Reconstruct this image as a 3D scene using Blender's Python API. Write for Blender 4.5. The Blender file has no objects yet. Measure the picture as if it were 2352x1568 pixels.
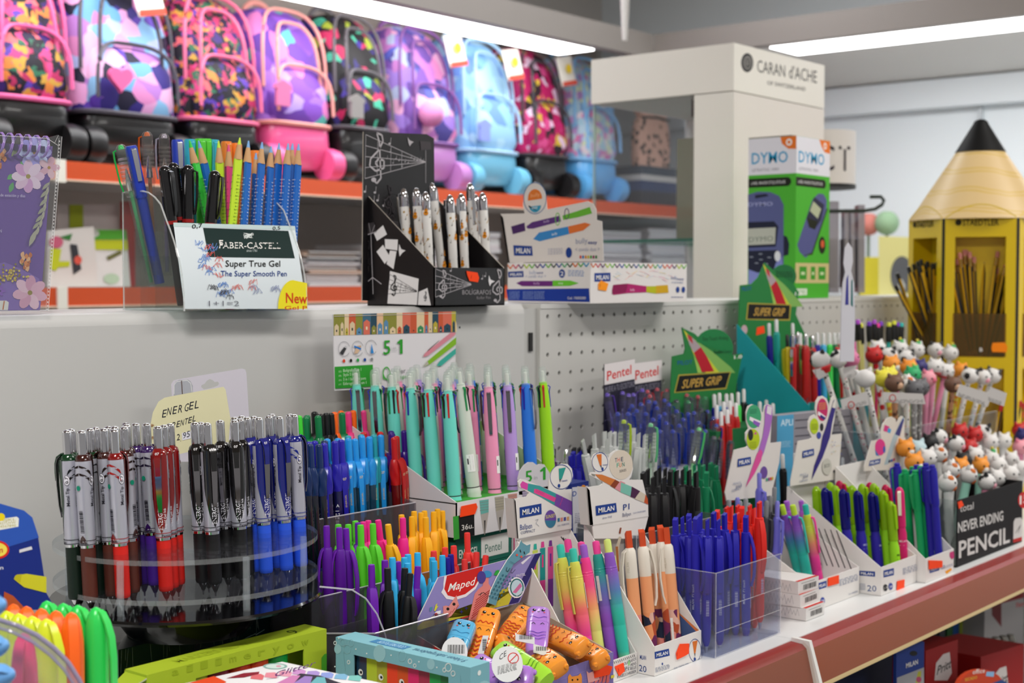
import bpy, math, random
from mathutils import Vector as V, Matrix as MX
random.seed(7)
S = bpy.context.scene
COL = S.collection
R = math.radians
# ---------------------------------------------------------------- camera, world, light, exposure
ZC = 1.45                      # camera height; the shop is laid out in metres around the gondola panel at Y = 0
CAM = V((-1.464, -1.141, ZC))
YAW, PITCH, F = R(39.3), R(2.44), 3267.0
FW0 = V((math.cos(YAW), math.sin(YAW), 0)); RT = V((math.sin(YAW), -math.cos(YAW), 0))
FWD = FW0 * math.cos(PITCH) - V((0, 0, 1)) * math.sin(PITCH)
UP = FW0 * math.sin(PITCH) + V((0, 0, 1)) * math.cos(PITCH)
cd = bpy.data.cameras.new('camera'); cam = bpy.data.objects.new('camera', cd); COL.objects.link(cam)
cd.sensor_width = 36; cd.lens = F * 36 / 2352; cd.clip_start = .02
cam.matrix_world = MX(((RT.x, UP.x, -FWD.x, CAM.x), (RT.y, UP.y, -FWD.y, CAM.y), (RT.z, UP.z, -FWD.z, CAM.z), (0, 0, 0, 1)))
cd.dof.use_dof = True; cd.dof.focus_distance = 1.24; cd.dof.aperture_fstop = 9.5
S.camera = cam
S.cycles.transparent_max_bounces = 40; S.cycles.sample_clamp_indirect = 4
S.view_settings.view_transform = 'Standard'; S.view_settings.look = 'None'
S.view_settings.exposure = 0.0; S.view_settings.gamma = 1; S.view_settings.use_curve_mapping = False
w = bpy.data.worlds.new('shop_ambient'); S.world = w; w.use_nodes = True  # even ambient background, stands in for soft light from the unseen shop
w.node_tree.nodes['Background'].inputs[0].default_value = (1, .97, .95, 1)
w.node_tree.nodes['Background'].inputs[1].default_value = .30
def area(name, loc, sx, sy, power, col=(1, .97, .93), rot=(0, 0, 0)):
    l = bpy.data.lights.new(name, 'AREA'); l.shape = 'RECTANGLE'; l.size = sx; l.size_y = sy; l.energy = power; l.color = col
    o = bpy.data.objects.new(name, l); o.location = loc; o.rotation_euler = rot; COL.objects.link(o)
area('ceiling_lamp', (-1.55, -.95, 2.62), .5, .2, 29)
area('ceiling_lamp', (.9, -1.15, 2.62), 1.2, .3, 25)
area('ceiling_lamp', (-.6, -2.6, 2.62), 1.2, .3, 22)
area('ceiling_lamp', (1.0, .85, 2.62), 2.4, .3, 22, (.95, .97, 1))
# ---------------------------------------------------------------- pixel -> point on a real plane
def ray(px, py): return (FWD + RT * ((px - 1176) / F) + UP * ((784 - py) / F))
def P(px, py, X=None, Y=None, z=None, d=None):
    r = ray(px, py)
    if X is not None: t = (X - CAM.x) / r.x
    elif Y is not None: t = (Y - CAM.y) / r.y
    elif z is not None: t = (z - CAM.z) / r.z
    else: t = d
    return CAM + r * t
def PX(p):
    q = p - CAM; zz = q.dot(FWD)
    return 1176 + F * q.dot(RT) / zz, 784 - F * q.dot(UP) / zz, zz
# ---------------------------------------------------------------- materials
def lin(c): return tuple((x / 12.92 if x <= .04045 else ((x + .055) / 1.055) ** 2.4) for x in c)
def rgb(h): h = h.lstrip('#'); return lin(tuple(int(h[i:i + 2], 16) / 255 for i in (0, 2, 4))) + (1,)
MATS = {}
def mat(h, rough=.4, metal=0., spec=.5, tr=0., emit=0., coat=0.):
    k = (h, rough, metal, spec, tr, emit, coat)
    if k in MATS: return MATS[k]
    m = bpy.data.materials.new('m_' + h.strip('#')); m.use_nodes = True; b = m.node_tree.nodes['Principled BSDF']
    b.inputs['Base Color'].default_value = rgb(h); b.inputs['Roughness'].default_value = rough; b.inputs['Metallic'].default_value = metal
    b.inputs['Specular IOR Level'].default_value = spec; b.inputs['Coat Weight'].default_value = coat
    b.inputs['Transmission Weight'].default_value = tr
    if emit: b.inputs['Emission Color'].default_value = rgb(h); b.inputs['Emission Strength'].default_value = emit
    MATS[k] = m; return m
def pap(h): return mat(h, .65, 0, .25)          # printed card
def ink(h): return mat(h, .6, 0, .2)
def pla(h): return mat(h, .28)                   # glossy plastic
def rub(h): return mat(h, .5, 0, .35)            # soft-touch
CHROME = mat('#d8d8dc', .08, 1)
STEEL = mat('#b9bbc4', .3, .75)
def clear(tint='#f4f6f8', op=.06, gloss=.04, refl=.4):
    k = ('clear', tint, op, gloss, refl)
    if k in MATS: return MATS[k]
    m = bpy.data.materials.new('clear_plastic'); m.use_nodes = True; nt = m.node_tree; N = nt.nodes; L = nt.links
    N.clear(); out = N.new('ShaderNodeOutputMaterial'); t = N.new('ShaderNodeBsdfTransparent'); g = N.new('ShaderNodeBsdfGlossy'); d = N.new('ShaderNodeBsdfDiffuse')
    t.inputs[0].default_value = rgb(tint); d.inputs[0].default_value = rgb(tint); g.inputs['Roughness'].default_value = gloss
    m1 = N.new('ShaderNodeMixShader'); m2 = N.new('ShaderNodeMixShader'); lw = N.new('ShaderNodeLayerWeight'); lw.inputs[0].default_value = .5; pw = N.new('ShaderNodeMath'); pw.operation = 'POWER'; pw.inputs[1].default_value = 5; mr = N.new('ShaderNodeMath'); mr.operation = 'MULTIPLY_ADD'; mr.inputs[1].default_value = refl; mr.inputs[2].default_value = .025; L.new(lw.outputs['Facing'], pw.inputs[0]); L.new(pw.outputs[0], mr.inputs[0])
    m1.inputs[0].default_value = op; L.new(t.outputs[0], m1.inputs[1]); L.new(d.outputs[0], m1.inputs[2])
    L.new(mr.outputs[0], m2.inputs[0]); L.new(m1.outputs[0], m2.inputs[1]); L.new(g.outputs[0], m2.inputs[2]); L.new(m2.outputs[0], out.inputs[0])
    MATS[k] = m; return m
def nodemat(key, rough=.5, spec=.35):
    m = bpy.data.materials.new(key); m.use_nodes = True; b = m.node_tree.nodes['Principled BSDF']
    b.inputs['Roughness'].default_value = rough; b.inputs['Specular IOR Level'].default_value = spec
    tc = m.node_tree.nodes.new('ShaderNodeTexCoord'); return m, m.node_tree.nodes, m.node_tree.links, b, tc
def ramp(N, stops, interp='CONSTANT'):
    r = N.new('ShaderNodeValToRGB'); r.color_ramp.interpolation = interp; e = r.color_ramp.elements
    while len(e) > 1: e.remove(e[-1])
    e[0].position = stops[0][0]; e[0].color = rgb(stops[0][1])
    for p, h in stops[1:]: x = e.new(p); x.color = rgb(h)
    return r
def gradmat(stops, z0, z1, rough=.35):           # a thing's own printed colour run along its length
    k = ('grad', str(stops), z0, z1)
    if k in MATS: return MATS[k]
    m, N, L, b, tc = nodemat('two_tone_plastic', rough)
    s = N.new('ShaderNodeSeparateXYZ'); mr = N.new('ShaderNodeMapRange'); mr.inputs[1].default_value = z0; mr.inputs[2].default_value = z1
    r = ramp(N, stops, 'LINEAR'); L.new(tc.outputs['Object'], s.inputs[0]); L.new(s.outputs['Z'], mr.inputs[0]); L.new(mr.outputs[0], r.inputs[0]); L.new(r.outputs[0], b.inputs['Base Color'])
    MATS[k] = m; return m
def patch(cols, scale, seed=0., rough=.5, metric='EUCLIDEAN', warp=.0, sz=1.):   # patchwork print
    k = ('patch', str(cols), scale, seed, warp, sz)
    if k in MATS: return MATS[k]
    m, N, L, b, tc = nodemat('printed_pattern', rough)
    mp = N.new('ShaderNodeMapping'); mp.inputs['Location'].default_value = (seed, seed * .7, seed * 1.3); mp.inputs['Scale'].default_value = (1, 1, sz)
    vo = N.new('ShaderNodeTexVoronoi'); vo.inputs['Scale'].default_value = scale; vo.distance = metric
    L.new(tc.outputs['Object'], mp.inputs[0])
    if warp:
        nz = N.new('ShaderNodeTexNoise'); nz.inputs['Scale'].default_value = scale * .6; L.new(mp.outputs[0], nz.inputs[0])
        vm = N.new('ShaderNodeVectorMath'); vm.operation = 'MULTIPLY_ADD'; vm.inputs[1].default_value = (warp,) * 3
        L.new(nz.outputs['Color'], vm.inputs[0]); L.new(mp.outputs[0], vm.inputs[2]); L.new(vm.outputs[0], vo.inputs['Vector'])
    else: L.new(mp.outputs[0], vo.inputs['Vector'])
    sp = N.new('ShaderNodeSeparateColor'); L.new(vo.outputs['Color'], sp.inputs[0])
    r = ramp(N, [(i / len(cols), c) for i, c in enumerate(cols)]); L.new(sp.outputs[0], r.inputs[0]); L.new(r.outputs[0], b.inputs['Base Color'])
    MATS[k] = m; return m
def speck(base, dot, scale, size=.35, dot2=None):  # little dots on a ground
    k = ('speck', base, dot, scale, size, dot2)
    if k in MATS: return MATS[k]
    m, N, L, b, tc = nodemat('dotted_print', .4)
    vo = N.new('ShaderNodeTexVoronoi'); vo.inputs['Scale'].default_value = scale; L.new(tc.outputs['Object'], vo.inputs['Vector'])
    lt = N.new('ShaderNodeMath'); lt.operation = 'LESS_THAN'; lt.inputs[1].default_value = size; L.new(vo.outputs['Distance'], lt.inputs[0])
    mx = N.new('ShaderNodeMix'); mx.data_type = 'RGBA'; mx.inputs[6].default_value = rgb(base); mx.inputs[7].default_value = rgb(dot)
    if dot2:
        sp = N.new('ShaderNodeSeparateColor'); L.new(vo.outputs['Color'], sp.inputs[0]); r = ramp(N, [(0, dot), (.5, dot2)]); L.new(sp.outputs[0], r.inputs[0]); L.new(r.outputs[0], mx.inputs[7])
    L.new(lt.outputs[0], mx.inputs[0]); L.new(mx.outputs[2], b.inputs['Base Color'])
    MATS[k] = m; return m
# ---------------------------------------------------------------- mesh builder
GLY = {}
def glyphs(s, bold):
    k = (s, bold)
    if k not in GLY:
        c = bpy.data.curves.new('t', 'FONT'); c.body = s; c.size = 1; c.resolution_u = 2; c.offset = bold
        o = bpy.data.objects.new('t', c); COL.objects.link(o); dg = bpy.context.evaluated_depsgraph_get()
        me = bpy.data.meshes.new_from_object(o.evaluated_get(dg)); vs = [(v.co.x, v.co.y) for v in me.vertices]; fs = [tuple(p.vertices) for p in me.polygons]
        bpy.data.objects.remove(o); bpy.data.curves.remove(c); bpy.data.meshes.remove(me)
        x0 = min(v[0] for v in vs); x1 = max(v[0] for v in vs); GLY[k] = ([((x - x0) / .72, y / .72) for x, y in vs], fs, (x1 - x0) / .72)
    return GLY[k]
class MB:
    def __init__(s): s.v = []; s.f = []; s.m = []; s.ms = []; s.sm = []
    def mi(s, m):
        if m not in s.ms: s.ms.append(m)
        return s.ms.index(m)
    def face(s, pts, m, sm=False):
        i = len(s.v); s.v += [V(p) for p in pts]; s.f.append(tuple(range(i, i + len(pts)))); s.m.append(s.mi(m)); s.sm.append(sm)
    def idx(s, ids, m, sm=True): s.f.append(tuple(ids)); s.m.append(s.mi(m)); s.sm.append(sm)
    def loft(s, rings, m, closed=True, cap0=True, cap1=True, sm=True):
        n = len(rings[0]); b = len(s.v)
        for r in rings: s.v += [V(p) for p in r]
        for i in range(len(rings) - 1):
            mm = m[i] if isinstance(m, (list, tuple)) else m
            for j in range(n if closed else n - 1):
                k = (j + 1) % n; s.idx((b + i * n + j, b + i * n + k, b + (i + 1) * n + k, b + (i + 1) * n + j), mm, sm)
        m0 = m[0] if isinstance(m, (list, tuple)) else m; m1 = m[-1] if isinstance(m, (list, tuple)) else m
        if cap0: s.idx([b + j for j in range(n)][::-1], m0, False)
        if cap1: s.idx([b + (len(rings) - 1) * n + j for j in range(n)], m1, False)
    def lathe(s, prof, m, n=14, o=(0, 0, 0), sx=1, sy=1, T=None, ph=0.):
        rings = []
        for r, z in prof:
            ring = [V((o[0] + r * sx * math.cos(2 * math.pi * j / n + ph), o[1] + r * sy * math.sin(2 * math.pi * j / n + ph), o[2] + z)) for j in range(n)]
            rings.append([T @ p for p in ring] if T else ring)
        s.loft(rings, m)
    def box(s, a, b, m, T=None):
        x0, y0, z0 = a; x1, y1, z1 = b
        c = [V(p) for p in ((x0, y0, z0), (x1, y0, z0), (x1, y1, z0), (x0, y1, z0), (x0, y0, z1), (x1, y0, z1), (x1, y1, z1), (x0, y1, z1))]
        if T: c = [T @ p for p in c]
        for f in ((3, 2, 1, 0), (4, 5, 6, 7), (0, 1, 5, 4), (1, 2, 6, 5), (2, 3, 7, 6), (3, 0, 4, 7)): s.face([c[i] for i in f], m)
    def ext(s, pts, off, m, ms=None):           # outline extruded by a vector
        a = [V(p) for p in pts]; b = [p + off for p in a]; n = len(a)
        s.face(a, m); s.face(b[::-1], ms or m)
        for i in range(n): s.face((a[i], b[i], b[(i + 1) % n], a[(i + 1) % n]), ms or m)
    def tube(s, path, r, m, n=8, closed=False):
        path = [V(p) for p in path]; rings = []; N = len(path); up = V((.31, .17, .93))
        for i, p in enumerate(path):
            t = ((path[(i + 1) % N] if closed or i < N - 1 else p) - (path[i - 1] if closed or i > 0 else p)).normalized()
            a = t.cross(up).normalized(); b = t.cross(a); rr = r[i] if isinstance(r, list) else r
            rings.append([p + (a * math.cos(2 * math.pi * j / n) + b * math.sin(2 * math.pi * j / n)) * rr for j in range(n)])
        if closed: rings.append(rings[0])
        s.loft(rings, m, cap0=not closed, cap1=not closed)
    def strip(s, path, wd, th, m, off=(0, 0)):    # bar following a path in XZ, width along Y
        rings = []; N = len(path)
        for i, (x, z) in enumerate(path):
            a = path[max(i - 1, 0)]; b = path[min(i + 1, N - 1)]; t = V((b[0] - a[0], 0, b[1] - a[1])).normalized(); nn = V((t.z, 0, -t.x)) * th * .5
            ww = (wd[i] if isinstance(wd, list) else wd) * .5; p = V((x, 0, z))
            rings.append([p + nn + V((0, ww * .75, 0)), p + nn * .3 + V((0, ww, 0)), p - nn + V((0, ww, 0)), p - nn - V((0, ww, 0)), p + nn * .3 - V((0, ww, 0)), p + nn - V((0, ww * .75, 0))])
        s.loft(rings, m)
    def ball(s, c, r, m, n=12, sx=1, sy=1, sz=1, T=None):
        rings = []
        for i in range(1, n):
            a = math.pi * i / n - math.pi / 2
            ring = [V((r * sx * math.cos(a) * math.cos(2 * math.pi * j / (2 * n)), r * sy * math.cos(a) * math.sin(2 * math.pi * j / (2 * n)), r * sz * math.sin(a))) for j in range(2 * n)]
            rings.append([(T @ p if T else p) + V(c) for p in ring])
        s.loft(rings, m)
    def mesh(s, name, org=V((0, 0, 0)), ang=35):
        me = bpy.data.meshes.new(name); me.from_pydata([tuple(p - org) for p in s.v], [], s.f)
        for m in s.ms: me.materials.append(m)
        me.polygons.foreach_set('material_index', s.m); me.polygons.foreach_set('use_smooth', s.sm)
        me.set_sharp_from_angle(angle=R(ang)); me.update(); return me
class Pl:                                        # a plane in the shop: origin, axes; q() finds where a photo pixel meets it
    def __init__(s, o, ux, uy): s.o = V(o); s.ux = V(ux).normalized(); s.uy = V(uy).normalized(); s.n = s.ux.cross(s.uy).normalized()
    def at(s, a, b, off=0): return s.o + s.ux * a + s.uy * b + s.n * off
    def q(s, px, py):
        r = ray(px, py); t = (s.o - CAM).dot(s.n) / r.dot(s.n); p = CAM + r * t - s.o; g = s.ux.dot(s.uy); a = p.dot(s.ux); b = p.dot(s.uy); k = 1 - g * g
        return ((a - g * b) / k, (b - g * a) / k)
    def w(s, px, py, off=0): return s.at(*s.q(px, py), off)
class Cy:                                        # wrap around a pen barrel: a = arc length, b = height
    def __init__(s, r, a0=0, x0=0, y0=0): s.r = r; s.a0 = a0; s.x0 = x0; s.y0 = y0
    def at(s, a, b, off=0): r = s.r(b) if callable(s.r) else s.r; t = s.a0 + a / r; return V((s.x0 + (r + off) * math.cos(t), s.y0 + (r + off) * math.sin(t), b))
class Ink:                                       # print laid on a surface, a hair thick
    def __init__(s, mb, sf, o=.00015, step=.000012): s.mb = mb; s.sf = sf; s.o = max(o, .0003) if isinstance(sf, Cy) else min(o, .0002) if o < .0005 else o; s.st = min(step, .000012)
    def up(s): s.o += s.st; return s.o
    def poly(s, pts, m): o = s.up(); s.mb.face([s.sf.at(a, b, o) for a, b in pts], m)
    def rect(s, a, b, c, d, m): s.poly(((a, b), (c, b), (c, d), (a, d)), m)
    def circ(s, a, b, r, m, ry=None, n=22): s.poly([(a + r * math.cos(2 * math.pi * i / n), b + (ry or r) * math.sin(2 * math.pi * i / n)) for i in range(n)], m)
    def ring(s, a, b, r, wd, m, ry=None, n=26): s.line([(a + r * math.cos(2 * math.pi * i / n), b + (ry or r) * math.sin(2 * math.pi * i / n)) for i in range(n + 1)], wd, m)
    def line(s, pts, wd, m):
        o = s.up()
        for (a, b), (c, d) in zip(pts, pts[1:]):
            l = math.hypot(c - a, d - b)
            if l < 1e-7: continue
            x, y = -(d - b) / l * wd / 2, (c - a) / l * wd / 2
            s.mb.face([s.sf.at(*p, o) for p in ((a + x, b + y), (a - x, b - y), (c - x, d - y), (c + x, d + y))], m)
    def sweep(s, rows, m, n=6):                   # rows of (b, a0, a1)
        o = s.up(); pts = [[s.sf.at(a0 + (a1 - a0) * i / n, b, o) for i in range(n + 1)] for b, a0, a1 in rows]
        s.mb.loft(pts, m, closed=False, cap0=False, cap1=False)
    def text(s, t, a, b, h, m, w=None, dx=(1, 0), dy=None, bold=0., shear=0., mid=False):
        vs, fs, tw = glyphs(t, round(bold * .4, 4)); kx = (w / tw) if w else h; dy = dy or (-dx[1], dx[0]); o = s.up()
        if mid: a -= dx[0] * kx * tw / 2; b -= dx[1] * kx * tw / 2
        pts = [s.sf.at(a + dx[0] * (x * kx + shear * y * h) + dy[0] * y * h, b + dx[1] * (x * kx + shear * y * h) + dy[1] * y * h, o) for x, y in vs]
        i = len(s.mb.v); s.mb.v += pts
        for f in fs: s.mb.idx([i + k for k in f], m, False)
    # the same, from photo pixels on a Pl
    def qp(s, pts): return [s.sf.q(*p) for p in pts]
    def polyp(s, pts, m): s.poly(s.qp(pts), m)
    def linep(s, pts, wpx, m): s.line(s.qp(pts), wpx * (s.sf.o - CAM).dot(FWD) / F, m)
    def circp(s, x, y, rx, ry, m, n=24): s.poly(s.qp([(x + rx * math.cos(2 * math.pi * i / n), y - ry * math.sin(2 * math.pi * i / n)) for i in range(n)]), m)
    def ringp(s, x, y, rx, ry, wpx, m, n=26, a0=0, a1=360): s.linep([(x + rx * math.cos(R(a0 + (a1 - a0) * i / n)), y - ry * math.sin(R(a0 + (a1 - a0) * i / n))) for i in range(n + 1)], wpx, m)
    def textp(s, t, ax, ay, bx, by, hp, m, bold=0., lean=0.):
        a = s.sf.q(ax, ay); b = s.sf.q(bx, by); c = s.sf.q(ax + lean, ay - hp); w_ = math.hypot(b[0] - a[0], b[1] - a[1])
        dx = ((b[0] - a[0]) / w_, (b[1] - a[1]) / w_); h = math.hypot(c[0] - a[0], c[1] - a[1]); dy = ((c[0] - a[0]) / h, (c[1] - a[1]) / h)
        s.text(t, a[0], a[1], h, m, w_, dx, dy, bold)
    def smallp(s, x0, y0, x1, y1, n, m, wpx=1.6):   # lines of fine print, as rows of short words
        rnd = random.Random(int(x0 * 7 + y0))
        for i in range(n):
            t = 0.
            while t < .96:
                l = min(rnd.uniform(.08, .22), 1 - t); yy = y0 + i * wpx * 2.4
                s.linep([(x0 + (x1 - x0) * t, yy + (y1 - y0) * t), (x0 + (x1 - x0) * (t + l), yy + (y1 - y0) * (t + l))], wpx, m); t += l + .05
    def barcode(s, a, b, w, h, m, vert=False, n=14):
        x = 0; rnd = random.Random(n)
        while x < w:
            l = rnd.choice((.02, .03, .05)) * w
            if vert: s.rect(a, b + x, a + h, b + x + l, m)
            else: s.rect(a + x, b, a + x + l, b + h, m)
            x += l + rnd.choice((.025, .04)) * w; s.o -= s.st
# ---------------------------------------------------------------- objects
LAB = []
def thing(name, label, cat, loc=(0, 0, 0), group=None, mxw=None, num=None):
    o = bpy.data.objects.new(name, None); COL.objects.link(o); o.empty_display_size = .02
    if mxw is not None: o.matrix_world = mxw
    else: o.location = loc
    o['category'] = cat
    if group: o['group'] = group
    LAB.append((o, label)); o['label'] = label
    return o
def part(name, mb, parent, label=None, ang=35):
    root = parent
    while root.parent: root = root.parent
    o = bpy.data.objects.new(name, mb.mesh(name, root.location, ang)); COL.objects.link(o); o.parent = parent
    if label: o['label'] = label
    return o
def struct(name, mb):
    o = bpy.data.objects.new(name, mb.mesh(name)); COL.objects.link(o); o['kind'] = 'structure'; return o
def solo(name, mb, label, cat, org, group=None, ang=35):    # a thing that is one mesh
    org = V(org); o = bpy.data.objects.new(name, mb.mesh(name, org, ang)); o.location = org; COL.objects.link(o)
    o['category'] = cat; o['label'] = label
    if group: o['group'] = group
    LAB.append((o, label)); return o
ORD = 'first second third fourth fifth sixth seventh eighth ninth tenth eleventh twelfth'.split()
def finish_labels():
    bpy.context.view_layer.update(); by = {}
    for o, l in LAB: by.setdefault(l, []).append(o)
    for l, os_ in by.items():
        n = len(os_)
        if n == 1: continue
        if n <= 12:
            os_.sort(key=lambda o: PX(o.matrix_world.translation)[0])
            for i, o in enumerate(os_): o['label'] = l + ', ' + ORD[i] + ' from calendar end'
        else:
            for o in os_:
                if not o.get('group'): o['group'] = l
def frame(bottom, up, face):                      # pen matrix: z along the pen, x (clip side) towards face
    z = V(up).normalized(); x = V(face); x = (x - z * x.dot(z)).normalized(); y = z.cross(x)
    return MX(((x.x, y.x, z.x, bottom.x), (x.y, y.y, z.y, bottom.y), (x.z, y.z, z.z, bottom.z), (0, 0, 0, 1)))
def facing(deg):                                   # 0 = towards the camera, positive = turned to the viewer's right
    a = R(deg); return -FW0 * math.cos(a) + RT * math.sin(a)
PROTO = {}
def stick(kind, col, bottom, up, face, label, cat='pen', group=None, name=None):
    k = (kind, col)
    if k not in PROTO: PROTO[k] = BUILD[kind](col)
    nm, L, parts = PROTO[k]
    t = thing(name or nm, label, cat, mxw=frame(V(bottom), up, face), group=group)
    for it in parts:
        o = bpy.data.objects.new(it[0], it[1]); COL.objects.link(o); o.parent = t
        if len(it) > 2: o['label'] = it[2]
    return t
def relax(pts, dmin, it=60):                       # keep neighbours apart, moving them along the line of sight
    pts = [V(p) for p in pts]
    for _ in range(it):
        for i in range(len(pts)):
            for j in range(i):
                d = pts[i] - pts[j]; d.z = 0; l = d.length
                dm = dmin[i] if isinstance(dmin, list) else dmin
                if l < dm:
                    v = pts[i] - CAM; v.z = 0; v.normalize(); s = 1 if d.dot(v) >= 0 else -1; k = (dm - l) * .35 + .0002
                    pts[i] += v * s * k; pts[j] -= v * s * k
    return pts
# ================================================================ the room
def slab(name, a, b, m): mb = MB(); mb.box(a, b, m); return struct(name, mb)
WALL = mat('#d9dadb', .7); WALLB = mat('#dfe6ea', .6)
slab('floor', (-4, -4, -.05), (3.2, 2.3, 0), mat('#8b8680', .5))
slab('ceiling', (-4, -4, 2.75), (3.2, 2.3, 2.8), mat('#c9bcb0', .8))
slab('wall_back', (-4, 2.032, 0), (3.2, 2.1, 2.75), mat('#c9c6c2', .8))
slab('wall_end', (2.95, -4, 0), (3.05, 2.032, 2.75), WALLB)
mb = MB(); mb.box((2.90, -4, 1.999), (2.95, 1.95, 2.088), WALLB); struct('trim_1', mb)
y3 = P(2255, 300, X=2.94).y; mb = MB(); mb.box((2.935, y3, .1), (2.95, y3 + .012, 1.998), mat('#c2c8cc', .6)); struct('trim_2', mb)
LAMP = mat('#ffffff', .5, emit=9)
def canopy(label, a, b, la, lb, fas, sec, run):             # lighting canopy over wall shelving: body + strip lamp under it
    t = thing('lighting_canopy', label, 'canopy', ((a[0] + b[0]) / 2, (a[1] + b[1]) / 2, a[2]))
    mb = MB(); mb.ext([V(p) for p in sec], run, mat('#d6d4d0', .6)); mb.box(*fas, mat('#8f8882', .6)); part('canopy_body', mb, t)
    mb = MB(); mb.box(la, lb, LAMP); part('strip_lamp', mb, t, 'glowing white strip lamp')
canopy('pale canopy with a long glowing strip lamp over the backpacks', (-3, 1.40, 2.150), (2.95, 2.02, 2.235), (-2.6, 1.40, 2.143), (2.03, 1.535, 2.150), ((-3, 1.36, 2.146), (2.29, 1.40, 2.22)), [(-3, 1.401, 2.20), (-3, 1.401, 2.22), (-3, 2.015, 2.37), (-3, 2.015, 2.34)], V((5.94, 0, 0)))
canopy('pale canopy with glowing strip lamp along the bright end wall', (2.33, -3.5, 2.150), (2.95, 1.36, 2.235), (2.33, -3.2, 2.143), (2.50, .97, 2.150), ((2.29, -3.5, 2.146), (2.33, 1.359, 2.22)), [(2.505, -3.5, 2.152), (2.331, -3.5, 2.1505), (2.331, -3.5, 2.22), (2.94, -3.5, 2.24), (2.94, -3.5, 2.0885)], V((0, 4.85, 0)))
mb = MB(); q = P(1435, 84, d=3.4); mb.lathe([(.006, -.01), (.008, .02), (.012, .1), (.02, .17), (.021, 2.75 - q.z)], mat('#d9d6d2', .5), o=q)
solo('ceiling_rod', mb, 'thin pale tapering rod hanging from the dark ceiling', 'rod', (q.x, q.y, 2.75))
# ---------------------------------------------------------------- wall shelving behind the gondola
WOOD = mat('#cf4f22', .38); WOODD = mat('#a93a18', .4)
def wallshelf(zt, label):
    t = thing('wall_shelf', label, 'shelf', (.6, 1.75, zt - .043))
    mb = MB(); mb.box((-3, 1.57, zt - .03), (2.9, 2.02, zt - .002), mat('#d8d4d0', .5)); part('shelf_board', mb, t)
    xj = P(137, 400, Y=1.55).x
    for k, (x0, x1) in enumerate(((-3, xj - .004), (xj + .008, 2.9))):
        mb = MB(); mb.box((x0, 1.55, zt - .043), (x1, 1.57, zt), WOOD); mb.box((x0, 1.548, zt - .043), (x1, 1.57, zt - .039), mat('#e8c9b0', .4)); part('price_rail', mb, t)
    mb = MB(); mb.box((xj - .012, 1.544, zt - .047), (xj + .012, 1.57, zt + .002), mat('#e9e6da', .4)); part('rail_joint', mb, t)
wallshelf(1.708, 'orange-fronted wall shelf carrying the row of backpacks')
wallshelf(1.4355, 'orange-fronted lower wall shelf carrying notebooks and pads')
mb = MB(); mb.box((-3, 2.0205, .3), (2.9, 2.03, 2.4), mat('#b8ada6', .7)); solo('shelving_backboard', mb, 'plain grey backboard of the wall shelving behind the notebooks', 'board', (0, 2.025, .3))
# ---------------------------------------------------------------- gondola
GREY = mat('#c6c6c4', .45); ZS = ZC - .38; ZL = ZC - .030
g = thing('gondola', 'grey metal gondola with smooth panel, pegboard panel and top ledge', 'shelving', (0, .09, 0))
mb = MB(); mb.box((-2.4, 0, .1), (-.045, .02, ZL - .012), GREY)
mb.loft([[(-2.4, 0 + y, ZL - .012 + z), (-.045, y, ZL - .012 + z)] for y, z in ((0, 0), (.001, .006), (.004, .0105), (.01, .012), (.03, .012))], GREY, closed=False, cap0=False, cap1=False)
part('back_panel', mb, g)
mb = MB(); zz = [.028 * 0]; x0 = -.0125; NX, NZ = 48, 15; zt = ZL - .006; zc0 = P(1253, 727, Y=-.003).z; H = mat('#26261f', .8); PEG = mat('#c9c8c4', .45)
for i in range(NX):
    for j in range(NZ):
        cx = i * .025; cz = zc0 - j * .025; a = .0125; up_ = (zt - cz) if j == 0 else a
        sq = []; ho = []
        for k in range(16):
            an = 2 * math.pi * k / 16; c_, s_ = math.cos(an), math.sin(an); m_ = max(abs(c_), abs(s_)); z_ = s_ / m_ * a
            if z_ > .012 and j == 0: z_ = up_
            sq.append(V((cx + c_ / m_ * a, -.003, cz + z_))); ho.append(V((cx + c_ * .0030, -.003, cz + s_ * .0030)))
        for k in range(16):
            l = (k + 1) % 16; mb.face((sq[k], ho[k], ho[l], sq[l])[::-1], PEG); mb.face((ho[k], ho[k] + V((0, .003, 0)), ho[l] + V((0, .003, 0)), ho[l])[::-1], PEG)
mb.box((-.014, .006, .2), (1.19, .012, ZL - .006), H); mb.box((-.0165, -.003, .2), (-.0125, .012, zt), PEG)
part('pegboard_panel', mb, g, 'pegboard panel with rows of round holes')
mb = MB(); mb.box((1.19, -.002, .2), (2.2, .014, zt), GREY); mb.box((-.045, .002, .1), (-.016, .014, ZL - .006), mat('#bdbdba', .4))
for z in (P(1222, 785, Y=0).z, P(1222, 905, Y=0).z): mb.box((-.0345, -.0006, z - .012), (-.028, .002, z + .012), mat('#1c1c1c', .7))
part('upright', mb, g)
mb = MB(); mb.box((-2.4, .028, ZL - .02), (2.2, .18, ZL), mat('#dcdcd8', .4)); mb.box((-.016, -.004, ZL - .006), (2.2, .03, ZL), mat('#d5d5d1', .4)); mb.box((-2.4, .16, .1), (2.2, .18, ZL - .02), GREY); part('top_ledge', mb, g)
SHELF = mat('#dfe1e1', .3)
xj = P(1833, 1478, Y=-.43).x
RAILF = mat('#8f4420', .38); RAILT = mat('#8c1f1a', .35)
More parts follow.
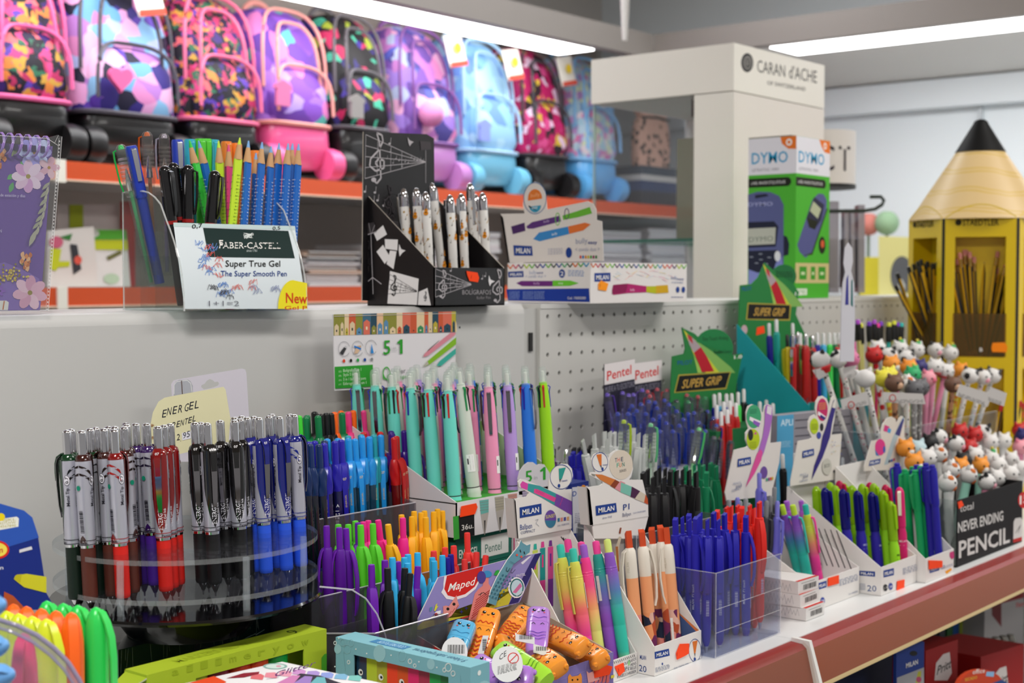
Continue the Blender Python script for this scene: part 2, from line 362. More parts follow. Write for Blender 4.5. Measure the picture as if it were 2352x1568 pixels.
def bay(x0, x1, label, cover, dy):
    t = thing('gondola_shelf', label, 'shelf', ((x0 + x1) / 2, -.2, ZS - .03))
    mb = MB(); mb.box((x0 + .0005, -.425, ZS - .028), (x1 - .0005, -.003, ZS), SHELF); part('shelf_board', mb, t)
    mb = MB(); prof = [(-.425, ZS - .001), (-.438 + dy, ZS - .002), (-.443 + dy, ZS - .006), (-.452 + dy, ZS - .043), (-.452 + dy, ZS - .048), (-.425, ZS - .048)]
    ms = [RAILT, RAILT, RAILF, mat('#d9c08a', .4), RAILF]
    mb.loft([[(x, y, z) for x in (x0 + .002, x1 - .002)] for y, z in prof], ms, closed=False, cap0=False, cap1=False)
    for x in (x0 + .002, x1 - .002): mb.face([(x, y, z) for y, z in prof], RAILF)
    r = part('price_rail', mb, t)
    if cover:
        mb = MB(); mb.loft([[(x, y, z) for x in (x0 + .01, x1 - .004)] for y, z in ((-.440, ZS + .0005), (-.446, ZS - .004), (-.4565, ZS - .046))], clear('#f8f4f0', .02, .1, .12), closed=False, cap0=False, cap1=False); part('clear_cover', mb, r, 'clear label cover')
        mb = MB(); W_ = mat('#e6e6e2', .35)
        mb.ext([(x1 - .006, y, z) for y, z in ((-.425, ZS + .003), (-.446, ZS + .002), (-.461, ZS - .048), (-.459, ZS - .054), (-.425, ZS - .054))], V((.0058, 0, 0)), W_); part('end_cap', mb, r, 'white end cap')
bay(-2.4, xj, 'white shelf bay with clear-covered orange rail under most of the pens', True, 0)
bay(xj, 2.2, 'white shelf bay with bare orange rail toward the giant pencil', False, -.004)
t = thing('lower_shelf', 'dark lower gondola shelf below the orange rail', 'shelf', (0.3, -.25, .74))
mb = MB(); mb.box((-2.4, -.46, .72), (2.2, -.006, .745), mat('#b9b9b6', .4)); part('shelf_board', mb, t)
mb = MB(); mb.box((-2.4, -.005, .3), (2.2, -.0035, 1.03), mat('#9a9a97', .5)); part('rear_panel', mb, t)
# ================================================================ pens and pencils: one of each kind, then copied
BUILD = {}
def M_(n, mb): return mb.mesh(n)
def dome(r, z, h, n=5): return [(r * math.cos(math.pi / 2 * i / n), z + h * math.sin(math.pi / 2 * i / n)) for i in range(n)] + [(.0002, z + h)]
def soft(c):                                      # soft-touch click ballpoint; c = (body, button, clip)
    body, btn, clip = c if isinstance(c, tuple) else (c, c, c)
    b = MB(); m = rub(body)
    b.lathe([(.0009, 0), (.0022, .008), (.0036, .012), (.0046, .02), (.0049, .04), (.0050, .07), (.0050, .085), (.00515, .0855), (.0050, .11), (.0044, .119), (.0036, .1205)], [mat('#b9bbc4', .3, .75)] + [m] * 9, 14)
    i = Ink(b, Cy(.005, R(100)), .0002); i.text('soft', .0, .030, .003, ink('#c9c0d8'), dx=(0, 1), dy=(-1, 0)); i.barcode(.004, .052, .014, .003, ink('#d8d4e0'), vert=True, n=9)
    u = MB(); u.lathe([(.0030, .1195), (.0030, .137), (.0027, .1395), (.0004, .140)], rub(btn), 12)
    k = MB(); k.strip([(.0035, .1195), (.0052, .117), (.0072, .110), (.0086, .096), (.0084, .082), (.0070, .068), (.0056, .062)], [.005, .0062, .0068, .0066, .006, .005, .004], .0018, rub(clip))
    return 'soft_pen', .14, [('barrel', M_('barrel', b)), ('push_button', M_('push_button', u)), ('clip', M_('clip', k))]
BUILD['soft'] = soft
def hexb(c):                                      # slim rubber pen with slanted square button
    b = MB(); m = rub(c)
    b.lathe([(.0009, 0), (.0022, .008), (.0038, .012), (.0048, .02), (.0051, .06), (.0051, .10), (.0052, .115), (.0047, .121), (.0036, .1215)], [mat('#b9bbc4', .3, .75)] + [m] * 7, 14)
    i = Ink(b, Cy(.0051, R(-80)), .0002); i.text('MILAN', 0, .045, .0026, ink('#dfe0f0'), dx=(0, 1), dy=(-1, 0), bold=.02); i.text('P1 touch', 0, .058, .0026, ink('#dfe0f0'), dx=(0, 1), dy=(-1, 0)); i.barcode(.006, .04, .016, .003, ink('#c9cae6'), vert=True)
    u = MB(); u.ext([V((x, y, .121)) for x, y in ((-.0026, -.0018), (.0026, -.0018), (.0026, .0018), (-.0026, .0018))], V((0, 0, .016)), rub(c)); u.ext([V((-.0026, y, z)) for y, z in ((-.0018, .137), (.0018, .137), (.0018, .1395))], V((.0052, 0, 0)), rub(c))
    k = MB(); k.strip([(.0035, .1195), (.0056, .116), (.0085, .105), (.0098, .09), (.0090, .075), (.0062, .064)], [.0045, .0055, .006, .006, .0055, .0048], .0018, rub(c))
    return 'rubber_pen', .14, [('barrel', M_('barrel', b)), ('push_button', M_('push_button', u)), ('clip', M_('clip', k))]
BUILD['hexb'] = hexb
def metal_gel(c):                                 # silver liquid-gel pen; c = (grip, window, glass)
    grip, win, dark = c; G = rub(grip); sil = mat('#c3c3d0', .28, .45); W = mat(win, .12, 0, .6, coat=.5); K = ink(dark)
    b = MB(); b.lathe([(.0062, .0535), (.0063, .058), (.0064, .08), (.0066, .10), (.0067, .113), (.0064, .119), (.0055, .1225), (.0040, .124)], [sil] * 5 + [W] * 2, 20)
    b.lathe([(.0061, .0515), (.0062, .0545)], CHROME, 20)
    rr = lambda z: .0062 + .0005 * min(1, max(0, (z - .0535) / .055))
    w = Ink(b, Cy(rr), .00012, .00003)
    rows = [(.0575 + .0625 * t, -.0075 * (min(1, t * 2.1) ** .6), .0075 * (min(1, t * 2.1) ** .6)) for t in [i / 14 for i in range(15)]]; w.sweep(rows, W, 8)
    for z in (.1135, .1075): w.sweep([(z - .0014 + .0 * s, -.0 + .0072, .0072) for s in (0,)] + [(z, .0135, .0265)], K, 1) if False else None
    for z in (.1145, .1085):
        for sg in (1, -1): w.sweep([(z - .006 + .006 * t, sg * (.0115 + .0085 * t), sg * (.0115 + .0085 * t) + sg * .0006) for t in (0,)] + [(z - .003, sg * .0125, sg * .015), (z, sg * .0165, sg * .0207)] + [(z + .0016, sg * .0205, sg * .0207)], K, 4)
    T1 = ink('#eceaf2'); K2 = ink('#23222c')
    w.text('ENERGEL', .0012, .060, .0034, T1, .0185, (0, 1), (-1, 0), .03); w.text('Liquid Gel Ink', .0040, .061, .0019, T1, .0165, (0, 1), (-1, 0))
    for sg in (1, -1):
        w.text('Metal Tip', sg * .0112 + .001, .084, .0026, K2, .014, (0, 1), (-1, 0), .015); w.circ(sg * .0112 - .0001, .104, .0022, ink('#e8e6f0'), .0038); w.ring(sg * .0112 - .0001, .104, .0022, .0003, K2, .0038); w.text('0.7', sg * .0112 + .001, .1015, .0024, K2, .0052, (0, 1), (-1, 0), .02)
    w.barcode(.0185, .0635, .017, .0030, K2, vert=True, n=8); w.rect(.0182, .0625, .0218, .0635, sil); w.text('MADE IN JAPAN', .0195, .0562, .0012, T1, .005)
    w.circ(.0196, .0985, .0017, ink('#128a6d'), .0020); w.sweep([(.0555, .0170, .0225), (.059, .0178, .0217), (.0615, .0195, .0200)], W, 3)
    w.text('Pentel', .000, .0545, .0021, K2, .0070, bold=.02); w.text('ENERGEL', .0165, .0545, .0020, K2, .0070, bold=.02)
    for z in (.0540, .0572): w.sweep([(z, -.0197, .0197), (z + .0005, -.0197, .0197)], K, 24)
    g = MB(); g.lathe([(.0052, .0105)] + [(.0058 + .00012 * (i % 2), .012 + .0013 * i) for i in range(31)] + [(.0060, .052)], G, 16)
    t = MB(); t.lathe([(.0006, 0), (.0009, .0035), (.0016, .004), (.0040, .010), (.0053, .0108)], CHROME, 12)
    u = MB(); u.lathe([(.0037, .1205), (.0037, .1405)] + dome(.0037, .1405, .0022)[1:], CHROME, 14)
    k = MB(); k.strip([(.0050, .1235), (.0078, .1205), (.0092, .116), (.0094, .100), (.0088, .084), (.0076, .0745)], [.0052, .0056, .0056, .0050, .0042, .0030], .0009, mat('#9a979a', .10, 1))
    h = MB(); h.strip([(.0040, .1245), (.0080, .1220), (.0098, .117), (.0102, .110), (.0099, .1035)], [.0062, .0064, .0050, .0042, .004], .0012, W)
    hi = Ink(h, Pl(V((.0088, 0, .1195)), V((0, 1, 0)), V((-.55, 0, 1))), .0013); hi.text('07', 0, .0003, .0022, ink('#f2f0f2'), .0032, bold=.02, mid=True)
    for q in (g, t, u): pass
    return 'gel_pen', .143, [('barrel', M_('barrel', b)), ('grip', M_('grip', g)), ('tip', M_('tip', t)), ('push_button', M_('push_button', u), 'chrome push button'), ('clip', M_('clip', k), 'mirror-bright metal clip'), ('clip_head', M_('clip_head', h))]
BUILD['metal_gel'] = metal_gel
def wrap_gel(c):                                  # coloured click gel pen with twisted ribbed head
    hexc, glass = c; m = pla(hexc); g = mat(glass, .12, 0, .5, coat=.6)
    b = MB(); b.lathe([(.0010, 0), (.0030, .010), (.0046, .014), (.0050, .03), (.0051, .06), (.0051, .082), (.0052, .1)], [CHROME] + [rub(hexc)] * 2 + [g] * 3, 16)
    w = Ink(b, Cy(.0051, R(150)), .0002); w.barcode(0, .052, .018, .0032, ink('#e8e8f2'), vert=True, n=9); w.rect(-.0004, .0715, .0036, .0735, ink('#e8e8f2')); w.text('0.7', 0, .0745, .0026, ink('#f0f0f6')); w.rect(0, .079, .0036, .0795, ink('#d8d8e6')); w.text('A', .0012, .083, .003, ink('#f0f0f6'))
    h = MB(); rings = []
    for i in range(15):
        z = .098 + .026 * i / 14; r0 = .0054 + .0008 * math.sin(min(1, i / 9) * math.pi * .6) - (.0016 * max(0, (i - 10) / 4) ** 2)
        rings.append([V((math.cos(a) * r, math.sin(a) * r, z)) for j in range(24) for a in (2 * math.pi * j / 24,) for r in (r0 + .00035 * math.sin(4 * a + i * .62),)])
    h.loft(rings, m)
    u = MB(); u.lathe([(.0035, .122), (.0035, .1445)] + dome(.0035, .1445, .0022)[1:], m, 12)
    k = MB(); k.strip([(.0040, .1235), (.0070, .120), (.0092, .112), (.0098, .100), (.0094, .085), (.0085, .072), (.0074, .066)], [.0058, .0060, .0056, .0050, .0046, .0042, .0030], .0019, m)
    ki = Ink(k, Pl(V((.0103, 0, .108)), V((0, 1, 0)), V((0, 0, 1))), .0005); ki.text('07', 0, 0, .0026, ink('#e9d9b0'), .0034, bold=.02, mid=True); ki.text('ENERGEL', .0008, -.026, .0016, ink('#d9c48a'), .012, (0, 1), (-1, 0))
    return 'click_gel_pen', .1465, [('barrel', M_('barrel', b)), ('ribbed_head', M_('ribbed_head', h)), ('push_button', M_('push_button', u)), ('clip', M_('clip', k))]
BUILD['wrap_gel'] = wrap_gel
def multi(c):                                     # five-in-one pen, three sliders seen
    m = mat(c, .3); b = MB()
    b.lathe([(.0066, .026), (.0069, .03), (.0070, .06), (.0069, .085), (.0066, .105), (.0058, .12), (.0044, .1325), (.0036, .133)], m, 18); b.lathe([(.0068, .0252), (.0068, .0262)], mat('#30302e', .3), 18)
    w = Ink(b, Cy(.0070, R(62)), .0002); w.sweep([(.042, -.0035, .0045), (.060, -.0035, .0045)], ink('#f4f4f2'), 4); w.barcode(-.0005, .044, .014, .0034, ink('#26262a'), vert=True, n=7); w.rect(-.0028, .050, -.0014, .056, ink('#333338'))
    g = MB(); g.lathe([(.0034, 0)] + [(.0062 + .0006 * (i % 2) + .0002 * min(i, 4), .002 + .0026 * i) for i in range(9)] + [(.0067, .0255)], m, 16)
    p = MB(); p.lathe([(.0046, .131), (.0044, .146), (.0034, .1495), (.0006, .150)], clear('#f2f6f4', .16), 14)
    s = MB(); s.lathe([(.0022, .1325), (.0022, .1445), (.0012, .1455)], pla('#eceee6'), 10)
    out = [('barrel', M_('barrel', b)), ('grip', M_('grip', g)), ('clear_cap', M_('clear_cap', p), 'clear plastic eraser cap'), ('eraser', M_('eraser', s), 'white eraser')]
    for a, cc in ((180, '#c22a2a'), (90, '#1c8a4c'), (-90, '#2a33b0'), (135, '#1e1e22')):
        k = MB(); k.strip([(.0052, .129), (.0075, .127), (.0062, .122), (.0066, .105)], [.0022, .0026, .0022, .0018], .0012, pla(cc)); T = MX.Rotation(R(a), 4, 'Z'); k.v = [T @ v for v in k.v]; out.append(('slider', M_('slider', k)))
    k = MB(); k.strip([(.0050, .127), (.0092, .1262), (.0100, .120), (.0096, .09), (.0082, .083)], [.0042, .0046, .0042, .0038, .0032], .0010, mat('#8d8b8e', .14, 1)); out.append(('clip', M_('clip', k), 'steel clip'))
    return 'multi_colour_pen', .15, out
BUILD['multi'] = multi
def tri_pencil(c):                                # jumbo three-sided pencil with raised dots
    col, dot = c; m = mat(col, .35); b = MB(); ou = []
    for j in range(6):
        a = 2 * math.pi * j / 6 + (.26 if j % 2 else -.26); ou.append((.0047 * math.cos(a), .0047 * math.sin(a)))
    b.loft([[V((x, y, z)) for x, y in ou] for z in (0, .152)], m, sm=False)
    dm = pla(dot)
    for f in range(3):
        a = 2 * math.pi * f / 3 + math.pi / 3; n = V((math.cos(a), math.sin(a), 0)); t = V((-n.y, n.x, 0))
        for r_ in range(26):
            for s in ((-.0019, 0, .0019) if r_ % 2 else (-.0010, .0010)):
                c0 = n * .0041 + t * s + V((0, 0, .045 + .0036 * r_)); b.loft([[c0 + (t * math.cos(q) + V((0, 0, 1)) * math.sin(q)) * r for q in (0, 1.047, 2.094, 3.1416, 4.189, 5.236)] + [] if k == 0 else [c0 + n * .00035 + (t * math.cos(q) + V((0, 0, 1)) * math.sin(q)) * r for q in (0, 1.047, 2.094, 3.1416, 4.189, 5.236)] for k, r in ((0, .00062), (1, .0003))], dm, cap0=False)
    w = MB(); w.lathe([(.0045, .1515), (.0044, .153), (.0021, .1675)], mat('#d6a878', .7), 12)
    l = MB(); l.lathe([(.0021, .1672), (.0007, .1748), (.0001, .175)], mat('#7fb4ee' if dot == '#dfe8f4' else (col), .5), 10)
    return 'grip_pencil', .175, [('shaft', M_('shaft', b)), ('sharpened_wood', M_('sharpened_wood', w)), ('lead', M_('lead', l))]
BUILD['tri'] = tri_pencil
def black_gel(c):
    b = MB(); b.lathe([(.0046, .0), (.0050, .01), (.0052, .082)], mat('#1b1a1c', .25), 14); b.lathe([(.0060, .082), (.0061, .0855)], pla('#a01c1c'), 16)
    p = MB(); p.lathe([(.0062, .0855), (.0063, .10), (.0061, .134)] + dome(.0061, .134, .006)[1:], mat('#161517', .16, coat=.3), 18)
    w = Ink(p, Cy(.0062, R(25)), .0002); w.text(c if c else '0.5', -.0018, .129, .0034, ink('#e4e4e4'), bold=.01); w.text('FABER-CASTELL', .001, .099, .0032, ink('#e4e4e4'), .026, (0, 1), (-1, 0)); w.circ(0, .096, .0016, ink('#e4e4e4'))
    k = MB(); k.strip([(.0058, .134), (.0090, .133), (.0094, .127), (.0092, .11), (.0080, .095), (.0066, .090)], [.004, .0046, .0046, .004, .0036, .003], .0016, mat('#161517', .16))
    s = MB(); s.sm = []; s.strip([(.0062, .131), (.0064, .127), (.0064, .110)], [.0005, .0012, .0030], .0004, CHROME); T = MX.Rotation(R(-100), 4, 'Z'); s.v = [T @ v for v in s.v]
    return 'capped_gel_pen', .14, [('barrel', M_('barrel', b)), ('cap', M_('cap', p)), ('clip', M_('clip', k)), ('cap_inlay', M_('cap_inlay', s), 'bright pointed inlay')]
BUILD['black_gel'] = black_gel
def clear_gel(c):                                 # see-through capped stick pen; c = (ink colour, clip, cap tint)
    ic, kc, tint = c; G = clear(tint, .05)
    b = MB(); b.lathe([(.0040, 0), (.0044, .002), (.0044, .098)], clear(tint, .04), 12)
    r = MB(); r.lathe([(.0019, .004), (.0019, .100), (.0008, .103)], pla(ic), 8)
    t = MB(); t.lathe([(.0034, .098), (.0030, .106), (.0012, .117), (.0006, .120)], CHROME, 10)
    p = MB(); p.lathe([(.0056, .092), (.0057, .125), (.0055, .139)] + dome(.0055, .139, .0055)[1:], G, 14)
    for z in range(6): p.lathe([(.0059, .108 + z * .0042), (.0059, .1095 + z * .0042)], G, 14)
    d = MB(); d.lathe([(.0030, .1395), (.0026, .1425), (.0012, .1436)], pla(kc), 10)
    k = MB(); k.strip([(.0052, .139), (.0080, .138), (.0086, .13), (.0084, .108), (.0070, .098)], [.0036, .0040, .004, .0036, .003], .0016, clear(kc, .55) if kc != tint else G)
    return 'clear_gel_pen', .1445, [('barrel', M_('barrel', b), 'see-through barrel'), ('refill', M_('refill', r)), ('tip', M_('tip', t)), ('cap', M_('cap', p), 'see-through cap'), ('cap_plug', M_('cap_plug', d)), ('clip', M_('clip', k))]
BUILD['clear_gel'] = clear_gel
def marker(c):
    m = rub(c); b = MB(); b.lathe([(.0050, 0), (.0052, .09)], m, 14)
    p = MB(); p.lathe([(.0060, .088), (.0062, .10), (.0060, .138), (.0052, .14)], m, 16)
    k = MB(); k.strip([(.0055, .137), (.0085, .136), (.0088, .125), (.0072, .105)], [.0045, .005, .005, .004], .0016, STEEL if c == '#2440b8' else m)
    return 'fineliner', .14, [('barrel', M_('barrel', b)), ('cap', M_('cap', p)), ('clip', M_('clip', k))]
BUILD['marker'] = marker
def music(c):
    W = mat('#f0eeea', .25); b = MB(); b.lathe([(.0008, 0), (.0024, .008), (.0048, .014), (.0053, .03), (.0053, .063), (.0055, .0635), (.0055, .118)], [CHROME] + [W] * 5, 16)
    w = Ink(b, Cy(.0055), .00015, .00002); rnd = random.Random(c)
    for a in (0, .0086, .0172, .0258):
        for z in (.032, .056, .082, .106):
            y = z + rnd.uniform(-.008, .008); x = a + rnd.uniform(-.002, .002); q = rnd.random()
            if q < .45: w.circ(x, y, .0026, ink('#d98a1c'), n=12); w.circ(x + .0004, y + .0036, .0019, ink('#d98a1c'), n=12); w.line([(x, y + .004), (x + .001, y + .009)], .0009, ink('#4a2c12')); w.circ(x, y + .0008, .0008, ink('#4a2c12'), n=8)
            elif q < .7: w.line([(x - .003, y - .003), (x + .003, y + .004)], .0008, ink('#b08a38')); w.circ(x + .003, y + .004, .0012, ink('#b08a38'), n=8)
            elif q < .85: w.rect(x - .002, y, x + .0022, y + .003, ink('#26241f')); w.line([(x - .0015, y), (x - .0015, y - .003)], .0005, ink('#26241f'))
            w.circ(x + .004, y - .005, .0006, ink('#26241f'), n=8); w.line([(x + .0046, y - .005), (x + .0046, y - .0015)], .0003, ink('#26241f'))
    t = MB(); t.lathe([(.0056, .1178), (.0056, .128), (.0048, .134), (.0030, .1385), (.0008, .14)], CHROME, 16)
    k = MB(); k.strip([(.0052, .1335), (.0082, .1325), (.0086, .126), (.0082, .100), (.0068, .088)], [.0036, .004, .004, .0038, .0034], .0012, CHROME)
    return 'music_print_pen', .14, [('barrel', M_('barrel', b)), ('chrome_top', M_('chrome_top', t)), ('clip', M_('clip', k))]
BUILD['music'] = music
def sunset(c):                                    # two-tone compact ballpoint; c = stops, button, clip
    stops, btn, clip = c; g = gradmat(stops, 0, .118, .38); b = MB()
    b.lathe([(.0010, 0), (.0030, .006), (.0052, .012), (.0060, .03), (.0061, .048), (.0060, .0485), (.0062, .049), (.0062, .068), (.0061, .0685), (.0062, .069), (.0060, .10), (.0052, .112), (.0053, .113), (.0045, .118), (.0036, .1185)], g, 18)
    for z in (.096, .0985, .101, .1035): b.lathe([(.0058, z), (.0061, z + .0006), (.0058, z + .0014)], g, 14)
    u = MB(); u.lathe([(.0036, .118), (.0037, .128), (.0034, .1305), (.0006, .1315)], rub(btn), 14)
    k = MB(); k.strip([(.0045, .1145), (.0075, .1135), (.0084, .108), (.0082, .085), (.0074, .070)], [.0036, .0042, .0042, .004, .0034], .0015, rub(clip))
    s = Ink(b, Cy(.0062, R(150)), .0003); s.sweep([(.074, -.0016, .0016), (.098, -.0016, .0016)], ink('#dfe0dc'), 3); s.barcode(-.001, .076, .018, .002, ink('#3a3a3a'), vert=True, n=8)
    return 'compact_ballpoint', .1315, [('barrel', M_('barrel', b)), ('push_button', M_('push_button', u)), ('clip', M_('clip', k))]
BUILD['sunset'] = sunset
def fun(c):                                       # cream and peach pen with mosaic lower half
    b = MB(); mo = patch(['#e9b9a6', '#1f2a44', '#8fc4bc', '#f0a06c', '#6e2a5a', '#b8502e', '#e6c3b0', '#e88f84'], 95, c, .5, sz=.8); pe = mat('#f3a673', .45); cr = mat('#e4ddd0', .45)
    b.lathe([(.0010, 0), (.0030, .008), (.0050, .016), (.0058, .03), (.0059, .0575), (.0060, .058), (.0060, .094), (.0061, .0945), (.0061, .112), (.0056, .121), (.0040, .1235)], [mo] * 5 + [pe] + [cr] * 4, 18)
    s = Ink(b, Cy(.0060, R(50)), .0003); s.sweep([(.028, -.0014, .0014), (.05, -.0014, .0014)], ink('#f2f2ee'), 3); s.barcode(-.001, .03, .018, .002, ink('#2a2a2a'), vert=True, n=8); s.text('MILAN', 0, .1, .0026, ink('#cfc6b6'), .01, (0, 1), (-1, 0))
    u = MB(); u.ext([V((x, y, .1225)) for x, y in ((-.003, -.002), (.003, -.002), (.003, .002), (-.003, .002))], V((0, 0, .015)), rub('#cc4a22')); u.ext([V((-.003, y, z)) for y, z in ((-.002, .1375), (.002, .1375), (.002, .1405))], V((.006, 0, 0)), rub('#cc4a22'))
    k = MB(); k.strip([(.0040, .1215), (.0070, .119), (.0098, .105), (.0104, .09), (.0092, .072), (.0070, .064)], [.005, .006, .006, .0056, .005, .004], .0018, cr)
    return 'mosaic_ballpoint', .141, [('barrel', M_('barrel', b)), ('push_button', M_('push_button', u)), ('clip', M_('clip', k))]
BUILD['fun'] = fun
def sway(c):                                      # stubby capped mechanical pencil; c = (body, cap, label)
    body, cap, lb = c; m = rub(body); b = MB(); b.lathe([(.0058, 0), (.0062, .006), (.0068, .05), (.0066, .072), (.0054, .078), (.0054, .082)], m, 16)
    w = Ink(b, Cy(.0068, R(-20)), .0003); w.text('MILAN', 0, .062, .0026, ink(lb), .010, bold=.02); w.line([(0, .058), (.006, .058)], .0004, ink(lb))
    p = MB(); p.lathe([(.0060, .081), (.0060, .1), (.0056, .122)] + dome(.0056, .122, .009)[1:], clear(cap, .62) if cap != '#f0ead6' else m, 16)
    e = MB(); e.lathe([(.0036, .08), (.0034, .112), (.0028, .115)], pla(cap), 10)
    k = MB(); k.strip([(.0054, .126), (.0074, .125), (.0078, .118), (.0074, .096)], [.004, .0044, .0044, .0038], .0016, pla(cap) if cap == '#f0ead6' else clear(cap, .7))
    return 'capped_pencil', .131, [('barrel', M_('barrel', b)), ('cap', M_('cap', p)), ('eraser', M_('eraser', e)), ('clip', M_('clip', k))]
BUILD['sway'] = sway
def capfine(c):                                   # long capped fibre pen
    m = rub(c); b = MB(); b.lathe([(.0044, 0), (.0050, .004), (.0052, .07), (.0051, .085)], m, 14); w = Ink(b, Cy(.0052, R(-20)), .0003); w.text('MILAN', 0, .012, .0028, ink('#d9ecdf'), .012, (0, 1), (-1, 0))
    p = MB(); p.lathe([(.0055, .083), (.0058, .085), (.0058, .126), (.0050, .1295), (.0050, .1315), (.0038, .132), (.0038, .135), (.0030, .136)], m, 16)
    k = MB(); k.strip([(.0050, .130), (.0085, .129), (.0092, .122), (.0086, .10), (.0068, .086)], [.004, .0046, .0046, .0042, .0034], .0016, m)
    return 'fibre_pen', .136, [('barrel', M_('barrel', b)), ('cap', M_('cap', p)), ('clip', M_('clip', k))]
BUILD['capfine'] = capfine
def supergrip(c):                                 # c = (body, top)
    body, top = c; m = pla(body); b = MB(); b.lathe([(.0010, 0), (.0030, .009), (.0048, .014), (.0052, .03), (.0050, .09), (.0050, .118), (.0036, .122)], [CHROME, rub('#3a3a3e')] + [m] * 4, 14)
    if body == '#b81c1c': w = Ink(b, Cy(.0051), .0003); [w.circ(.0107 * a, .028 + .01 * (a % 2), .0042, rub('#55525a'), n=12) for a in range(3)]
    u = MB(); u.lathe([(.0028, .121), (.0028, .139), (.0018, .141)], pla(top) if top != 'chrome' else CHROME, 10)
    k = MB(); k.strip([(.0045, .119), (.0085, .118), (.0090, .11), (.0086, .09), (.0070, .078)], [.004, .0046, .0046, .004, .0034], .0015, CHROME if top == 'chrome' else m)
    return 'click_ballpoint', .141, [('barrel', M_('barrel', b)), ('push_button', M_('push_button', u)), ('clip', M_('clip', k))]
BUILD['supergrip'] = supergrip
def noris(c):                                     # black and yellow pencil; c = end kind
    b = MB(); Y_, K_ = mat('#d9a916', .35), mat('#1c1a18', .35)
    for j in range(6):
        a, d = math.pi / 3 * j, math.pi / 3 * (j + 1); b.face([V((.0037 * math.cos(a), .0037 * math.sin(a), .015)), V((.0037 * math.cos(d), .0037 * math.sin(d), .015)), V((.0037 * math.cos(d), .0037 * math.sin(d), .165)), V((.0037 * math.cos(a), .0037 * math.sin(a), .165))], Y_ if j % 2 else K_)
    b.face([V((.0037 * math.cos(math.pi / 3 * j), .0037 * math.sin(math.pi / 3 * j), .165)) for j in range(6)], K_)
    t = MB(); t.lathe([(.0002, 0), (.0010, .004), (.0036, .0155)], [mat('#2a2a2a', .5), mat('#d6a878', .7)], 10)
    out = [('shaft', M_('shaft', b)), ('point', M_('point', t))]
    if c == 'eraser':
        f = MB(); f.lathe([(.0038, .163), (.0038, .172), (.0040, .1725), (.0038, .178)], mat('#c9a25a', .25, .9), 10); e = MB(); e.lathe([(.0036, .177), (.0036, .186), (.0030, .1885), (.0005, .189)], mat('#c98078', .7), 10)
        out += [('ferrule', M_('ferrule', f), 'brass ferrule'), ('eraser', M_('eraser', e), 'pink eraser')]
    else:
        e = MB(); e.lathe([(.0038, .1640), (.0038, .172), (.0030, .175)], pla('#b01a1a' if c == 'red' else '#1c1a18'), 10); out.append(('dipped_end', M_('dipped_end', e)))
    return 'striped_pencil', .189 if c == 'eraser' else .175, out
BUILD['noris'] = noris
def blacktop(c):                                  # fluorescent pencil with black holder and coloured eraser
    body, er = c; b = MB(); b.lathe([(.0036, 0), (.0036, .145)], rub(body), 8); p = MB(); p.lathe([(.0046, .143), (.0052, .15), (.0052, .168), (.0046, .170)], rub('#151516'), 10); e = MB(); e.lathe([(.0040, .1695), (.0040, .175), (.0026, .177)], rub(er), 10)
    return 'eraser_pencil', .177, [('shaft', M_('shaft', b)), ('sleeve', M_('sleeve', p)), ('eraser', M_('eraser', e))]
BUILD['blacktop'] = blacktop
def hl(c):                                        # fat highlighter
    m = mat(c, .3, 0, .5); b = MB(); b.lathe([(.0062, 0), (.0065, .01), (.0065, .062)], m, 16)
    p = MB(); p.lathe([(.0075, .0615), (.0079, .07), (.0079, .094), (.0076, .104), (.0067, .112), (.0052, .118), (.0031, .1215), (.0006, .123)], m, 20)
    k = MB(); k.strip([(.0030, .1205), (.0052, .119), (.0085, .113), (.0115, .104), (.0130, .09), (.0132, .070)], [.0045, .0055, .006, .0064, .0064, .006], .0020, m)
    return 'highlighter', .123, [('barrel', M_('barrel', b)), ('cap', M_('cap', p)), ('clip', M_('clip', k))]
BUILD['hl'] = hl
def stand_px(kind, cols, pts, L, zbot, dmin, label, cat, group=None, lean=(0, 0), face=0, jit=.02, seed=1, name=None, facej=0, Y=None, xmin=None, xmax=None):
    """pens standing in a container: pts = photo pixels of their tops; depth from the common top height, or from row Y."""
    rnd = random.Random(seed); W = []
    for i, p in enumerate(pts):
        y = Y[i] if isinstance(Y, (list, tuple)) else Y
        if xmin is not None:
            while P(p[0], p[1], Y=y).x < xmin and y < -.01: y += .003
        if xmax is not None:
            while P(p[0], p[1], Y=y).x > xmax: y -= .003
        W.append(P(p[0], p[1], Y=y) if y is not None else P(p[0], p[1], z=zbot + L))
    W = relax(W, dmin); out = []
    for i, p in enumerate(pts):
        l = (p[2], p[3]) if len(p) > 3 else lean; u = V((l[0] + rnd.uniform(-jit, jit), l[1] + rnd.uniform(-jit, jit), 1)).normalized()
        ax = P(p[0], p[1], d=(W[i] - CAM).dot(FWD)); top = V((W[i].x, W[i].y, ax.z)); k = cols[i] if isinstance(cols, list) else cols
        fc = face[i] if isinstance(face, list) else face; lb = label[i] if isinstance(label, list) else label
        out.append(stick(kind, k, top - u * L, u, facing(fc + rnd.uniform(-facej, facej)), lb, cat, group, name))
    return out
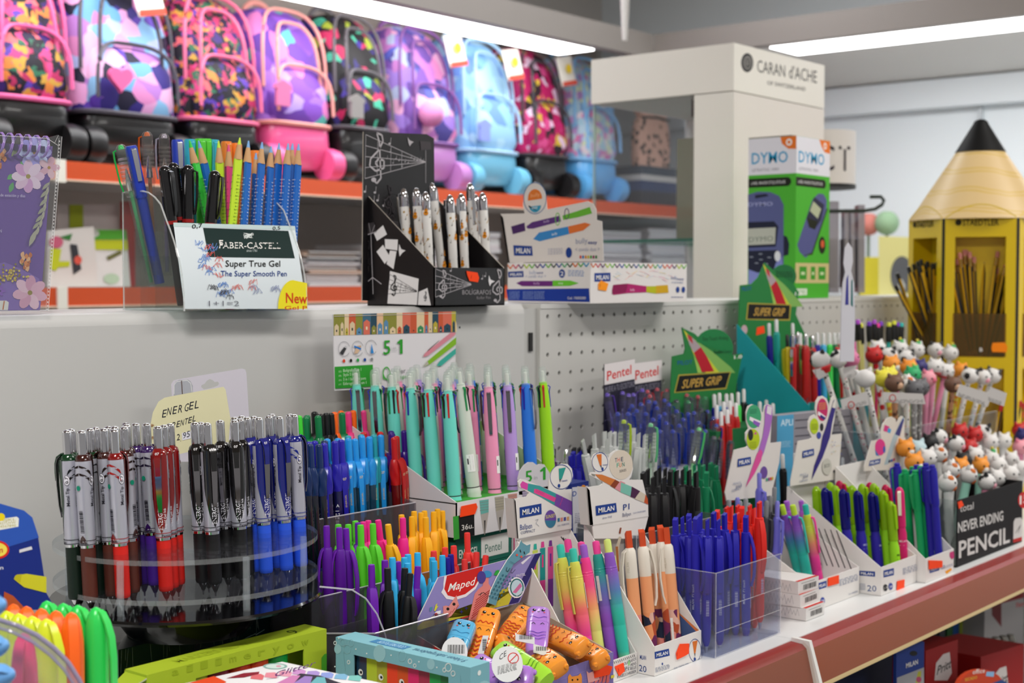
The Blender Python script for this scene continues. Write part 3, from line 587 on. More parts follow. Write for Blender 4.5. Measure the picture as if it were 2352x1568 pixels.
# ================================================================ on the ledge
class Cv(Pl):                                     # upright sheet that curves back with height
    def __init__(s, o, ux, uy, dep): super().__init__(o, ux, uy); s.dep = dep
    def at(s, a, b, off=0): return s.o + s.ux * a + s.uy * b + s.n * (off - s.dep(b))
    def q(s, px, py):
        d = 0.
        for _ in range(8):
            t = Pl(s.o - s.n * d, s.ux, s.uy); r = t.q(px, py); d = s.dep(r[1])
        return r
def card(name, parent, pl, px, th, m, side=None, label=None, off=0.):
    mb = MB(); mb.ext([pl.w(*p, off) for p in px], pl.n * -th, m, side or m); return mb
def quadp(ik, a, b, c, d, m, n=8):                # px quad bl, br, tr, tl, cut in strips so that it follows a curved sheet
    o = ik.up(); g = lambda t: (ik.sf.at(*ik.sf.q(a[0] + (d[0] - a[0]) * t, a[1] + (d[1] - a[1]) * t), o), ik.sf.at(*ik.sf.q(b[0] + (c[0] - b[0]) * t, b[1] + (c[1] - b[1]) * t), o))
    ik.mb.loft([g(i / n) for i in range(n + 1)], m, closed=False, cap0=False, cap1=False)
X_, Y_, Z_ = V((1, 0, 0)), V((0, 1, 0)), V((0, 0, 1))
def front(Y, px=1176, py=700): o = P(px, py, Y=Y); return Pl(V((o.x, Y, ZL)), X_, Z_)
def sidep(X, py=700): return Pl(V((X, 0, ZL)), -Y_, Z_)     # faces -X
OR = ink('#ff4a18')
WHT, NAVY, BLK = ink('#f4f2ee'), ink('#1d3f8c'), ink('#161616')
def milan(ik, x0, y0, x1, y1, x2, y2, x3, y3, t='MILAN'):     # blue name block: bl, br, tr, tl
    ik.polyp(((x0, y0), (x1, y1), (x2, y2), (x3, y3)), NAVY); f = lambda u, v: ((x0 + (x1 - x0) * u) * (1 - v) + (x3 + (x2 - x3) * u) * v, (y0 + (y1 - y0) * u) * (1 - v) + (y3 + (y2 - y3) * u) * v)
    a, b, c = f(.12, .24), f(.88, .24), f(.12, .76); ik.textp(t, *a, *b, a[1] - c[1], WHT, .035)
def sticker(parent, pl, px, m=None, curl=None):
    mb = MB(); mb.ext([pl.w(*p, .0012) for p in px], pl.n * -.0005, m or OR)
    k = Ink(mb, pl, .0014); x0, y0 = px[0]; x1, y1 = px[1]; k.linep([(x0 + (x1 - x0) * .15, y0 + (y1 - y0) * .15 - 6), (x0 + (x1 - x0) * .22, y0 + (y1 - y0) * .2 - 14)], 1.2, ink('#a02a10'))
    return part('price_sticker', mb, parent, 'orange price sticker')
# ---- calendar
pl = front(.004, 50, 700); pl.o.z = ZL
cal = thing('spiral_calendar', 'purple floral spiral calendar in a clear sleeve on the ledge', 'calendar', pl.w(30, 712))
mb = card('sheet', cal, pl, [(-150, 716), (92, 712), (121, 336), (-150, 322)], .004, pap('#6a4a9a')); k = Ink(mb, pl)
k.polyp([(-150, 648), (-60, 620), (10, 602), (60, 622), (90, 640), (94, 690), (92, 711), (-150, 715)], ink('#8467b4'))
k.polyp([(-150, 716), (18, 712), (20, 694), (14, 690), (-150, 692)], ink('#e9e6da')); k.polyp([(5, 711), (8, 711), (11, 691), (8, 691)], ink('#c8764a'))
def flower(k, x, y, r, petals, cp, cc, sq=1., n=7, a0=0.):
    for i in range(petals):
        a = a0 + 2 * math.pi * i / petals; cx, cy = x + r * .55 * math.cos(a), y + r * .55 * math.sin(a) * sq
        pts = [(cx + r * .46 * math.cos(t) * math.cos(a) - r * .30 * math.sin(t) * math.sin(a), cy + (r * .46 * math.cos(t) * math.sin(a) + r * .30 * math.sin(t) * math.cos(a)) * sq) for t in [2 * math.pi * j / 12 for j in range(12)]]
        k.polyp(pts, ink(cp[i % len(cp)]))
    k.circp(x, y, r * .14, r * .14, ink(cc), 12)
def leaf(k, x, y, l, w, a, c):
    k.polyp([(x + l * t * math.cos(a) - s * w * math.sin(math.pi * t) * math.sin(a), y + l * t * math.sin(a) + s * w * math.sin(math.pi * t) * math.cos(a)) for s, ts in ((1, (0, .25, .5, .75, 1)), (-1, (.75, .5, .25))) for t in ts], ink(c))
for x, y, l, w, a, c in ((46, 372, 14, 6, .5, '#67b06a'), (32, 400, 20, 6, 2.5, '#67b06a'), (30, 418, 26, 6, 1.9, '#5aa864'), (8, 336, 30, 5, 2.0, '#9aa878'), (40, 340, 24, 5, 2.2, '#9aa878')): leaf(k, x, y, l, w, a, c)
flower(k, 80, 350, 38, 8, ['#b9b4ee', '#c9d2f0', '#a9a2e8'], '#c9a05a'); flower(k, 112, 385, 26, 5, ['#e0aebc', '#e8c0c8'], '#b0862e'); flower(k, 64, 405, 38, 8, ['#e9c6dc', '#efd6e6', '#d9a4d0'], '#a8984a'); flower(k, 68, 672, 40, 7, ['#e6b3c6', '#efc6d4', '#dda2ba'], '#9a8a3a', a0=.3); flower(k, 0, 668, 12, 5, ['#8a5ab8'], '#3a2a5a')
for x, y in ((6, 372), (58, 608)):
    for i in range(14): leaf(k, x + random.uniform(-12, 12), y + 16 - i * 2.6, 14, 4.5, -1.57 + random.uniform(-.8, .8), random.choice(['#e08a4a', '#f0b884', '#c9703a']))
for i in range(60): k.circp(4 + random.gauss(16, 16), 632 + random.gauss(0, 10), 2.6, 2.6, ink(random.choice(['#c9a838', '#8a7a2a', '#e0c860'])), 8)
sp = [(112, 415), (106, 450), (100, 490), (88, 520), (74, 550)]; k.linep(sp, 1, ink('#a5a58c'))
for i, (x, y) in enumerate(((112, 418), (108, 436), (106, 455), (102, 474), (97, 492), (90, 508))): leaf(k, x, y, 26, 4, 2.35, '#a5a58c'); leaf(k, x - 4, y + 10, 22, 3.5, 1.75, '#b5b29a')
leaf(k, 82, 526, 44, 6, 2.0, '#b5b29a'); k.textp('de estación y días', -2, 451, 55, 453, 7, ink('#d9cfe6')); k.textp('CIÓN', -18, 534, 1, 534, 8, ink('#cfc6e0'))
part('sheet', mb, cal)
mb = MB()
for i in range(8):
    x = 97 - 20.5 * i; y = 341 - 1.6 * i
    for dx in (0, 3): c0 = pl.w(x + dx, y - 4); mb.tube([c0 + V((.0042 * math.sin(t) * .4, 0, 0)) + Y_ * (-.0045 + .0075 * math.cos(t) + .003) + Z_ * .0095 * math.sin(t) for t in [2 * math.pi * j / 14 for j in range(14)]], .0007, pla('#a88ad0'), 5, True)
    c1 = pl.w(x, y + 2, .0008); mb.box(c1 - V((.002, .0006, .0028)), c1 + V((.002, .0002, .0028)), mat('#3a2a5c', .6))
part('spiral_binding', mb, cal, 'lilac wire spiral')
mb = card('s', cal, pl, [(-150, 717), (98, 713), (129, 315), (120, 311), (95, 318), (-150, 302)], .0006, clear(op=.04), off=.009); k = Ink(mb, pl, .0092)
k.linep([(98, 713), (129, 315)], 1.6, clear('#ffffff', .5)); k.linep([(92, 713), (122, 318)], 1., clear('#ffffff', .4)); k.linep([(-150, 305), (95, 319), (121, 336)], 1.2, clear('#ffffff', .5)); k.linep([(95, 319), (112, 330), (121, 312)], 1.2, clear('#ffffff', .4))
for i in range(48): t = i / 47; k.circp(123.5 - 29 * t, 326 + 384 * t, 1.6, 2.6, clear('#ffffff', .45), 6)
part('sleeve', mb, cal, 'clear plastic sleeve')
# ---- pen holder with the paper sign
pl0 = front(-.022, 563, 709); dep = lambda b: .026 * max(0, b / .088) ** 2.2
cv = Cv(pl0.o, X_, Z_, dep)
hol = thing('pen_holder', 'clear acrylic pen holder with scribbled paper sign on the ledge', 'pen holder', (pl0.o.x, .02, ZL))
xl, xr = cv.w(424, 709).x, cv.w(704, 709).x; zt = cv.w(540, 515).z - ZL; AC = clear('#f4f7f6', .02); yb = .075
zb = P(330, 440, X=xl - .001).z - ZL
mb = MB(); n = 10
prof = [(-.022 + dep(zt * i / n), zt * i / n) for i in range(n + 1)]; cur = [prof[-1][0] + (yb * .55 - prof[-1][0]) * t + 0 for t in (.25, .5, .75, 1)]; hz = [zt + (zb - zt) * (t ** .5) for t in (.3, .62, .88, 1)]
sidepro = prof + list(zip(cur, hz)) + [(yb, zb), (yb, 0)]
for x, s in ((xl - .002, 1), (xr - .001, 1)): mb.ext([V((x, y, ZL + z + .0005)) for y, z in sidepro], V((.003, 0, 0)), AC)
mb.box((xl, yb - .003, ZL + .0005), (xr, yb, ZL + zb), AC); mb.box((xl, -.018, ZL + .0005), (xr, yb, ZL + .003), AC); mb.box((xl, .022, ZL + .003), (xr, .024, ZL + zt * .9), AC); mb.box((xl - .001, .045, ZL + .003), (xr, .047, ZL + .055), AC)
for x in (xl - .0005, xr + .0005):
    for (a, b), (c, d) in zip(sidepro, sidepro[1:]): mb.tube([(x, a, ZL + b + .0006), (x, c, ZL + d + .0006)], .0009, clear('#ffffff', .35), 6)
part('acrylic_body', mb, hol)
mb = MB(); mb.loft([(cv.at(-.081 + 0 * i, zt * i / n) , cv.at(.0815, zt * i / n)) for i in range(n + 1)], pap('#dfe8ee'), closed=False, cap0=False, cap1=False)
mb.v = []; mb.f = []; mb.m = []; mb.sm = []
quadp(Ink(mb, cv, 0), (424, 709), (704, 709), (677, 519), (398, 511), pap('#dde7ec'), 12); k = Ink(mb, cv, .0003)
quadp(k, (398, 520), (679, 528), (677, 519), (398, 511), ink('#c2d6d6'), 2); quadp(k, (479, 590), (677, 593), (662, 530), (466, 523), ink('#0e2a28'), 8)
k.textp('FABER-CASTELL', 503, 570, 644, 571, 15, WHT, .01); k.textp('F', 503, 570, 512, 570, 20, WHT, .0); k.textp('since 1761', 566, 578, 590, 578, 6, ink('#c9d2d0'))
for i in range(26): k.linep([(558 + random.uniform(0, 24), 534 + random.uniform(0, 13)), (558 + random.uniform(0, 24), 536 + random.uniform(0, 12))], 1.3, ink('#dfe6e4'))
k.textp('Super True Gel', 517, 612, 643, 612, 15, BLK, .018); k.textp('The Super Smooth Pen', 506, 634, 658, 634, 13, ink('#22428a'), .014)
k.textp('0,7', 440, 525, 464, 522, 10, BLK, .02); k.textp('0,5', 625, 528, 643, 527, 8, BLK, .02)
for c, n_, xx, yy, sx, sy in (('#6a94d8', 10, 465, 590, 18, 40), ('#d86058', 6, 480, 600, 14, 34), ('#5a86cc', 5, 505, 665, 14, 18), ('#d86a62', 4, 550, 660, 20, 14), ('#4a4a52', 5, 495, 668, 30, 14), ('#8a94b8', 4, 600, 655, 26, 14)):
    for i in range(n_):
        x, y = xx + random.uniform(-sx, sx), yy + random.uniform(-sy, sy); pts = []
        for j in range(9): pts.append((x + j * 2.2 + 5 * math.sin(j * 1.9 + i), y + 7 * math.cos(j * 2.3 + i * 1.7)))
        k.linep(pts, 1., ink(c))
k.textp('1+1=2', 478, 702, 548, 702, 12, ink('#7a7c86'), -.01)
pts = [cv.q(637 + 0, 709)] + [cv.q(671 - 34 * math.cos(math.pi * i / 16), 709 - 66 * math.sin(math.pi * min(i / 16, .5 + 0 * i)) if i <= 8 else 643 + 0) for i in range(1, 9)] + [cv.q(704, 646 + 4), cv.q(704, 709)]
k.poly(pts, ink('#f2e428')); k.textp('New', 655, 695, 704, 697, 24, ink('#d8431c'), .03); k.textp('Gel P', 652, 711, 704, 711, 9, ink('#d8431c'), .02)
part('paper_sign', mb, hol, 'pale paper sign covered in pen scribbles')
G1 = 'pencils and pens in the clear holder with paper sign'
BL, LM, GN, PK = ('#1f6cc8', '#dfe8f4'), ('#cdf02e', '#2a7a2a'), ('#3fd84a', '#1a7a2a'), ('#f0468a', '#a02050')
L = .175; b = 'sharpened blue dotted grip pencil in scribbled-sign holder'
stand_px('tri', BL, [(571, 323, .12, .02), (602, 326, .11, .02), (623, 335, .11, .02), (641, 328, .11, .02), (662, 329, .1, .02), (672, 329, .1, .02), (686, 330, .09, .02), (588, 351, .1, .04)], L, ZL + .003, .0102, b, 'pencil', G1, face=20, jit=.01, Y=[.020, .019, .031, .028, .020, .033, .021, .045])
stand_px('tri', BL, [(456, 323, -.27, .0)], L, ZL, .01, 'blue dotted grip pencil tipped the other way behind black pens', 'pencil', G1, face=20, jit=.0, Y=.040)
stand_px('tri', LM, [(502, 323, -.02, .02), (551, 316, .14, .02)], L, ZL, .01, 'sharpened lime dotted grip pencil in scribbled-sign holder', 'pencil', G1, face=-10, jit=0, Y=[.042, .018])
stand_px('tri', GN, [(435, 322, -.28, .0)], L, ZL, .01, 'bright green dotted grip pencil in scribbled-sign holder', 'pencil', G1, face=30, jit=0, Y=.034)
stand_px('tri', PK, [(525, 332, .02, .02)], L, ZL, .01, 'pink grip pencil among the orange fineliners on ledge', 'pencil', G1, face=30, jit=0, Y=.046)
for cols, nm, pts, yy in (('#2fb0c8', 'turquoise', [(436, 320), (491, 321)], .062), ('#58d03a', 'leaf green', [(460, 319), (474, 319)], .062), ('#f0862a', 'orange', [(520, 325), (543, 329), (586, 346)], .062), ('#2440b8', 'royal blue', [(407, 321, -.02, .02), (300, 335, -.24, .0)], .05)):
    stand_px('marker', cols, pts, .14, ZL, .012, nm + ' capped fineliner at back of the scribbled-sign holder', 'pen', G1, face=30, Y=yy, jit=.01)
for c, nm, pt in ((('#8a5a3a', '#e06a1c', '#f2f0ee'), 'clear gel pen with orange clip in scribbled-sign holder', (337, 301, -.05, .02)), (('#7a6a98', '#b9b4c8', '#f2f0ee'), 'clear gel pen with violet refill in scribbled-sign holder', (377, 306, -.0, .02)), (('#4a9a6a', '#2fd86a', '#f2f6f2'), 'clear gel pen with green clip leaning outward from holder', (276, 331, -.26, .0))):
    stand_px('clear_gel', c, [pt], .1445, ZL, .012, nm, 'pen', G1, face=-70, Y=.052, jit=0)
for t_, pt, fc in (('0.7', (377, 380, -.16, -.02), 60), ('0.5', (397, 373, -.10, .02), 70), ('0.70', (432, 378, .0, -.02), 85), ('0.50', (494, 391, .10, -.02), 75)):
    stand_px('black_gel', t_[:3] if len(t_) == 3 else t_[:3] + ' ', [pt], .14, ZL, .012, 'black domed gel pen with red band in scribbled-sign holder', 'pen', G1, face=fc, Y=.020 if pt[0] != 397 else .030, jit=0)
# ---- black music pen box
Yf, Yb = -.022, .088; pf = front(Yf, 997, 700); xa, xb = P(998, 700, Y=Yf).x, P(1159, 698, Y=Yf).x; KP = mat('#141214', .3); KS = mat('#b8b0a4', .8)
pf = Pl(V((xa, Yf, ZL)), X_, Z_); ps = Pl(V((xa, Yf, ZL)), -Y_, Z_); pb = Pl(V((xa, Yb - .002, ZL)), X_, Z_)
bx = thing('pen_display_box', 'black cardboard pen box printed with white sheet music', 'display box', (xa + .05, .03, ZL))
hf = pf.q(1000, 614)[1]; hd = ps.q(836, 448)[1]; ht = pb.q(836, 303)[1]
mb = MB(); mb.box((xa, Yf, ZL), (xb, Yf + .0015, ZL + hf), KP); mb.box((xa, Yf, ZL), (xb, Yb, ZL + .0015), KP)
for x in (xa, xb - .0015): mb.ext([V((x, y, ZL + z)) for y, z in ((Yf, 0), (Yb, 0), (Yb, hd), (Yf, hf))], V((.0015, 0, 0)), KP, KS)
part('tray', mb, bx); tray = bx
def staff(k, P0, P1, P2, P3, m, nl=5, wd=1.4):     # five lines narrowing from (P0..P1) to (P2..P3), with a clef and notes
    for i in range(nl): t = i / (nl - 1); k.linep([(P0[0] + (P1[0] - P0[0]) * t, P0[1] + (P1[1] - P0[1]) * t), (P2[0] + (P3[0] - P2[0]) * t, P2[1] + (P3[1] - P2[1]) * t)], wd, m)
    for s in (.0, .2, .42, .6): k.linep([(P0[0] + (P2[0] - P0[0]) * s, P0[1] + (P2[1] - P0[1]) * s), (P1[0] + (P3[0] - P1[0]) * s, P1[1] + (P3[1] - P1[1]) * s)], wd * .8, m)
    for i in range(14): s = .3 + .05 * i; t = random.uniform(.2, .9); x = P0[0] + (P2[0] - P0[0]) * s; y = (P0[1] + (P2[1] - P0[1]) * s) * (1 - t) + (P1[1] + (P3[1] - P1[1]) * s) * t; k.circp(x, y, wd, wd * .8, m, 8); k.linep([(x + wd, y), (x + wd, y - wd * 5)], wd * .5, m)
def clef(k, x, y, h, m, wd=3.):
    pts = [(-.10, .42), (-.02, .50), (.06, .40), (.03, -.3), (-.02, -.48), (.08, -.44), (.10, -.32), (.02, -.15), (-.14, .02), (-.16, .16), (-.04, .26), (.12, .20), (.12, .06), (.02, .02), (-.05, .10), (.0, .17)]
    k.linep([(x + a * h, y + b * h) for a, b in pts], wd, m); k.circp(x - .08 * h, y + .43 * h, .05 * h, .045 * h, m, 10)
GY = ink('#b8b4b8')
k = Ink(mb := MB(), pb); mb.ext([pb.w(*p) for p in [(832, 690), (1000, 695), (997, 318), (980, 308), (835, 302)]], V((0, .0015, 0)), KP, KS)
staff(k, (840, 309), (838, 410), (978, 372), (978, 372), GY); clef(k, 867, 362, 118, GY, 4.5); k.linep([(977, 372), (977, 420)], 1.2, GY); k.polyp([(966, 345), (990, 343), (988, 326), (964, 324)], ink('#4a464a')); k.linep([(977, 345), (977, 372)], 1.2, GY)
for x, y in ((896, 322), (839, 432), (862, 434), (868, 452), (882, 464), (858, 455)): k.circp(x - 2, y + 8, 3, 2.6, GY, 8); k.linep([(x, y + 8), (x + 1, y - 6)], 1.2, GY)
k.polyp([(935, 315), (940, 322), (949, 326), (944, 330), (940, 336), (937, 328)], GY); clef(k, 892, 460, 70, ink('#3a363a'), 3); clef(k, 900, 500, 50, ink('#3a363a'), 3)
for i in range(5): k.linep([(885, 505 + 4 * i), (920, 512 + 4 * i)], 1., ink('#6a666a'))
part('back_panel', mb, bx)
mb = bx.children[0]; mb2 = MB(); k = Ink(mb2, ps)
for q in ([(866, 553), (859, 536), (880, 517), (889, 538)], [(884, 549), (914, 550), (913, 575), (885, 571)], [(865, 578), (880, 562), (896, 590), (884, 606)], [(896, 575), (911, 577), (904, 618), (888, 606)], [(890, 697), (958, 700), (962, 640), (896, 622)], [(960, 700), (990, 701), (982, 661), (962, 670)]): k.polyp(q, ink('#f0eeee'))
k.polyp([(917, 560), (922, 572), (932, 575), (924, 581), (918, 589), (916, 575)], ink('#f0eeee')); staff(k, (896, 630), (891, 675), (958, 668), (958, 670), ink('#3a3638'), wd=1); clef(k, 906, 655, 48, BLK, 2.6); clef(k, 978, 680, 22, ink('#505055'), 1.4)
k.linep([(853, 540), (858, 675)], 2., GY); k.linep([(840, 651), (857, 637), (877, 652)], 2., GY); k.polyp([(837, 515), (860, 510), (866, 532), (841, 540)], ink('#3c383a')); k.linep([(841, 540), (866, 532)], 2, GY); k.linep([(848, 512), (853, 540), (862, 516)], 1, GY); clef(k, 843, 590, 80, ink('#2c292b'), 4)
part('side_print', mb2, bx)
mb = MB(); k = Ink(mb, pf); staff(k, (1000, 617), (1000, 682), (1082, 652), (1082, 654), GY, wd=1.2); clef(k, 1017, 652, 66, GY, 3); clef(k, 1143, 656, 78, GY, 3.6)
k.textp('BOLÍGRAFOS', 1061, 676, 1127, 676, 11, ink('#a8a4a8'), -.012); k.textp('Roller Pen', 1094, 687, 1126, 686, 7, ink('#8a868a')); k.polyp([(1122, 632), (1126, 642), (1136, 646), (1128, 650), (1124, 657), (1121, 645)], ink('#e4e2e4'))
for x, y in ((1106, 640), (1113, 634), (1034, 622)): k.circp(x, y, 2, 2, GY, 8); k.linep([(x + 2, y), (x + 2, y - 9)], 1, GY)
part('front_print', mb, bx); sticker(bx, pf, [(1077, 645), (1096, 648), (1099, 638), (1095, 626), (1070, 622), (1072, 632)])
G2 = 'music pens in the black box'
for i, (x, y, lx, fc, yy) in enumerate(((926, 432, -.05, -55, .050), (955, 431, -.05, 160, .038), (977, 440, -.02, 170, .022), (991, 420, -.12, 150, .05), (1033, 447, -.02, -50, .02), (1059, 444, -.02, -30, .03), (1079, 420, -.05, 20, .04), (1108, 442, -.03, 160, .02), (1092, 446, -.02, 30, .06))):
    stand_px('music', i % 4, [(x, y, lx, .05)], .14, ZL, .011, 'white instrument-print pen with chrome top in black music box', 'pen', G2, face=fc, Y=yy - .004, jit=0)
# ---- white display box with zigzag edge, turned so that its corner faces the viewer
Yf = -.042; xa = P(1356, 694, Y=Yf).x; ps = Pl(V((xa, Yf, ZL)), -Y_, Z_); pf = Pl(V((xa, Yf, ZL)), X_, Z_)
yb = Yf - ps.q(1166, 690)[0]; xb = xa + pf.q(1577, 688)[0]; h = pf.q(1358, 602)[1]
bx = thing('pen_display_box', 'white pen display box with zigzag border and tall pen-picture header', 'display box', (xa + .1, Yf + .07, ZL))
CW = pap('#e6e2e0'); mb = MB(); mb.box((xa, Yf, ZL + .0005), (xb, yb, ZL + h), CW)
ZZ = ['#e0702a', '#58b040', '#26402a', '#2a4a9a', '#6ab82e', '#5a2a6a', '#b8d020', '#d03a5a', '#3a9ac8', '#e0702a', '#3aa86a', '#203a28', '#2450a8', '#62b838', '#5a2a6a']
for pl_, xs, n_, y0, y1 in ((ps, (1166, 1353), 15, 612, 607), (pf, (1357, 1576), 20, 609, 612)):
    k = Ink(mb, pl_)
    for i in range(n_):
        a = xs[0] + (xs[1] - xs[0]) * i / n_; c = xs[0] + (xs[1] - xs[0]) * (i + 1) / n_; y = y0 + (y1 - y0) * i / n_; k.linep([(a, y - 4), ((a + c) / 2, y + 5), (c, y - 4)], 3.2, ink(ZZ[(i * 7) % 15]))
k = Ink(mb, ps); k.polyp([(1167, 690), (1355, 693.5), (1353, 662), (1163, 664)], ink('#1a3a9a'))
milan(k, 1168, 637, 1203, 636, 1202, 622, 1167, 624); k.textp('bully', 1216, 630, 1232, 629, 9, ink('#9aa8c8')); k.textp('easy', 1233, 629, 1248, 628, 6, NAVY, .02); k.textp('< combi duo >', 1207, 638, 1254, 637, 7, ink('#8a98b8')); k.circp(1291, 628, 7, 10, NAVY); k.textp('2', 1287, 633, 1295, 633, 10, WHT, .02); k.smallp(1305, 621, 1342, 622, 4, ink('#7a98c8'))
k.polyp([(1186, 650), (1198, 645), (1270, 645), (1270, 657), (1200, 657)], ink('#6a2a78')); k.polyp([(1270, 657), (1270, 644), (1310, 644), (1330, 650), (1310, 656)], ink('#6cc832')); k.textp('bully', 1226, 653, 1240, 653, 6, ink('#c8a8d0')); k.textp('easy', 1283, 652, 1294, 652, 5, WHT)
for x in (1170, 1202, 1228): k.smallp(x, 670, x + 24, 670, 5, ink('#8aa0d8'))
k.textp('Cod.: 1765032050', 1305, 687, 1347, 687, 6, WHT, .01)
k = Ink(mb, pf); milan(k, 1365, 647, 1402, 646, 1402, 626, 1365, 627)
for i in range(30): x, y = random.uniform(1405, 1535), random.uniform(622, 645); k.linep([(x, y), (x + random.uniform(4, 16), y + random.uniform(-8, 8))], 1.4, ink(random.choice(['#efc6c0', '#e8c8d4', '#ecdcae', '#d2dfe6'])))
k.polyp([(1405, 668), (1408, 654), (1440, 651), (1484, 657), (1484, 671), (1440, 673), (1408, 677)], ink('#b0206a')); k.polyp([(1484, 657), (1505, 657), (1533, 654), (1535, 672), (1505, 674), (1484, 671)], ink('#b8bc1c')); k.polyp([(1405, 675), (1408, 654), (1440, 651), (1440, 659), (1436, 672)], ink('#8a1450')); k.polyp([(1506, 656), (1533, 654), (1535, 672), (1506, 674)], ink('#d0a418')); k.textp('bully', 1447, 668, 1457, 668, 6, ink('#e8c0d4'), .02)
k.textp('bully', 1541, 641, 1555, 642, 9, ink('#8a9ac0')); k.textp('easy', 1555, 643, 1570, 643, 6, NAVY); k.textp('combi', 1542, 650, 1568, 651, 6, ink('#9aa4c0')); k.circp(1556, 665, 4, 7, NAVY); k.circp(1569, 665, 4, 7, NAVY); k.smallp(1541, 682, 1568, 682, 1, NAVY)
part('box', mb, bx); sticker(bx, pf, [(1373, 665), (1391, 668), (1396, 651), (1379, 644), (1373, 652)], ink('#ff9a1c'))
ph = Pl(V((xa + .006, Yf, ZL)), -Y_, Z_)
mb = card('h', bx, ph, [(1168, 603), (1386, 599), (1382, 508), (1370, 505), (1369, 480), (1362, 468), (1350, 462), (1256, 481), (1254, 455), (1248, 431), (1238, 420), (1228, 417), (1214, 425), (1204, 445), (1201, 470), (1205, 490), (1149, 491)], .0012, pap('#dfd9d4'), pap('#cfc9c4')); k = Ink(mb, ph)
k.ringp(1229, 455, 26, 36, 2, ink('#4a6a9a')); k.polyp([(1213, 461)] + [(1229 + 16.5 * math.cos(R(a)), 456 - 22 * math.sin(R(a))) for a in range(180, -1, -20)], ink('#e07a30')); k.polyp([(1214, 475)] + [(1229 + 14 * math.cos(R(a)), 471 - 17 * math.sin(R(a))) for a in range(180, 361, 20)], ink('#3a98b8')); k.textp('bully', 1219, 453, 1240, 450, 9, ink('#f0b080')); k.textp('easy', 1222, 480, 1235, 478, 6, WHT)
k.polyp([(1174, 520), (1205, 511), (1207, 530), (1178, 538)], ink('#4a2a62')); k.polyp([(1209, 520), (1222, 510), (1286, 495), (1289, 508), (1225, 525), (1212, 525)], ink('#5a3478')); k.polyp([(1292, 495), (1325, 485), (1355, 475), (1360, 490), (1327, 499), (1294, 505)], ink('#6ab638')); k.ringp(1281, 503, 5, 14, 2, ink('#6ac43a')); k.ringp(1302, 491, 5, 12, 2, ink('#4a2a62')); k.textp('bully', 1249, 512, 1262, 509, 6, ink('#c8b4d8'))
k.polyp([(1225, 549), (1238, 534), (1305, 520), (1308, 537), (1240, 554)], ink('#3a88c8')); k.polyp([(1305, 520), (1344, 511), (1357, 515), (1340, 529), (1308, 537)], ink('#e07436')); k.textp('bully', 1268, 541, 1280, 538, 6, WHT); milan(k, 1181, 587, 1224, 587, 1222, 565, 1179, 563)
k.smallp(1259, 572, 1292, 570, 4, ink('#b4b4c4')); k.circp(1307, 580, 7, 12, NAVY); k.textp('bully', 1323, 560, 1350, 558, 13, ink('#9aa0b8')); k.textp('easy', 1351, 560, 1372, 560, 8, NAVY, .02); k.textp('< combi duo >', 1322, 577, 1378, 576, 9, ink('#a0a4b8'))
for i, c in enumerate(('#d0403a', '#3a78b8', '#d8862a', '#c8b82a', '#4a9a3a', '#8a2a5a', '#2a7a3a')): k.circp(1334 + 6 * i, 590, 2.4, 4, ink(c), 8)
part('header', mb, bx)
mb = MB(); mb.ext([ph.w(*p) for p in ((1168, 603), (1149, 491), (1156, 500), (1171, 603))], V((.03, 0, 0)), pap('#e9e4dc')); part('header_fold', mb, bx)
# ---- green and white label-printer box
Yf = .004; xa = P(1826, 685, Y=Yf).x; pf = Pl(V((xa, Yf, ZL)), X_, Z_); ps = Pl(V((xa, Yf, ZL)), -Y_, Z_); W_ = pf.q(1903, 684)[0]; D_ = -ps.q(1717, 682)[0]; H_ = pf.q(1827, 311)[1]
bx = thing('label_maker_box', 'tall green and white label maker carton on the ledge', 'box', (xa + W_ / 2, Yf + D_ / 2, ZL))
GR = pap('#4db234'); mb = MB(); mb.box((xa, Yf, ZL + .0005), (xa + W_, Yf + D_, ZL + H_), GR)
for pl_, w0, w1 in ((ps, -D_, 0), (pf, 0, W_)):
    k = Ink(mb, pl_); zw = pf.q(1827, 397)[1]; s = 1; k.rect(w0, zw, w1, H_ - .0002, ink('#e4e4ec'))
    k.text('DYMO', w0 + (w1 - w0) * .07, zw + .019, .0195, ink('#2a9ac8'), (w1 - w0) * .76, bold=.03); k.text('LETRATAG 100H', w0 + (w1 - w0) * .08, zw + .006, .005, ink('#70707a'), (w1 - w0) * .56)
    k.rect(w0, zw - .021, w0 + (w1 - w0) * .82, zw - .006, ink('#1c2018')); k.circ(w0 + (w1 - w0) * .82, zw - .0135, .0075, ink('#1c2018')); k.text('LABEL MAKER ETIQUETEUSE', w0 + (w1 - w0) * .06, zw - .016, .005, ink('#dcdcdc'), (w1 - w0) * .72, bold=.01)
    cx = w1 - (w1 - w0) * .16; k.poly([(w1, H_ - .0003), (w1 - (w1 - w0) * .33, H_ - .0003), (cx - .012, H_ - .012), (cx, H_ - .021), (w1, H_ - .022)], ink('#e8782a')); k.circ(cx + .001, H_ - .010, .0058, WHT); k.circ(cx + .001, H_ - .010, .003, ink('#e8782a'))
k = Ink(mb, ps)                                    # printed device on the left face
LV, DK = ink('#7f88c8'), ink('#22263a')
k.polyp([(1719, 650), (1800, 640), (1800, 470), (1790, 450), (1770, 441), (1740, 440), (1718, 447)], ink('#596090')); k.polyp([(1719, 595), (1796, 590), (1802, 640), (1719, 655)], LV); k.polyp([(1734, 448), (1760, 445), (1766, 450), (1735, 456)], DK); k.textp('DYMO', 1718, 474, 1775, 472, 9, ink('#aab0dc'), .02)
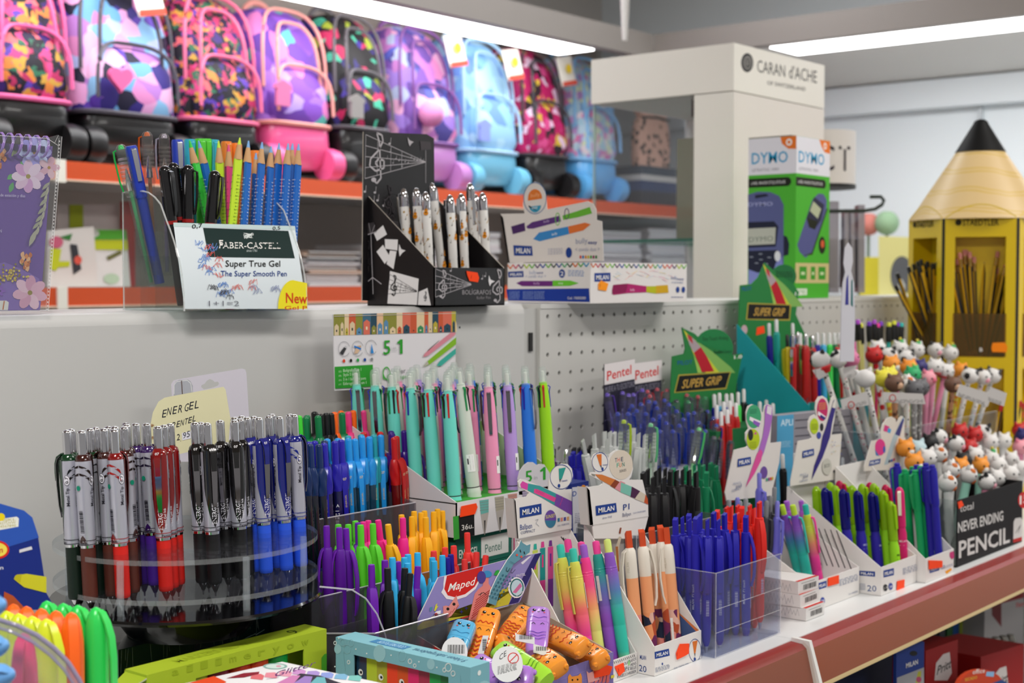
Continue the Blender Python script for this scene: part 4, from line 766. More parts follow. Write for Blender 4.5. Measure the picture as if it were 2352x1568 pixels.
k.polyp([(1718, 569), (1782, 566), (1788, 520), (1778, 508), (1718, 510)], DK); k.polyp([(1717, 563), (1780, 560), (1782, 522), (1718, 525)], ink('#b8bcb0')); k.textp('DYMO', 1720, 556, 1776, 553, 12, ink('#70786e')); k.polyp([(1718, 576), (1786, 574), (1794, 588), (1782, 604), (1776, 624), (1740, 626), (1718, 618)], DK); k.circp(1786, 588, 7, 12, ink('#dfe2e8'))
for x, y in ((1726, 590), (1747, 583), (1767, 591), (1738, 604), (1760, 606), (1748, 596)): k.linep([(x - 4, y), (x + 4, y)], 2, ink('#9aa2b0'))
k.polyp([(1800, 540), (1808, 544), (1813, 560), (1811, 585), (1800, 588)], DK)
k = Ink(mb, pf); k.polyp([(1836, 578), (1831, 562), (1866, 458), (1880, 444), (1892, 446), (1899, 460), (1898, 480), (1864, 580), (1850, 592)], ink('#565a8e')); k.polyp([(1842, 588), (1866, 585), (1902, 478), (1898, 480), (1864, 580)], ink('#2e4a20')); k.polyp([(1852, 500), (1870, 452), (1893, 470), (1886, 505), (1870, 528)], ink('#2c2e46')); k.polyp([(1860, 484), (1868, 462), (1886, 480), (1878, 502)], ink('#b4bc9c')); k.polyp([(1852, 500), (1878, 508), (1872, 527), (1858, 522)], ink('#1e2418')); k.circp(1888, 563, 8, 20, ink('#242a1c')); k.circp(1889, 560, 4, 9, ink('#d8603a'))
zc_ = pf.q(1827, 650)[1]; k.rect(0, zc_, W_, zc_ + .034, ink('#cfc088'))
for x, w in ((.014, .026), (.055, .016), (.083, .026)): k.rect(x, zc_ + .006, x + w, zc_ + .028, ink('#3f9a30')); k.rect(x + w * .25, zc_ + .014, x + w * .75, zc_ + .019, ink('#cfe0b0'))
k.rect(.002, .006, .042, .017, ink('#dce8d4')); k.text('CALIDAD', .005, .0085, .006, ink('#3f9a30'), .03)
part('carton', mb, bx)
mb = MB(); mb.ext([V((xa - 0, Yf + D_ * .1, ZL + H_)), V((xa, Yf + D_, ZL + H_)), V((xa + W_, Yf + D_, ZL + H_)), V((xa + W_, Yf + D_ * .1, ZL + H_))], V((0, 0, .002)), pap('#8a8078')); part('lid_flap', mb, bx)
# ---- white display cabinet behind the ledge
Yc = .215; xa = P(1686, 98, Y=Yc).x; pf = Pl(V((xa, Yc, 0)), X_, Z_); ps = Pl(V((xa, Yc, 0)), -Y_, Z_); zt = P(1686, 98, Y=Yc).z; xb = P(1894, 142, Y=Yc).x; yb = Yc - ps.q(1358, 132)[0]; zh = P(1684, 207, Y=Yc).z; yp = Yc - ps.q(1594, 300)[0]
cab = thing('display_cabinet', 'white display cabinet with glass side and lettered top behind ledge', 'cabinet', ((xa + xb) / 2, (Yc + yb) / 2, 0)); CWH = mat('#efebe2', .35); CWG = mat('#e6dfd8', .35)
mb = MB(); mb.box((xa, Yc, zh), (xb, yb, zt), CWH); k = Ink(mb, pf); k.circp(1716, 144, 14, 22, ink('#3a3a3c')); k.circp(1717, 144, 10, 16, ink('#8a8886')); k.ringp(1717, 145, 6, 10, 2.4, ink('#2a2a2c')); k.ringp(1718, 146, 3, 5, 2, ink('#2a2a2c'))
k.textp('CARAN', 1739, 165, 1803, 177, 29, ink('#333336'), -.005); k.textp("d'ACHE", 1812, 179, 1876, 191, 30, ink('#333336'), -.005); k.textp('OF SWITZERLAND', 1762, 194, 1850, 209, 9, ink('#3a3a3c'), .015); part('top_box', mb, cab, 'white top box with dark lettering')
mb = MB(); mb.box((xa, Yc, 0), (xb, Yc + .012, zh - .002), CWG); mb.box((xa, Yc + .012, 0), (xa + .014, yp, zh - .002), CWH); mb.box((xa - .0006, Yc, 0), (xa + .0005, Yc + .0125, zh - .002), CWH); part('front_panel', mb, cab)
mb = MB(); mb.box((xb - .014, Yc + .012, 0), (xb, yb, zh - .002), CWG); part('side_panel', mb, cab)
zg = P(1480, 549, X=xa).z
mb = MB(); mb.box((xa + .004, yp, 1.2), (xa + .008, yb - .002, zh - .002), clear(op=.015)); mb.box((xa + .003, yb - .006, 1.2), (xa + .009, yb - .002, zh - .002), clear('#e6f2ee', .3)); part('glass_side', mb, cab, 'clear glass side pane')
mb = MB(); mb.box((xa + .008, yb - .006, 1.2), (xb - .014, yb - .002, zh - .002), clear(op=.015)); part('glass_back', mb, cab)
mb = MB(); mb.box((xa + .010, yp + .002, zg - .005), (xb - .016, yb - .008, zg), clear('#bfe0d4', .12)); mb.box((xa + .009, yp + .002, zg - .005), (xa + .0102, yb - .008, zg), mat('#2f7a62', .2)); part('glass_shelf', mb, cab, 'green-edged glass shelf')
mb = MB(); mb.box((xa, yp, 0), (xb - .014, yb, 1.2), CWH); part('base_cupboard', mb, cab)
mb = MB(); mb.lathe([(.012, zh - .035), (.012, zh - .002)], mat('#5a5248', .3, .6), 10, o=(xa + .06, yp + .03, 0)); part('hinge_block', mb, cab)
y0 = Yc - ps.q(1588, 400)[0]
mb = MB(); mb.box((xa + .03, y0, zg + .0005), (xa + .11, y0 + .052, P(1565, 318, X=xa + .03).z), mat('#8d8a70', .6)); solo('khaki_box', mb, 'tall plain khaki box standing inside the glass display cabinet', 'box', (xa + .07, y0 + .02, zg))
# ---- spinner rack with drum sign, hook and hanging packs
c0 = P(1884, 432, d=3.0); rr = 79 / F * 3.0; zt = P(1884, 305, d=3.0).z
sp = thing('spinner_rack', 'round rack with a white lettered drum sign behind the carton', 'rack', (c0.x, c0.y, 0))
mb = MB(); mb.lathe([(rr, c0.z), (rr, zt)], mat('#d9d4d0', .5), 40, o=(c0.x, c0.y, 0)); mb.lathe([(rr + .001, c0.z - .002), (rr + .001, c0.z + .006)], mat('#141414', .5), 40, o=(c0.x, c0.y, 0))
a_ = math.atan2(CAM.y - c0.y, CAM.x - c0.x); cy = Cy(rr, a_, c0.x, c0.y); k = Ink(mb, cy, .001); hh = (zt - c0.z)
for i, ch in enumerate('OBJECT'): k.text(ch, -rr * 2.27 + i * rr * .56, c0.z + hh * .27, hh * .46, ink('#3a343c'), rr * (.42 if ch != 'J' else .25))
part('drum_sign', mb, sp)
mb = MB(); mb.tube([(c0.x, c0.y, 0), (c0.x, c0.y, c0.z + .01)], .012, mat('#22241f', .4)); part('pole', mb, sp)
q = lambda x, y: P(x, y, d=2.95); mb = MB(); mb.tube([V((c0.x, c0.y, q(1905, 482).z)), q(1905, 485), q(1985, 484), q(2010, 480), q(2026, 470), q(2030, 460), q(2024, 452), q(1998, 452)], .004, mat('#23302a', .35)); part('hook_arm', mb, sp)
G3 = 'blister packs on the hook arm'
for i, (x, y, w, c) in enumerate(((1916, 462, 22, '#6f6a72'), (1945, 480, 10, '#39404e'), (1959, 480, 9, '#59606a'), (1979, 470, 15, '#6a646c'))):
    o = P(x, y, d=2.95 + .0 * i); b_ = P(x, 672, d=2.95); hw = w / F * 2.95 / 2; t = thing('blister_pack', ['wide grey blister pack hanging nearest the carton', 'thin navy blister pack on the hook arm', 'thin grey blister pack on the hook arm', 'smoky blister pack hanging nearest the hook tip'][i], 'blister pack', (o.x, o.y, o.z), G3)
    mb = MB(); dv = RT * hw; mb.ext([o - dv, o + dv, b_ + dv, b_ - dv], FW0 * .05 + RT * .004, clear('#c8c4cc', .45)); part('blister', mb, t); mb = MB(); z1 = q(x, 548).z
    mb.ext([V((p.x, p.y, z)) for p, z in ((o - dv * .8, z1), (o + dv * .8, z1), (o + dv * .8, b_.z + .01), (o - dv * .8, b_.z + .01))], FW0 * .046, mat(c, .4)); part('backing_card', mb, t)
# ================================================================ left half of the gondola shelf
# ---- rotating stand of silver pens on a dark green carton
SC = V((-.721, -.182, 0)); SR = .108
zU, zL_, zB = ZC - .213, ZC - .2436, ZC - .2595
y0 = -.19; gx0, gx1 = P(272, 1500, Y=y0).x, -.598
t = thing('carton', 'dark green shrink-wrapped carton under the rotating pen stand', 'box', ((gx0 + gx1) / 2, -.11, ZS))
mb = MB(); DG = mat('#0c2a2a', .25, coat=.4); zt = ZC - .293; mb.box((gx0, y0, ZS + .0005), (gx1, -.03, zt), DG); part('box', mb, t)
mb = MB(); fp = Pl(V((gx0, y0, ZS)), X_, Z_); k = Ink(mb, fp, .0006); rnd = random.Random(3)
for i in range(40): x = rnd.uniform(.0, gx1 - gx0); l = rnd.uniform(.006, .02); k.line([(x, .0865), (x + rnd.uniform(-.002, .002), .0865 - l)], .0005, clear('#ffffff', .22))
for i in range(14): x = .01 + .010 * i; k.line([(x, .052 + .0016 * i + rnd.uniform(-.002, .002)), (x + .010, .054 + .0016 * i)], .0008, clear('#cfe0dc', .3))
part('shrink_wrap', mb, t, 'wrinkled clear shrink wrap')
t = thing('pen_stand', 'round clear acrylic rotating pen stand with black base', 'pen stand', (SC.x, SC.y, zt))
BK = mat('#08080a', .12, coat=.5)
mb = MB(); mb.lathe([(.050, zt + .0005), (.058, zt + .012), (.058, zB - .004), (.111, zB - .004), (.112, zB - .002), (.111, zB), (.02, zB)], BK, 8 * 6, o=(SC.x, SC.y, 0)); part('base', mb, t, 'glossy black turntable base')
def ring_holes(mb, z, m, me_):
    mb.lathe([(.0002, z - .004), (SR, z - .004), (SR, z), (.0002, z)], [m, me_, m], 72, o=(SC.x, SC.y, 0))
PLT, PLE = clear('#f4f6f8', .006, .05, .15), clear('#f4f8fa', .12)
for z in (zU, zL_): mb = MB(); ring_holes(mb, z, PLT, PLE); part('tray_disc', mb, t, 'clear acrylic disc')
mb = MB()
for i in range(6):
    a = i * math.pi / 3 + .35; c0 = SC + V((math.cos(a), math.sin(a), 0)) * .096; mb = MB(); mb.lathe([(.0028, zB), (.0028, zU - .004)], clear('#f4f8fa', .14), 8, o=(c0.x, c0.y, 0)); part('spacer', mb, t, 'clear spacer post')
cols = {'g': ('#0d1f16', '#0c3a1e', '#101418'), 'n': ('#5a2a20', '#3a1612', '#20100e'), 'r': ('#d82018', '#7c0c0e', '#a01818'), 'v': ('#4a2090', '#341458', '#1c1230'), 'k': ('#151416', '#0c0b0c', '#121212'), 'b': ('#2a5ae0', '#141c78', '#1a2a8c')}
nmz = {'g': 'dark green', 'n': 'brown', 'r': 'red', 'v': 'violet', 'k': 'black', 'b': 'blue'}
pts = [('g', 153, 986, -95), ('g', 163, 983, -95), ('n', 187, 987, 165), ('g', 206, 982, -110), ('g', 220, 979, -110), ('n', 238, 982, -110), ('n', 249, 977, -110), ('r', 262, 984, 145), ('r', 263, 977, 145), ('n', 285, 978, -120), ('n', 290, 973, -120), ('n', 289, 969, -120), ('v', 311, 970, 165), ('v', 336, 970, 165), ('r', 362, 977, 4), ('r', 376, 974, 4), ('r', 390, 971, 4), ('k', 447, 968, 10), ('k', 460, 967.5, 14), ('k', 475, 969, 36), ('k', 505, 963, 6), ('k', 538, 963, 12), ('k', 551, 960, 14), ('k', 538, 956, 14), ('k', 554, 953, 20), ('b', 567, 956, 30), ('b', 582, 954, 30), ('b', 594, 957, 42), ('b', 617, 953, 42), ('b', 624, 949, 42), ('b', 641, 955, 46), ('b', 665, 949, 130), ('b', 675, 950, 130)]
for q, nm in nmz.items():
    pass
W = relax([P(p[1], p[2], z=ZC - .1155) for p in pts], .0135, 120)
for p, w_ in zip(pts, W):
    ax = P(p[1], p[2], d=(w_ - CAM).dot(FWD)); u = V((0, 0, 1)) - RT * .042; top = V((w_.x, w_.y, ax.z)); u.normalize()
    stick('metal_gel', cols[p[0]], top - u * .143, u, facing(p[3]), 'silver click gel pen with %s grip in the round stand' % nmz[p[0]], 'pen', 'silver gel pens in the round stand')
# ---- price card in the stand and white hang card behind it
dC = (SC - CAM).dot(FWD) - .004
cp = Pl(P(430, 960, d=dC), RT, Z_ + FW0 * .06)
mb = card('c', None, cp, [(351, 947), (364, 922), (378, 913), (402, 908), (513, 888), (518, 895), (529, 961), (525, 1015), (410, 1043), (402, 1062), (352, 1056), (333, 1042)], .0006, pap('#e0dcb4')); k = Ink(mb, cp)
HW = ink('#1c2030')
for ch, x, y, s in zip('ENERGEL', (372, 383, 396, 409, 423, 434, 447), (959, 954, 951, 948, 945, 941, 938), (0, 0, 0, 0, 0, 0, 0)): k.textp(ch, x, y, x + 9, y - 1.5, 19, HW, -.004, 3)
for ch, x, y in zip('PENTEL', (394, 405, 414, 423, 432, 442), (984, 981, 978, 975, 972, 968)): k.textp(ch, x, y, x + 7, y - 1.5, 15, HW, -.004, 3)
k.polyp([(418, 994), (440, 989), (441, 1006), (419, 1011)], ink('#e2e2ec'))
for ch, x, y in zip('2,95', (406, 414, 420, 429), (1011, 1013, 1007, 1004)): k.textp(ch, x, y, x + (7 if ch != ',' else 2), y - 1, 15 if ch != ',' else 5, HW, -.004, 1)
k.ringp(349, 991, 6, 15, 6, ink('#a8825a'), a0=60, a1=310)
solo('price_card', mb, 'pale yellow handwritten price card standing in the round stand', 'sign', cp.w(430, 1040))
mb = MB(); hp = Pl(P(430, 950, d=dC + .05), RT, Z_); mb.ext([hp.w(*p) for p in ((399, 925), (399, 884), (404, 876), (410, 873), (430, 872), (436, 876), (441, 886), (442, 925))], hp.n * -.003, clear('#e8ecec', .05)); k = Ink(mb, hp); k.linep([(400, 905), (400, 884), (406, 876), (430, 873), (438, 880), (441, 900)], 1.8, clear('#ffffff', .5)); k.linep([(417, 874), (419, 905)], 2.5, clear('#8a7a74', .4))
part('card_clip', mb, t, 'clear upright card clip')
hp = Pl(P(480, 930, d=dC + .10), (RT + FW0 * .25).normalized(), Z_)
outl = [(394, 900), (393, 882), (398, 874), (406, 871), (556, 846), (563, 848), (566, 856), (572, 955), (584, 1060), (400, 1060), (396, 940)]; hole = [(462, 888), (463, 884), (470, 881), (475, 874), (482, 870), (489, 873), (493, 877), (500, 876), (503, 880), (501, 885), (494, 888), (480, 892), (468, 894)]
mb = MB(); loop = outl + [outl[0]] + [hole[0]] + hole[::-1]; n_ = hp.n
f = [hp.w(*p) for p in outl]; hh = [hp.w(*p) for p in hole]
oi = lambda i: f[i % len(f)]
mb.face([f[0], f[1], f[2], f[3], f[4], hh[8], hh[7], hh[6], hh[5], hh[4], hh[3], hh[2], hh[1], hh[0]], pap('#d4d0dc')); mb.face([f[0], hh[0], hh[12], hh[11], hh[10], hh[9], hh[8], f[4], f[5], f[6], f[7], f[8], f[9], f[10]], pap('#d4d0dc'))
mb.face([p - n_ * .001 for p in f[::-1]][:0] or [f[9] - n_ * .001, f[8] - n_ * .001, f[8], f[9]], pap('#c8c4d0'))
solo('hang_card', mb, 'white hang card with cloud-shaped hole leaning behind the round stand', 'card', hp.w(490, 1060))
# ---- blue highlighter box, highlighters and their curved clear bin
zt_ = ZC - .213
bp = Pl(P(60, 1300, d=.985), X_, Z_)
t = thing('highlighter_box', 'royal blue cardboard highlighter box with yellow marker picture', 'display box', bp.w(60, 1420))
mb = card('h', t, bp, [(-60, 1400), (-60, 1160), (0, 1156), (55, 1172), (74, 1188), (88, 1235), (98, 1300), (107, 1362), (128, 1400)], .0012, pap('#142a82')); k = Ink(mb, bp)
k.polyp([(-60, 1265), (20, 1255), (89, 1234), (74, 1188), (55, 1172), (0, 1156), (-60, 1160)], ink('#2e58b8')); k.polyp([(-30, 1196), (38, 1186), (43, 1190), (42, 1209), (-30, 1222)], ink('#eef0e6'))
for i, tx in enumerate(('EFGHIJKL', 'NOPQRSTUVW', 'YZ1234567890')): k.textp(tx, -30, 1199 + 7.5 * i, 36, 1195 + 7 * i, 6, ink('#b4a81a'))
k.circp(2, 1187, 9, 9, ink('#f2d81a')); k.circp(-6, 1262, 27, 21, ink('#d82a1c')); k.circp(-6, 1262, 22, 16, ink('#f4e05a')); k.textp('n', -2, 1270, 6, 1268, 14, ink('#c8281c'), .04); k.textp('tion', -22, 1309, 7, 1307, 9, ink('#e4e8f4'), .02); k.polyp([(44, 1262), (72, 1254), (74, 1261), (44, 1269)], ink('#dcdce4'))
k.polyp([(31, 1329), (35, 1321), (60, 1317), (106, 1324), (106, 1361), (55, 1348), (42, 1338)], ink('#d2cc2a')); k.polyp([(31, 1329), (38, 1319), (50, 1318), (46, 1338)], ink('#c0b81c')); k.polyp([(9, 1358), (30, 1368), (62, 1402), (6, 1402)], ink('#b8542a'))
part('header', mb, t)
mb = MB(); q0, q1 = bp.w(107, 1362), bp.w(-60, 1400); h0 = bp.w(20, 1385).z; bz = ZC - .338
mb.box((q1.x - .01, bp.o.y - .075, bz - .0415), (bp.w(128, 1400).x + .002, bp.o.y + .003, bz), pap('#142a82')); part('box_body', mb, t)
G = 'neon highlighters in the curved bin'
def hl_row(c, nm, pts, face):
    stand_px('hl', c, pts, .123, bz + .0005, .0155, nm + ' neon highlighter standing below the royal blue box', 'highlighter', G, face=face, jit=.012, seed=5)
hl_row('#2fd85a', 'green', [(107, 1379), (145, 1384.5), (178, 1389), (220, 1393.5)], 70); hl_row('#ff6a1c', 'orange', [(30, 1386), (60, 1391.5), (94, 1396.5), (128, 1401.5), (164, 1405.5)], 25)
hl_row('#d8e62a', 'yellow', [(14, 1402), (42, 1408), (73, 1414), (106, 1420)], 60); stand_px('hl', '#f0386a', [(54, 1453)], .123, bz + .0005, .015, 'pink neon highlighter standing closest below the royal blue box', 'highlighter', G, face=0, jit=.01)
for i, (x, y) in enumerate(((14, 1384), (20, 1478), (34, 1545))):
    e = P(x, y, d=.80); u = (RT * .93 + Z_ * .28 - FW0 * .2).normalized(); stick('hl', '#6aa4e0', e - u * .123, u, Z_ * .7 - FW0 * .5, ['topmost', 'middle', 'lowest'][i] + ' of the pale blue highlighters lying by the curved bin', 'highlighter', 'pale blue highlighters')
ap = Pl(P(60, 1500, d=.845), RT, Z_)
t = thing('curved_bin', 'clear acrylic bin with a thick curved rim around the highlighters', 'pen bin', ap.w(60, 1700))
arc = [(-60, 1412), (-10, 1420), (40, 1436), (85, 1458), (125, 1488), (158, 1522), (182, 1560), (200, 1600)]
mb = MB(); inn = [(x - 10, y + 16) for x, y in arc]; ed = clear('#d8d4e4', .30)
mb.ext([ap.w(*p) for p in arc + [(200, 1760), (-60, 1760)]], ap.n * -.0035, clear('#eef0f6', .07)); a = [ap.w(*p, .0004) for p in arc]; b = [ap.w(*p, .0004) for p in inn]; mb.loft([a, b], ed, closed=False, cap0=False, cap1=False); mb.tube([ap.w(*p) for p in arc], .0013, clear('#b8b0cc', .55), 8); mb.tube([ap.w(*p) for p in inn], .0009, clear('#c8c4dc', .4), 8); part('side_wall', mb, t)
mb = MB(); p0 = ap.w(-60, 1760); mb.box((p0.x, p0.y, p0.z - .004), (p0.x + .12, p0.y + .1, p0.z), clear('#eef0f6', .1)); part('floor_plate', mb, t)
# ---- lime marker box, white glitter box, light blue marker box
y0 = -.29; x0, x1 = P(337, 1543, Y=y0).x, P(750, 1450, Y=y0).x; zt = (P(337, 1543, Y=y0).z + P(750, 1450, Y=y0).z) / 2; lp = Pl(V((x0, y0, ZS)), X_, Z_); H_ = zt - ZS; W_ = x1 - x0
LIME = pap('#a8be2c'); t = thing('marker_box', 'lime green marker box with cut-out window below the round stand', 'box', (x0 + W_ / 2, y0 + .013, ZS))
mb = MB(); th = .0012; wx0, wx1 = lp.q(450, 1560)[0], lp.q(698, 1500)[0]; wz = lp.q(690, 1493)[1]
for a, b in (((x0, y0, ZS + .0005), (x0 + wx0, y0 + th, zt)), ((x0 + wx1, y0, ZS + .0005), (x1, y0 + th, zt)), ((x0 + wx0, y0, ZS + wz), (x0 + wx1, y0 + th, zt)), ((x0 + wx0, y0, ZS + .0005), (x0 + wx1, y0 + th, ZS + .012)), ((x0, y0 + th, zt - th), (x1, y0 + .027, zt)), ((x0, y0 + .026, ZS + .0005), (x1, y0 + .027, zt)), ((x0, y0 + th, ZS + .0005), (x0 + th, y0 + .026, zt - th)), ((x1 - th, y0 + th, ZS + .0005), (x1, y0 + .026, zt - th)), ((x0 + th, y0 + th, ZS + .0005), (x1 - th, y0 + .026, ZS + .0017))): mb.box(a, b, LIME)
k = Ink(mb, lp)
for i, ch in enumerate('ailimeryow'): x, y = 395 + 33 * i, 1552 - 7.6 * i; k.textp(ch, x, y, x + 16, y - 4, 18, ink('#98ae24'), .04)
k.textp('adores', 727, 1532, 727, 1478, 12, ink('#2a6a2a'), .0); k.polyp([(738, 1560), (738, 1510), (744, 1502), (750, 1500), (750, 1556)], ink('#4aa02c')); k.textp('DOR', 748, 1545, 748, 1514, 8, ink('#dcecc0'))
tp = Pl(V((x0, y0, zt)), X_, Y_); k = Ink(mb, tp); k.text('9', W_ * .84, .008, .012, ink('#4a5a1a'), .008); k.text('MARKERS NOW', W_ * .2, .009, .010, ink('#9cb026'), W_ * .4, bold=.04); part('carton', mb, t)
mb = MB(); mb.ext([V(p) for p in ((x0, y0, zt - .002), (x0 - .012, y0 + .004, zt - .008), (x0 - .012, y0 + .024, zt - .008), (x0, y0 + .026, zt - .002))], V((0, 0, -.0012)), LIME, pap('#c8c4ac')); part('end_flap', mb, t)
for i, (x, c, nm) in enumerate(((470, '#b8c832', 'olive'), (520, '#8a1c3c', 'maroon'), (570, '#e0401c', 'orange'), (612, '#e8481c', 'red'), (657, '#18b04a', 'green'))):
    xx = x0 + lp.q(x, 1530)[0]; mb = MB(); tt = thing('marker', nm + ' fat marker behind the window of lime box', 'marker', (xx, y0 + .0135, ZS + .002), 'fat markers in the lime box')
    mb.lathe([(.0098, ZS + .002), (.0102, ZS + .05)], pla('#e8e8e4'), 16, o=(xx, y0 + .0135, 0)); part('barrel', mb, tt); mb = MB(); mb.lathe([(.0104, ZS + .05), (.0104, zt - .012), (.0092, zt - .008)], pla(c), 18, o=(xx, y0 + .0135, 0)); part('cap', mb, tt)
zt2 = ZC - .286; A = P(648, 1519, z=zt2); A = V((A.x, A.y, 0)); dl = P(420, 1570, z=zt2) - P(648, 1519, z=zt2); dr = P(885, 1570, z=zt2) - P(648, 1519, z=zt2); dl.z = dr.z = 0; dl = dl.normalized() * .11; dr = dr.normalized() * .12
t = thing('glitter_pen_box', 'white glitter felt pen box with pastel strokes in front of lime box', 'box', A + (dl + dr) / 2 + V((0, 0, ZS)))
mb = MB(); bq = [A, A + dl, A + dl + dr, A + dr]; WHC = pap('#e6e4e6')
mb.ext([V((p.x, p.y, zt2)) for p in bq], V((0, 0, ZS + .0006 - zt2)), WHC)
gp = Pl(V((A.x, A.y, zt2)), (-dl).normalized(), -dr.normalized())
gp = Pl(V((A.x, A.y, zt2)), dr.normalized(), -dl.normalized()); k = Ink(mb, gp)
k.circp(632, 1530, 28, 7, ink('#8ab0a8')); k.circp(632, 1530, 22, 5, ink('#cfe0da')); k.circp(640, 1530, 6, 2.4, ink('#d8a0b0'))
for i, c in enumerate(('#d86a70', '#e08a9a', '#e09ab0', '#c890c8', '#a890d0', '#8a9ad8', '#7ab0d0', '#78c0b8')): x, y = 575 + 32 * i, 1556 - (14 - abs(i - 3) * 3.5); k.polyp([(x, y + 6), (x + 4, y - 4), (x + 24, y - 5), (x + 32, y - 1), (x + 28, y + 9)], ink(c))
k.textp('Glitter', 628, 1556, 722, 1529, 14, ink('#5a1a6a'), .0, 8); k.linep([(612, 1560), (640, 1556)], 2, ink('#5a1a6a')); k.polyp([(520, 1558), (560, 1546), (596, 1543), (594, 1548), (560, 1556)], ink('#8a1a2c')); k.polyp([(430, 1570), (492, 1553), (520, 1566), (500, 1580)], ink('#e04a1c')); k.polyp([(640, 1575), (690, 1547), (735, 1552), (800, 1575)], ink('#2a2230'))
for i, c in enumerate(('#c87ab0', '#9a7ac0', '#6ab0b8')): k.polyp([(622 + 42 * i, 1576), (672 + 28 * i, 1551 + i * 2), (690 + 28 * i, 1552 + i * 2), (668 + 42 * i, 1578)], ink(c))
part('carton', mb, t)
zt = ZC - .285; a = P(765, 1464, z=zt); b = P(1086, 1531, z=zt); xF = (a.x + b.x) / 2; ya, yb = a.y, b.y; fp = Pl(V((xF, ya, ZS)), -Y_, Z_); H_ = zt - ZS; L_ = ya - yb
CY_ = pap('#7fb8c4'); t = thing('marker_box', 'light blue bubble-print marker box with window of animal markers', 'box', (xF + .011, (ya + yb) / 2, ZS)); th = .0012
w0, w1 = fp.q(812, 1503)[0], fp.q(1030, 1552)[0]; wz = fp.q(812, 1503)[1]; D_ = .022
mb = MB()
for p, q in (((xF, ya - w0, ZS + .0005), (xF + th, ya, zt)), ((xF, yb, ZS + .0005), (xF + th, ya - w1, zt)), ((xF, ya - w1, ZS + wz), (xF + th, ya - w0, zt)), ((xF, ya - w1, ZS + .0005), (xF + th, ya - w0, ZS + .01)), ((xF + th, yb, zt - th), (xF + D_, ya, zt)), ((xF + D_ - th, yb, ZS + .0005), (xF + D_, ya, zt - th)), ((xF + th, yb, ZS + .0005), (xF + D_ - th, yb + th, zt - th)), ((xF + th, ya - th, ZS + .0005), (xF + D_ - th, ya, zt - th)), ((xF + th, yb + th, ZS + .0005), (xF + D_ - th, ya - th, ZS + .0017))): mb.box(p, q, CY_)
k = Ink(mb, fp); LB, WB = ink('#9cccd4'), ink('#e8f2f0')
for x, y, r in ((872, 1500, 14), (776, 1490, 8), (990, 1525, 9)): k.circp(x, y, r, r * 1.4, LB)
for x, y, r in ((770, 1476, 3), (801, 1520, 3), (942, 1518, 4), (953, 1528, 3), (1030, 1532, 7), (1021, 1538, 3.5), (1041, 1546, 4.5)): k.ringp(x, y, r, r * 1.3, 2.2, WB)
for x, y, r in ((788, 1475, 6), (807, 1476, 6), (798, 1490, 8), (924, 1506, 9)): k.ringp(x, y, r, r * 1.3, 1, LB)
for x, y in ((818, 1490), (843, 1500), (899, 1504), (963, 1519), (1004, 1532), (779, 1465), (770, 1530)): k.circp(x, y, 1.6, 2, WB, 8)
k.textp('animals', 794, 1542, 790, 1500, 9, ink('#22344a')); k.textp('adores', 1060, 1572, 1058, 1552, 9, ink('#22344a'))
tp = Pl(V((xF, ya, zt)), -Y_, -X_); k = Ink(mb, Pl(V((xF, ya, zt)), V((0, -1, 0)), V((1, 0, 0))));
k = Ink(mb, Pl(V((xF + D_, yb, zt)), V((0, 1, 0)), V((-1, 0, 0)))); k.rect(L_ * .52, .006, L_ * .78, .016, ink('#3a80b0')); k.text('COLORES FLUOR', L_ * .54, .008, .006, ink('#bcdcea'), L_ * .2); k.text('9 Neon subrayadores', L_ * .1, .007, .008, ink('#3a6a8a'), L_ * .38)
k = Ink(mb, Pl(V((xF, yb, ZS)), X_, Z_)); k.circ(.014, .07, .012, LB); k.circ(.006, .05, .006, LB); k.circ(.010, .089, .002, WB); part('carton', mb, t)
for i, c in enumerate(('#1c3a52', '#b8cc2c', '#a8a82a', '#f0401c', '#d8501c', '#e01c6a', '#a8284a', '#18a04a', '#147a3a')):
    yy = ya - w0 - .0055 - (w1 - w0 - .011) * i / 8; mb = MB(); tt = thing('animal_marker', ['navy', 'lime', 'olive', 'bright orange', 'rust orange', 'pink', 'maroon', 'green', 'dark green'][i] + ' animal-faced marker behind window of light blue box', 'marker', (xF + .011, yy, ZS + .002), 'animal markers in the light blue box')
    mb.box((xF + .0035, yy - .0056, ZS + .002), (xF + .019, yy + .0056, ZS + wz + .006), pla(c)); k = Ink(mb, Pl(V((xF + .0035, yy + .0056, ZS)), -Y_, Z_)); e = wz - .014
    if i % 2 == 0: k.circ(.0045, e, .0026, ink('#e8e8e0')); k.circ(.005, e, .0012, BLK); k.circ(.004, e - .010, .0022, ink('#b0383a'))
    else: k.circ(.0055, e - .012, .0042, ink('#d8b078')); k.circ(.004, e - .011, .0009, BLK); k.circ(.007, e - .011, .0009, BLK)
    part('body', mb, tt)
# ---- clear stepped organiser with three tiers of pens
XL, XR = -.640, -.432
t = thing('pen_organiser', 'clear smoky stepped acrylic organiser holding three tiers of coloured pens', 'pen organiser', ((XL + XR) / 2, -.17, ZS)); SM = clear('#c9c6cc', .07); SME = clear('#f2f0f6', .45)
x1L = P(738, 1192, Y=-.165).x; z1 = P(740, 1192, Y=-.165).z
def pocket(xa, xb, ya, yb, z0, zf, zb_, floor=True):
    mb = MB(); mb.box((xa, ya, z0), (xb, ya + .002, zf), SM)
    for x in (xa, xb - .002): mb.ext([V((x, y, z)) for y, z in ((ya + .002, z0), (yb, z0), (yb, zb_), (ya + .002, zf))], V((.002, 0, 0)), SM)
    mb.box((xa, ya + .002, z0), (xb, yb, z0 + .002), SM); mb.box((xa, yb - .002, z0), (xb, yb, zb_), SM)
    mb.tube([(xa, ya + .001, zf), (xb, ya + .001, zf)], .0008, SME, 6); mb.tube([(xa, ya + .001, zf), (xa, yb, zb_)], .0008, SME, 6); return mb
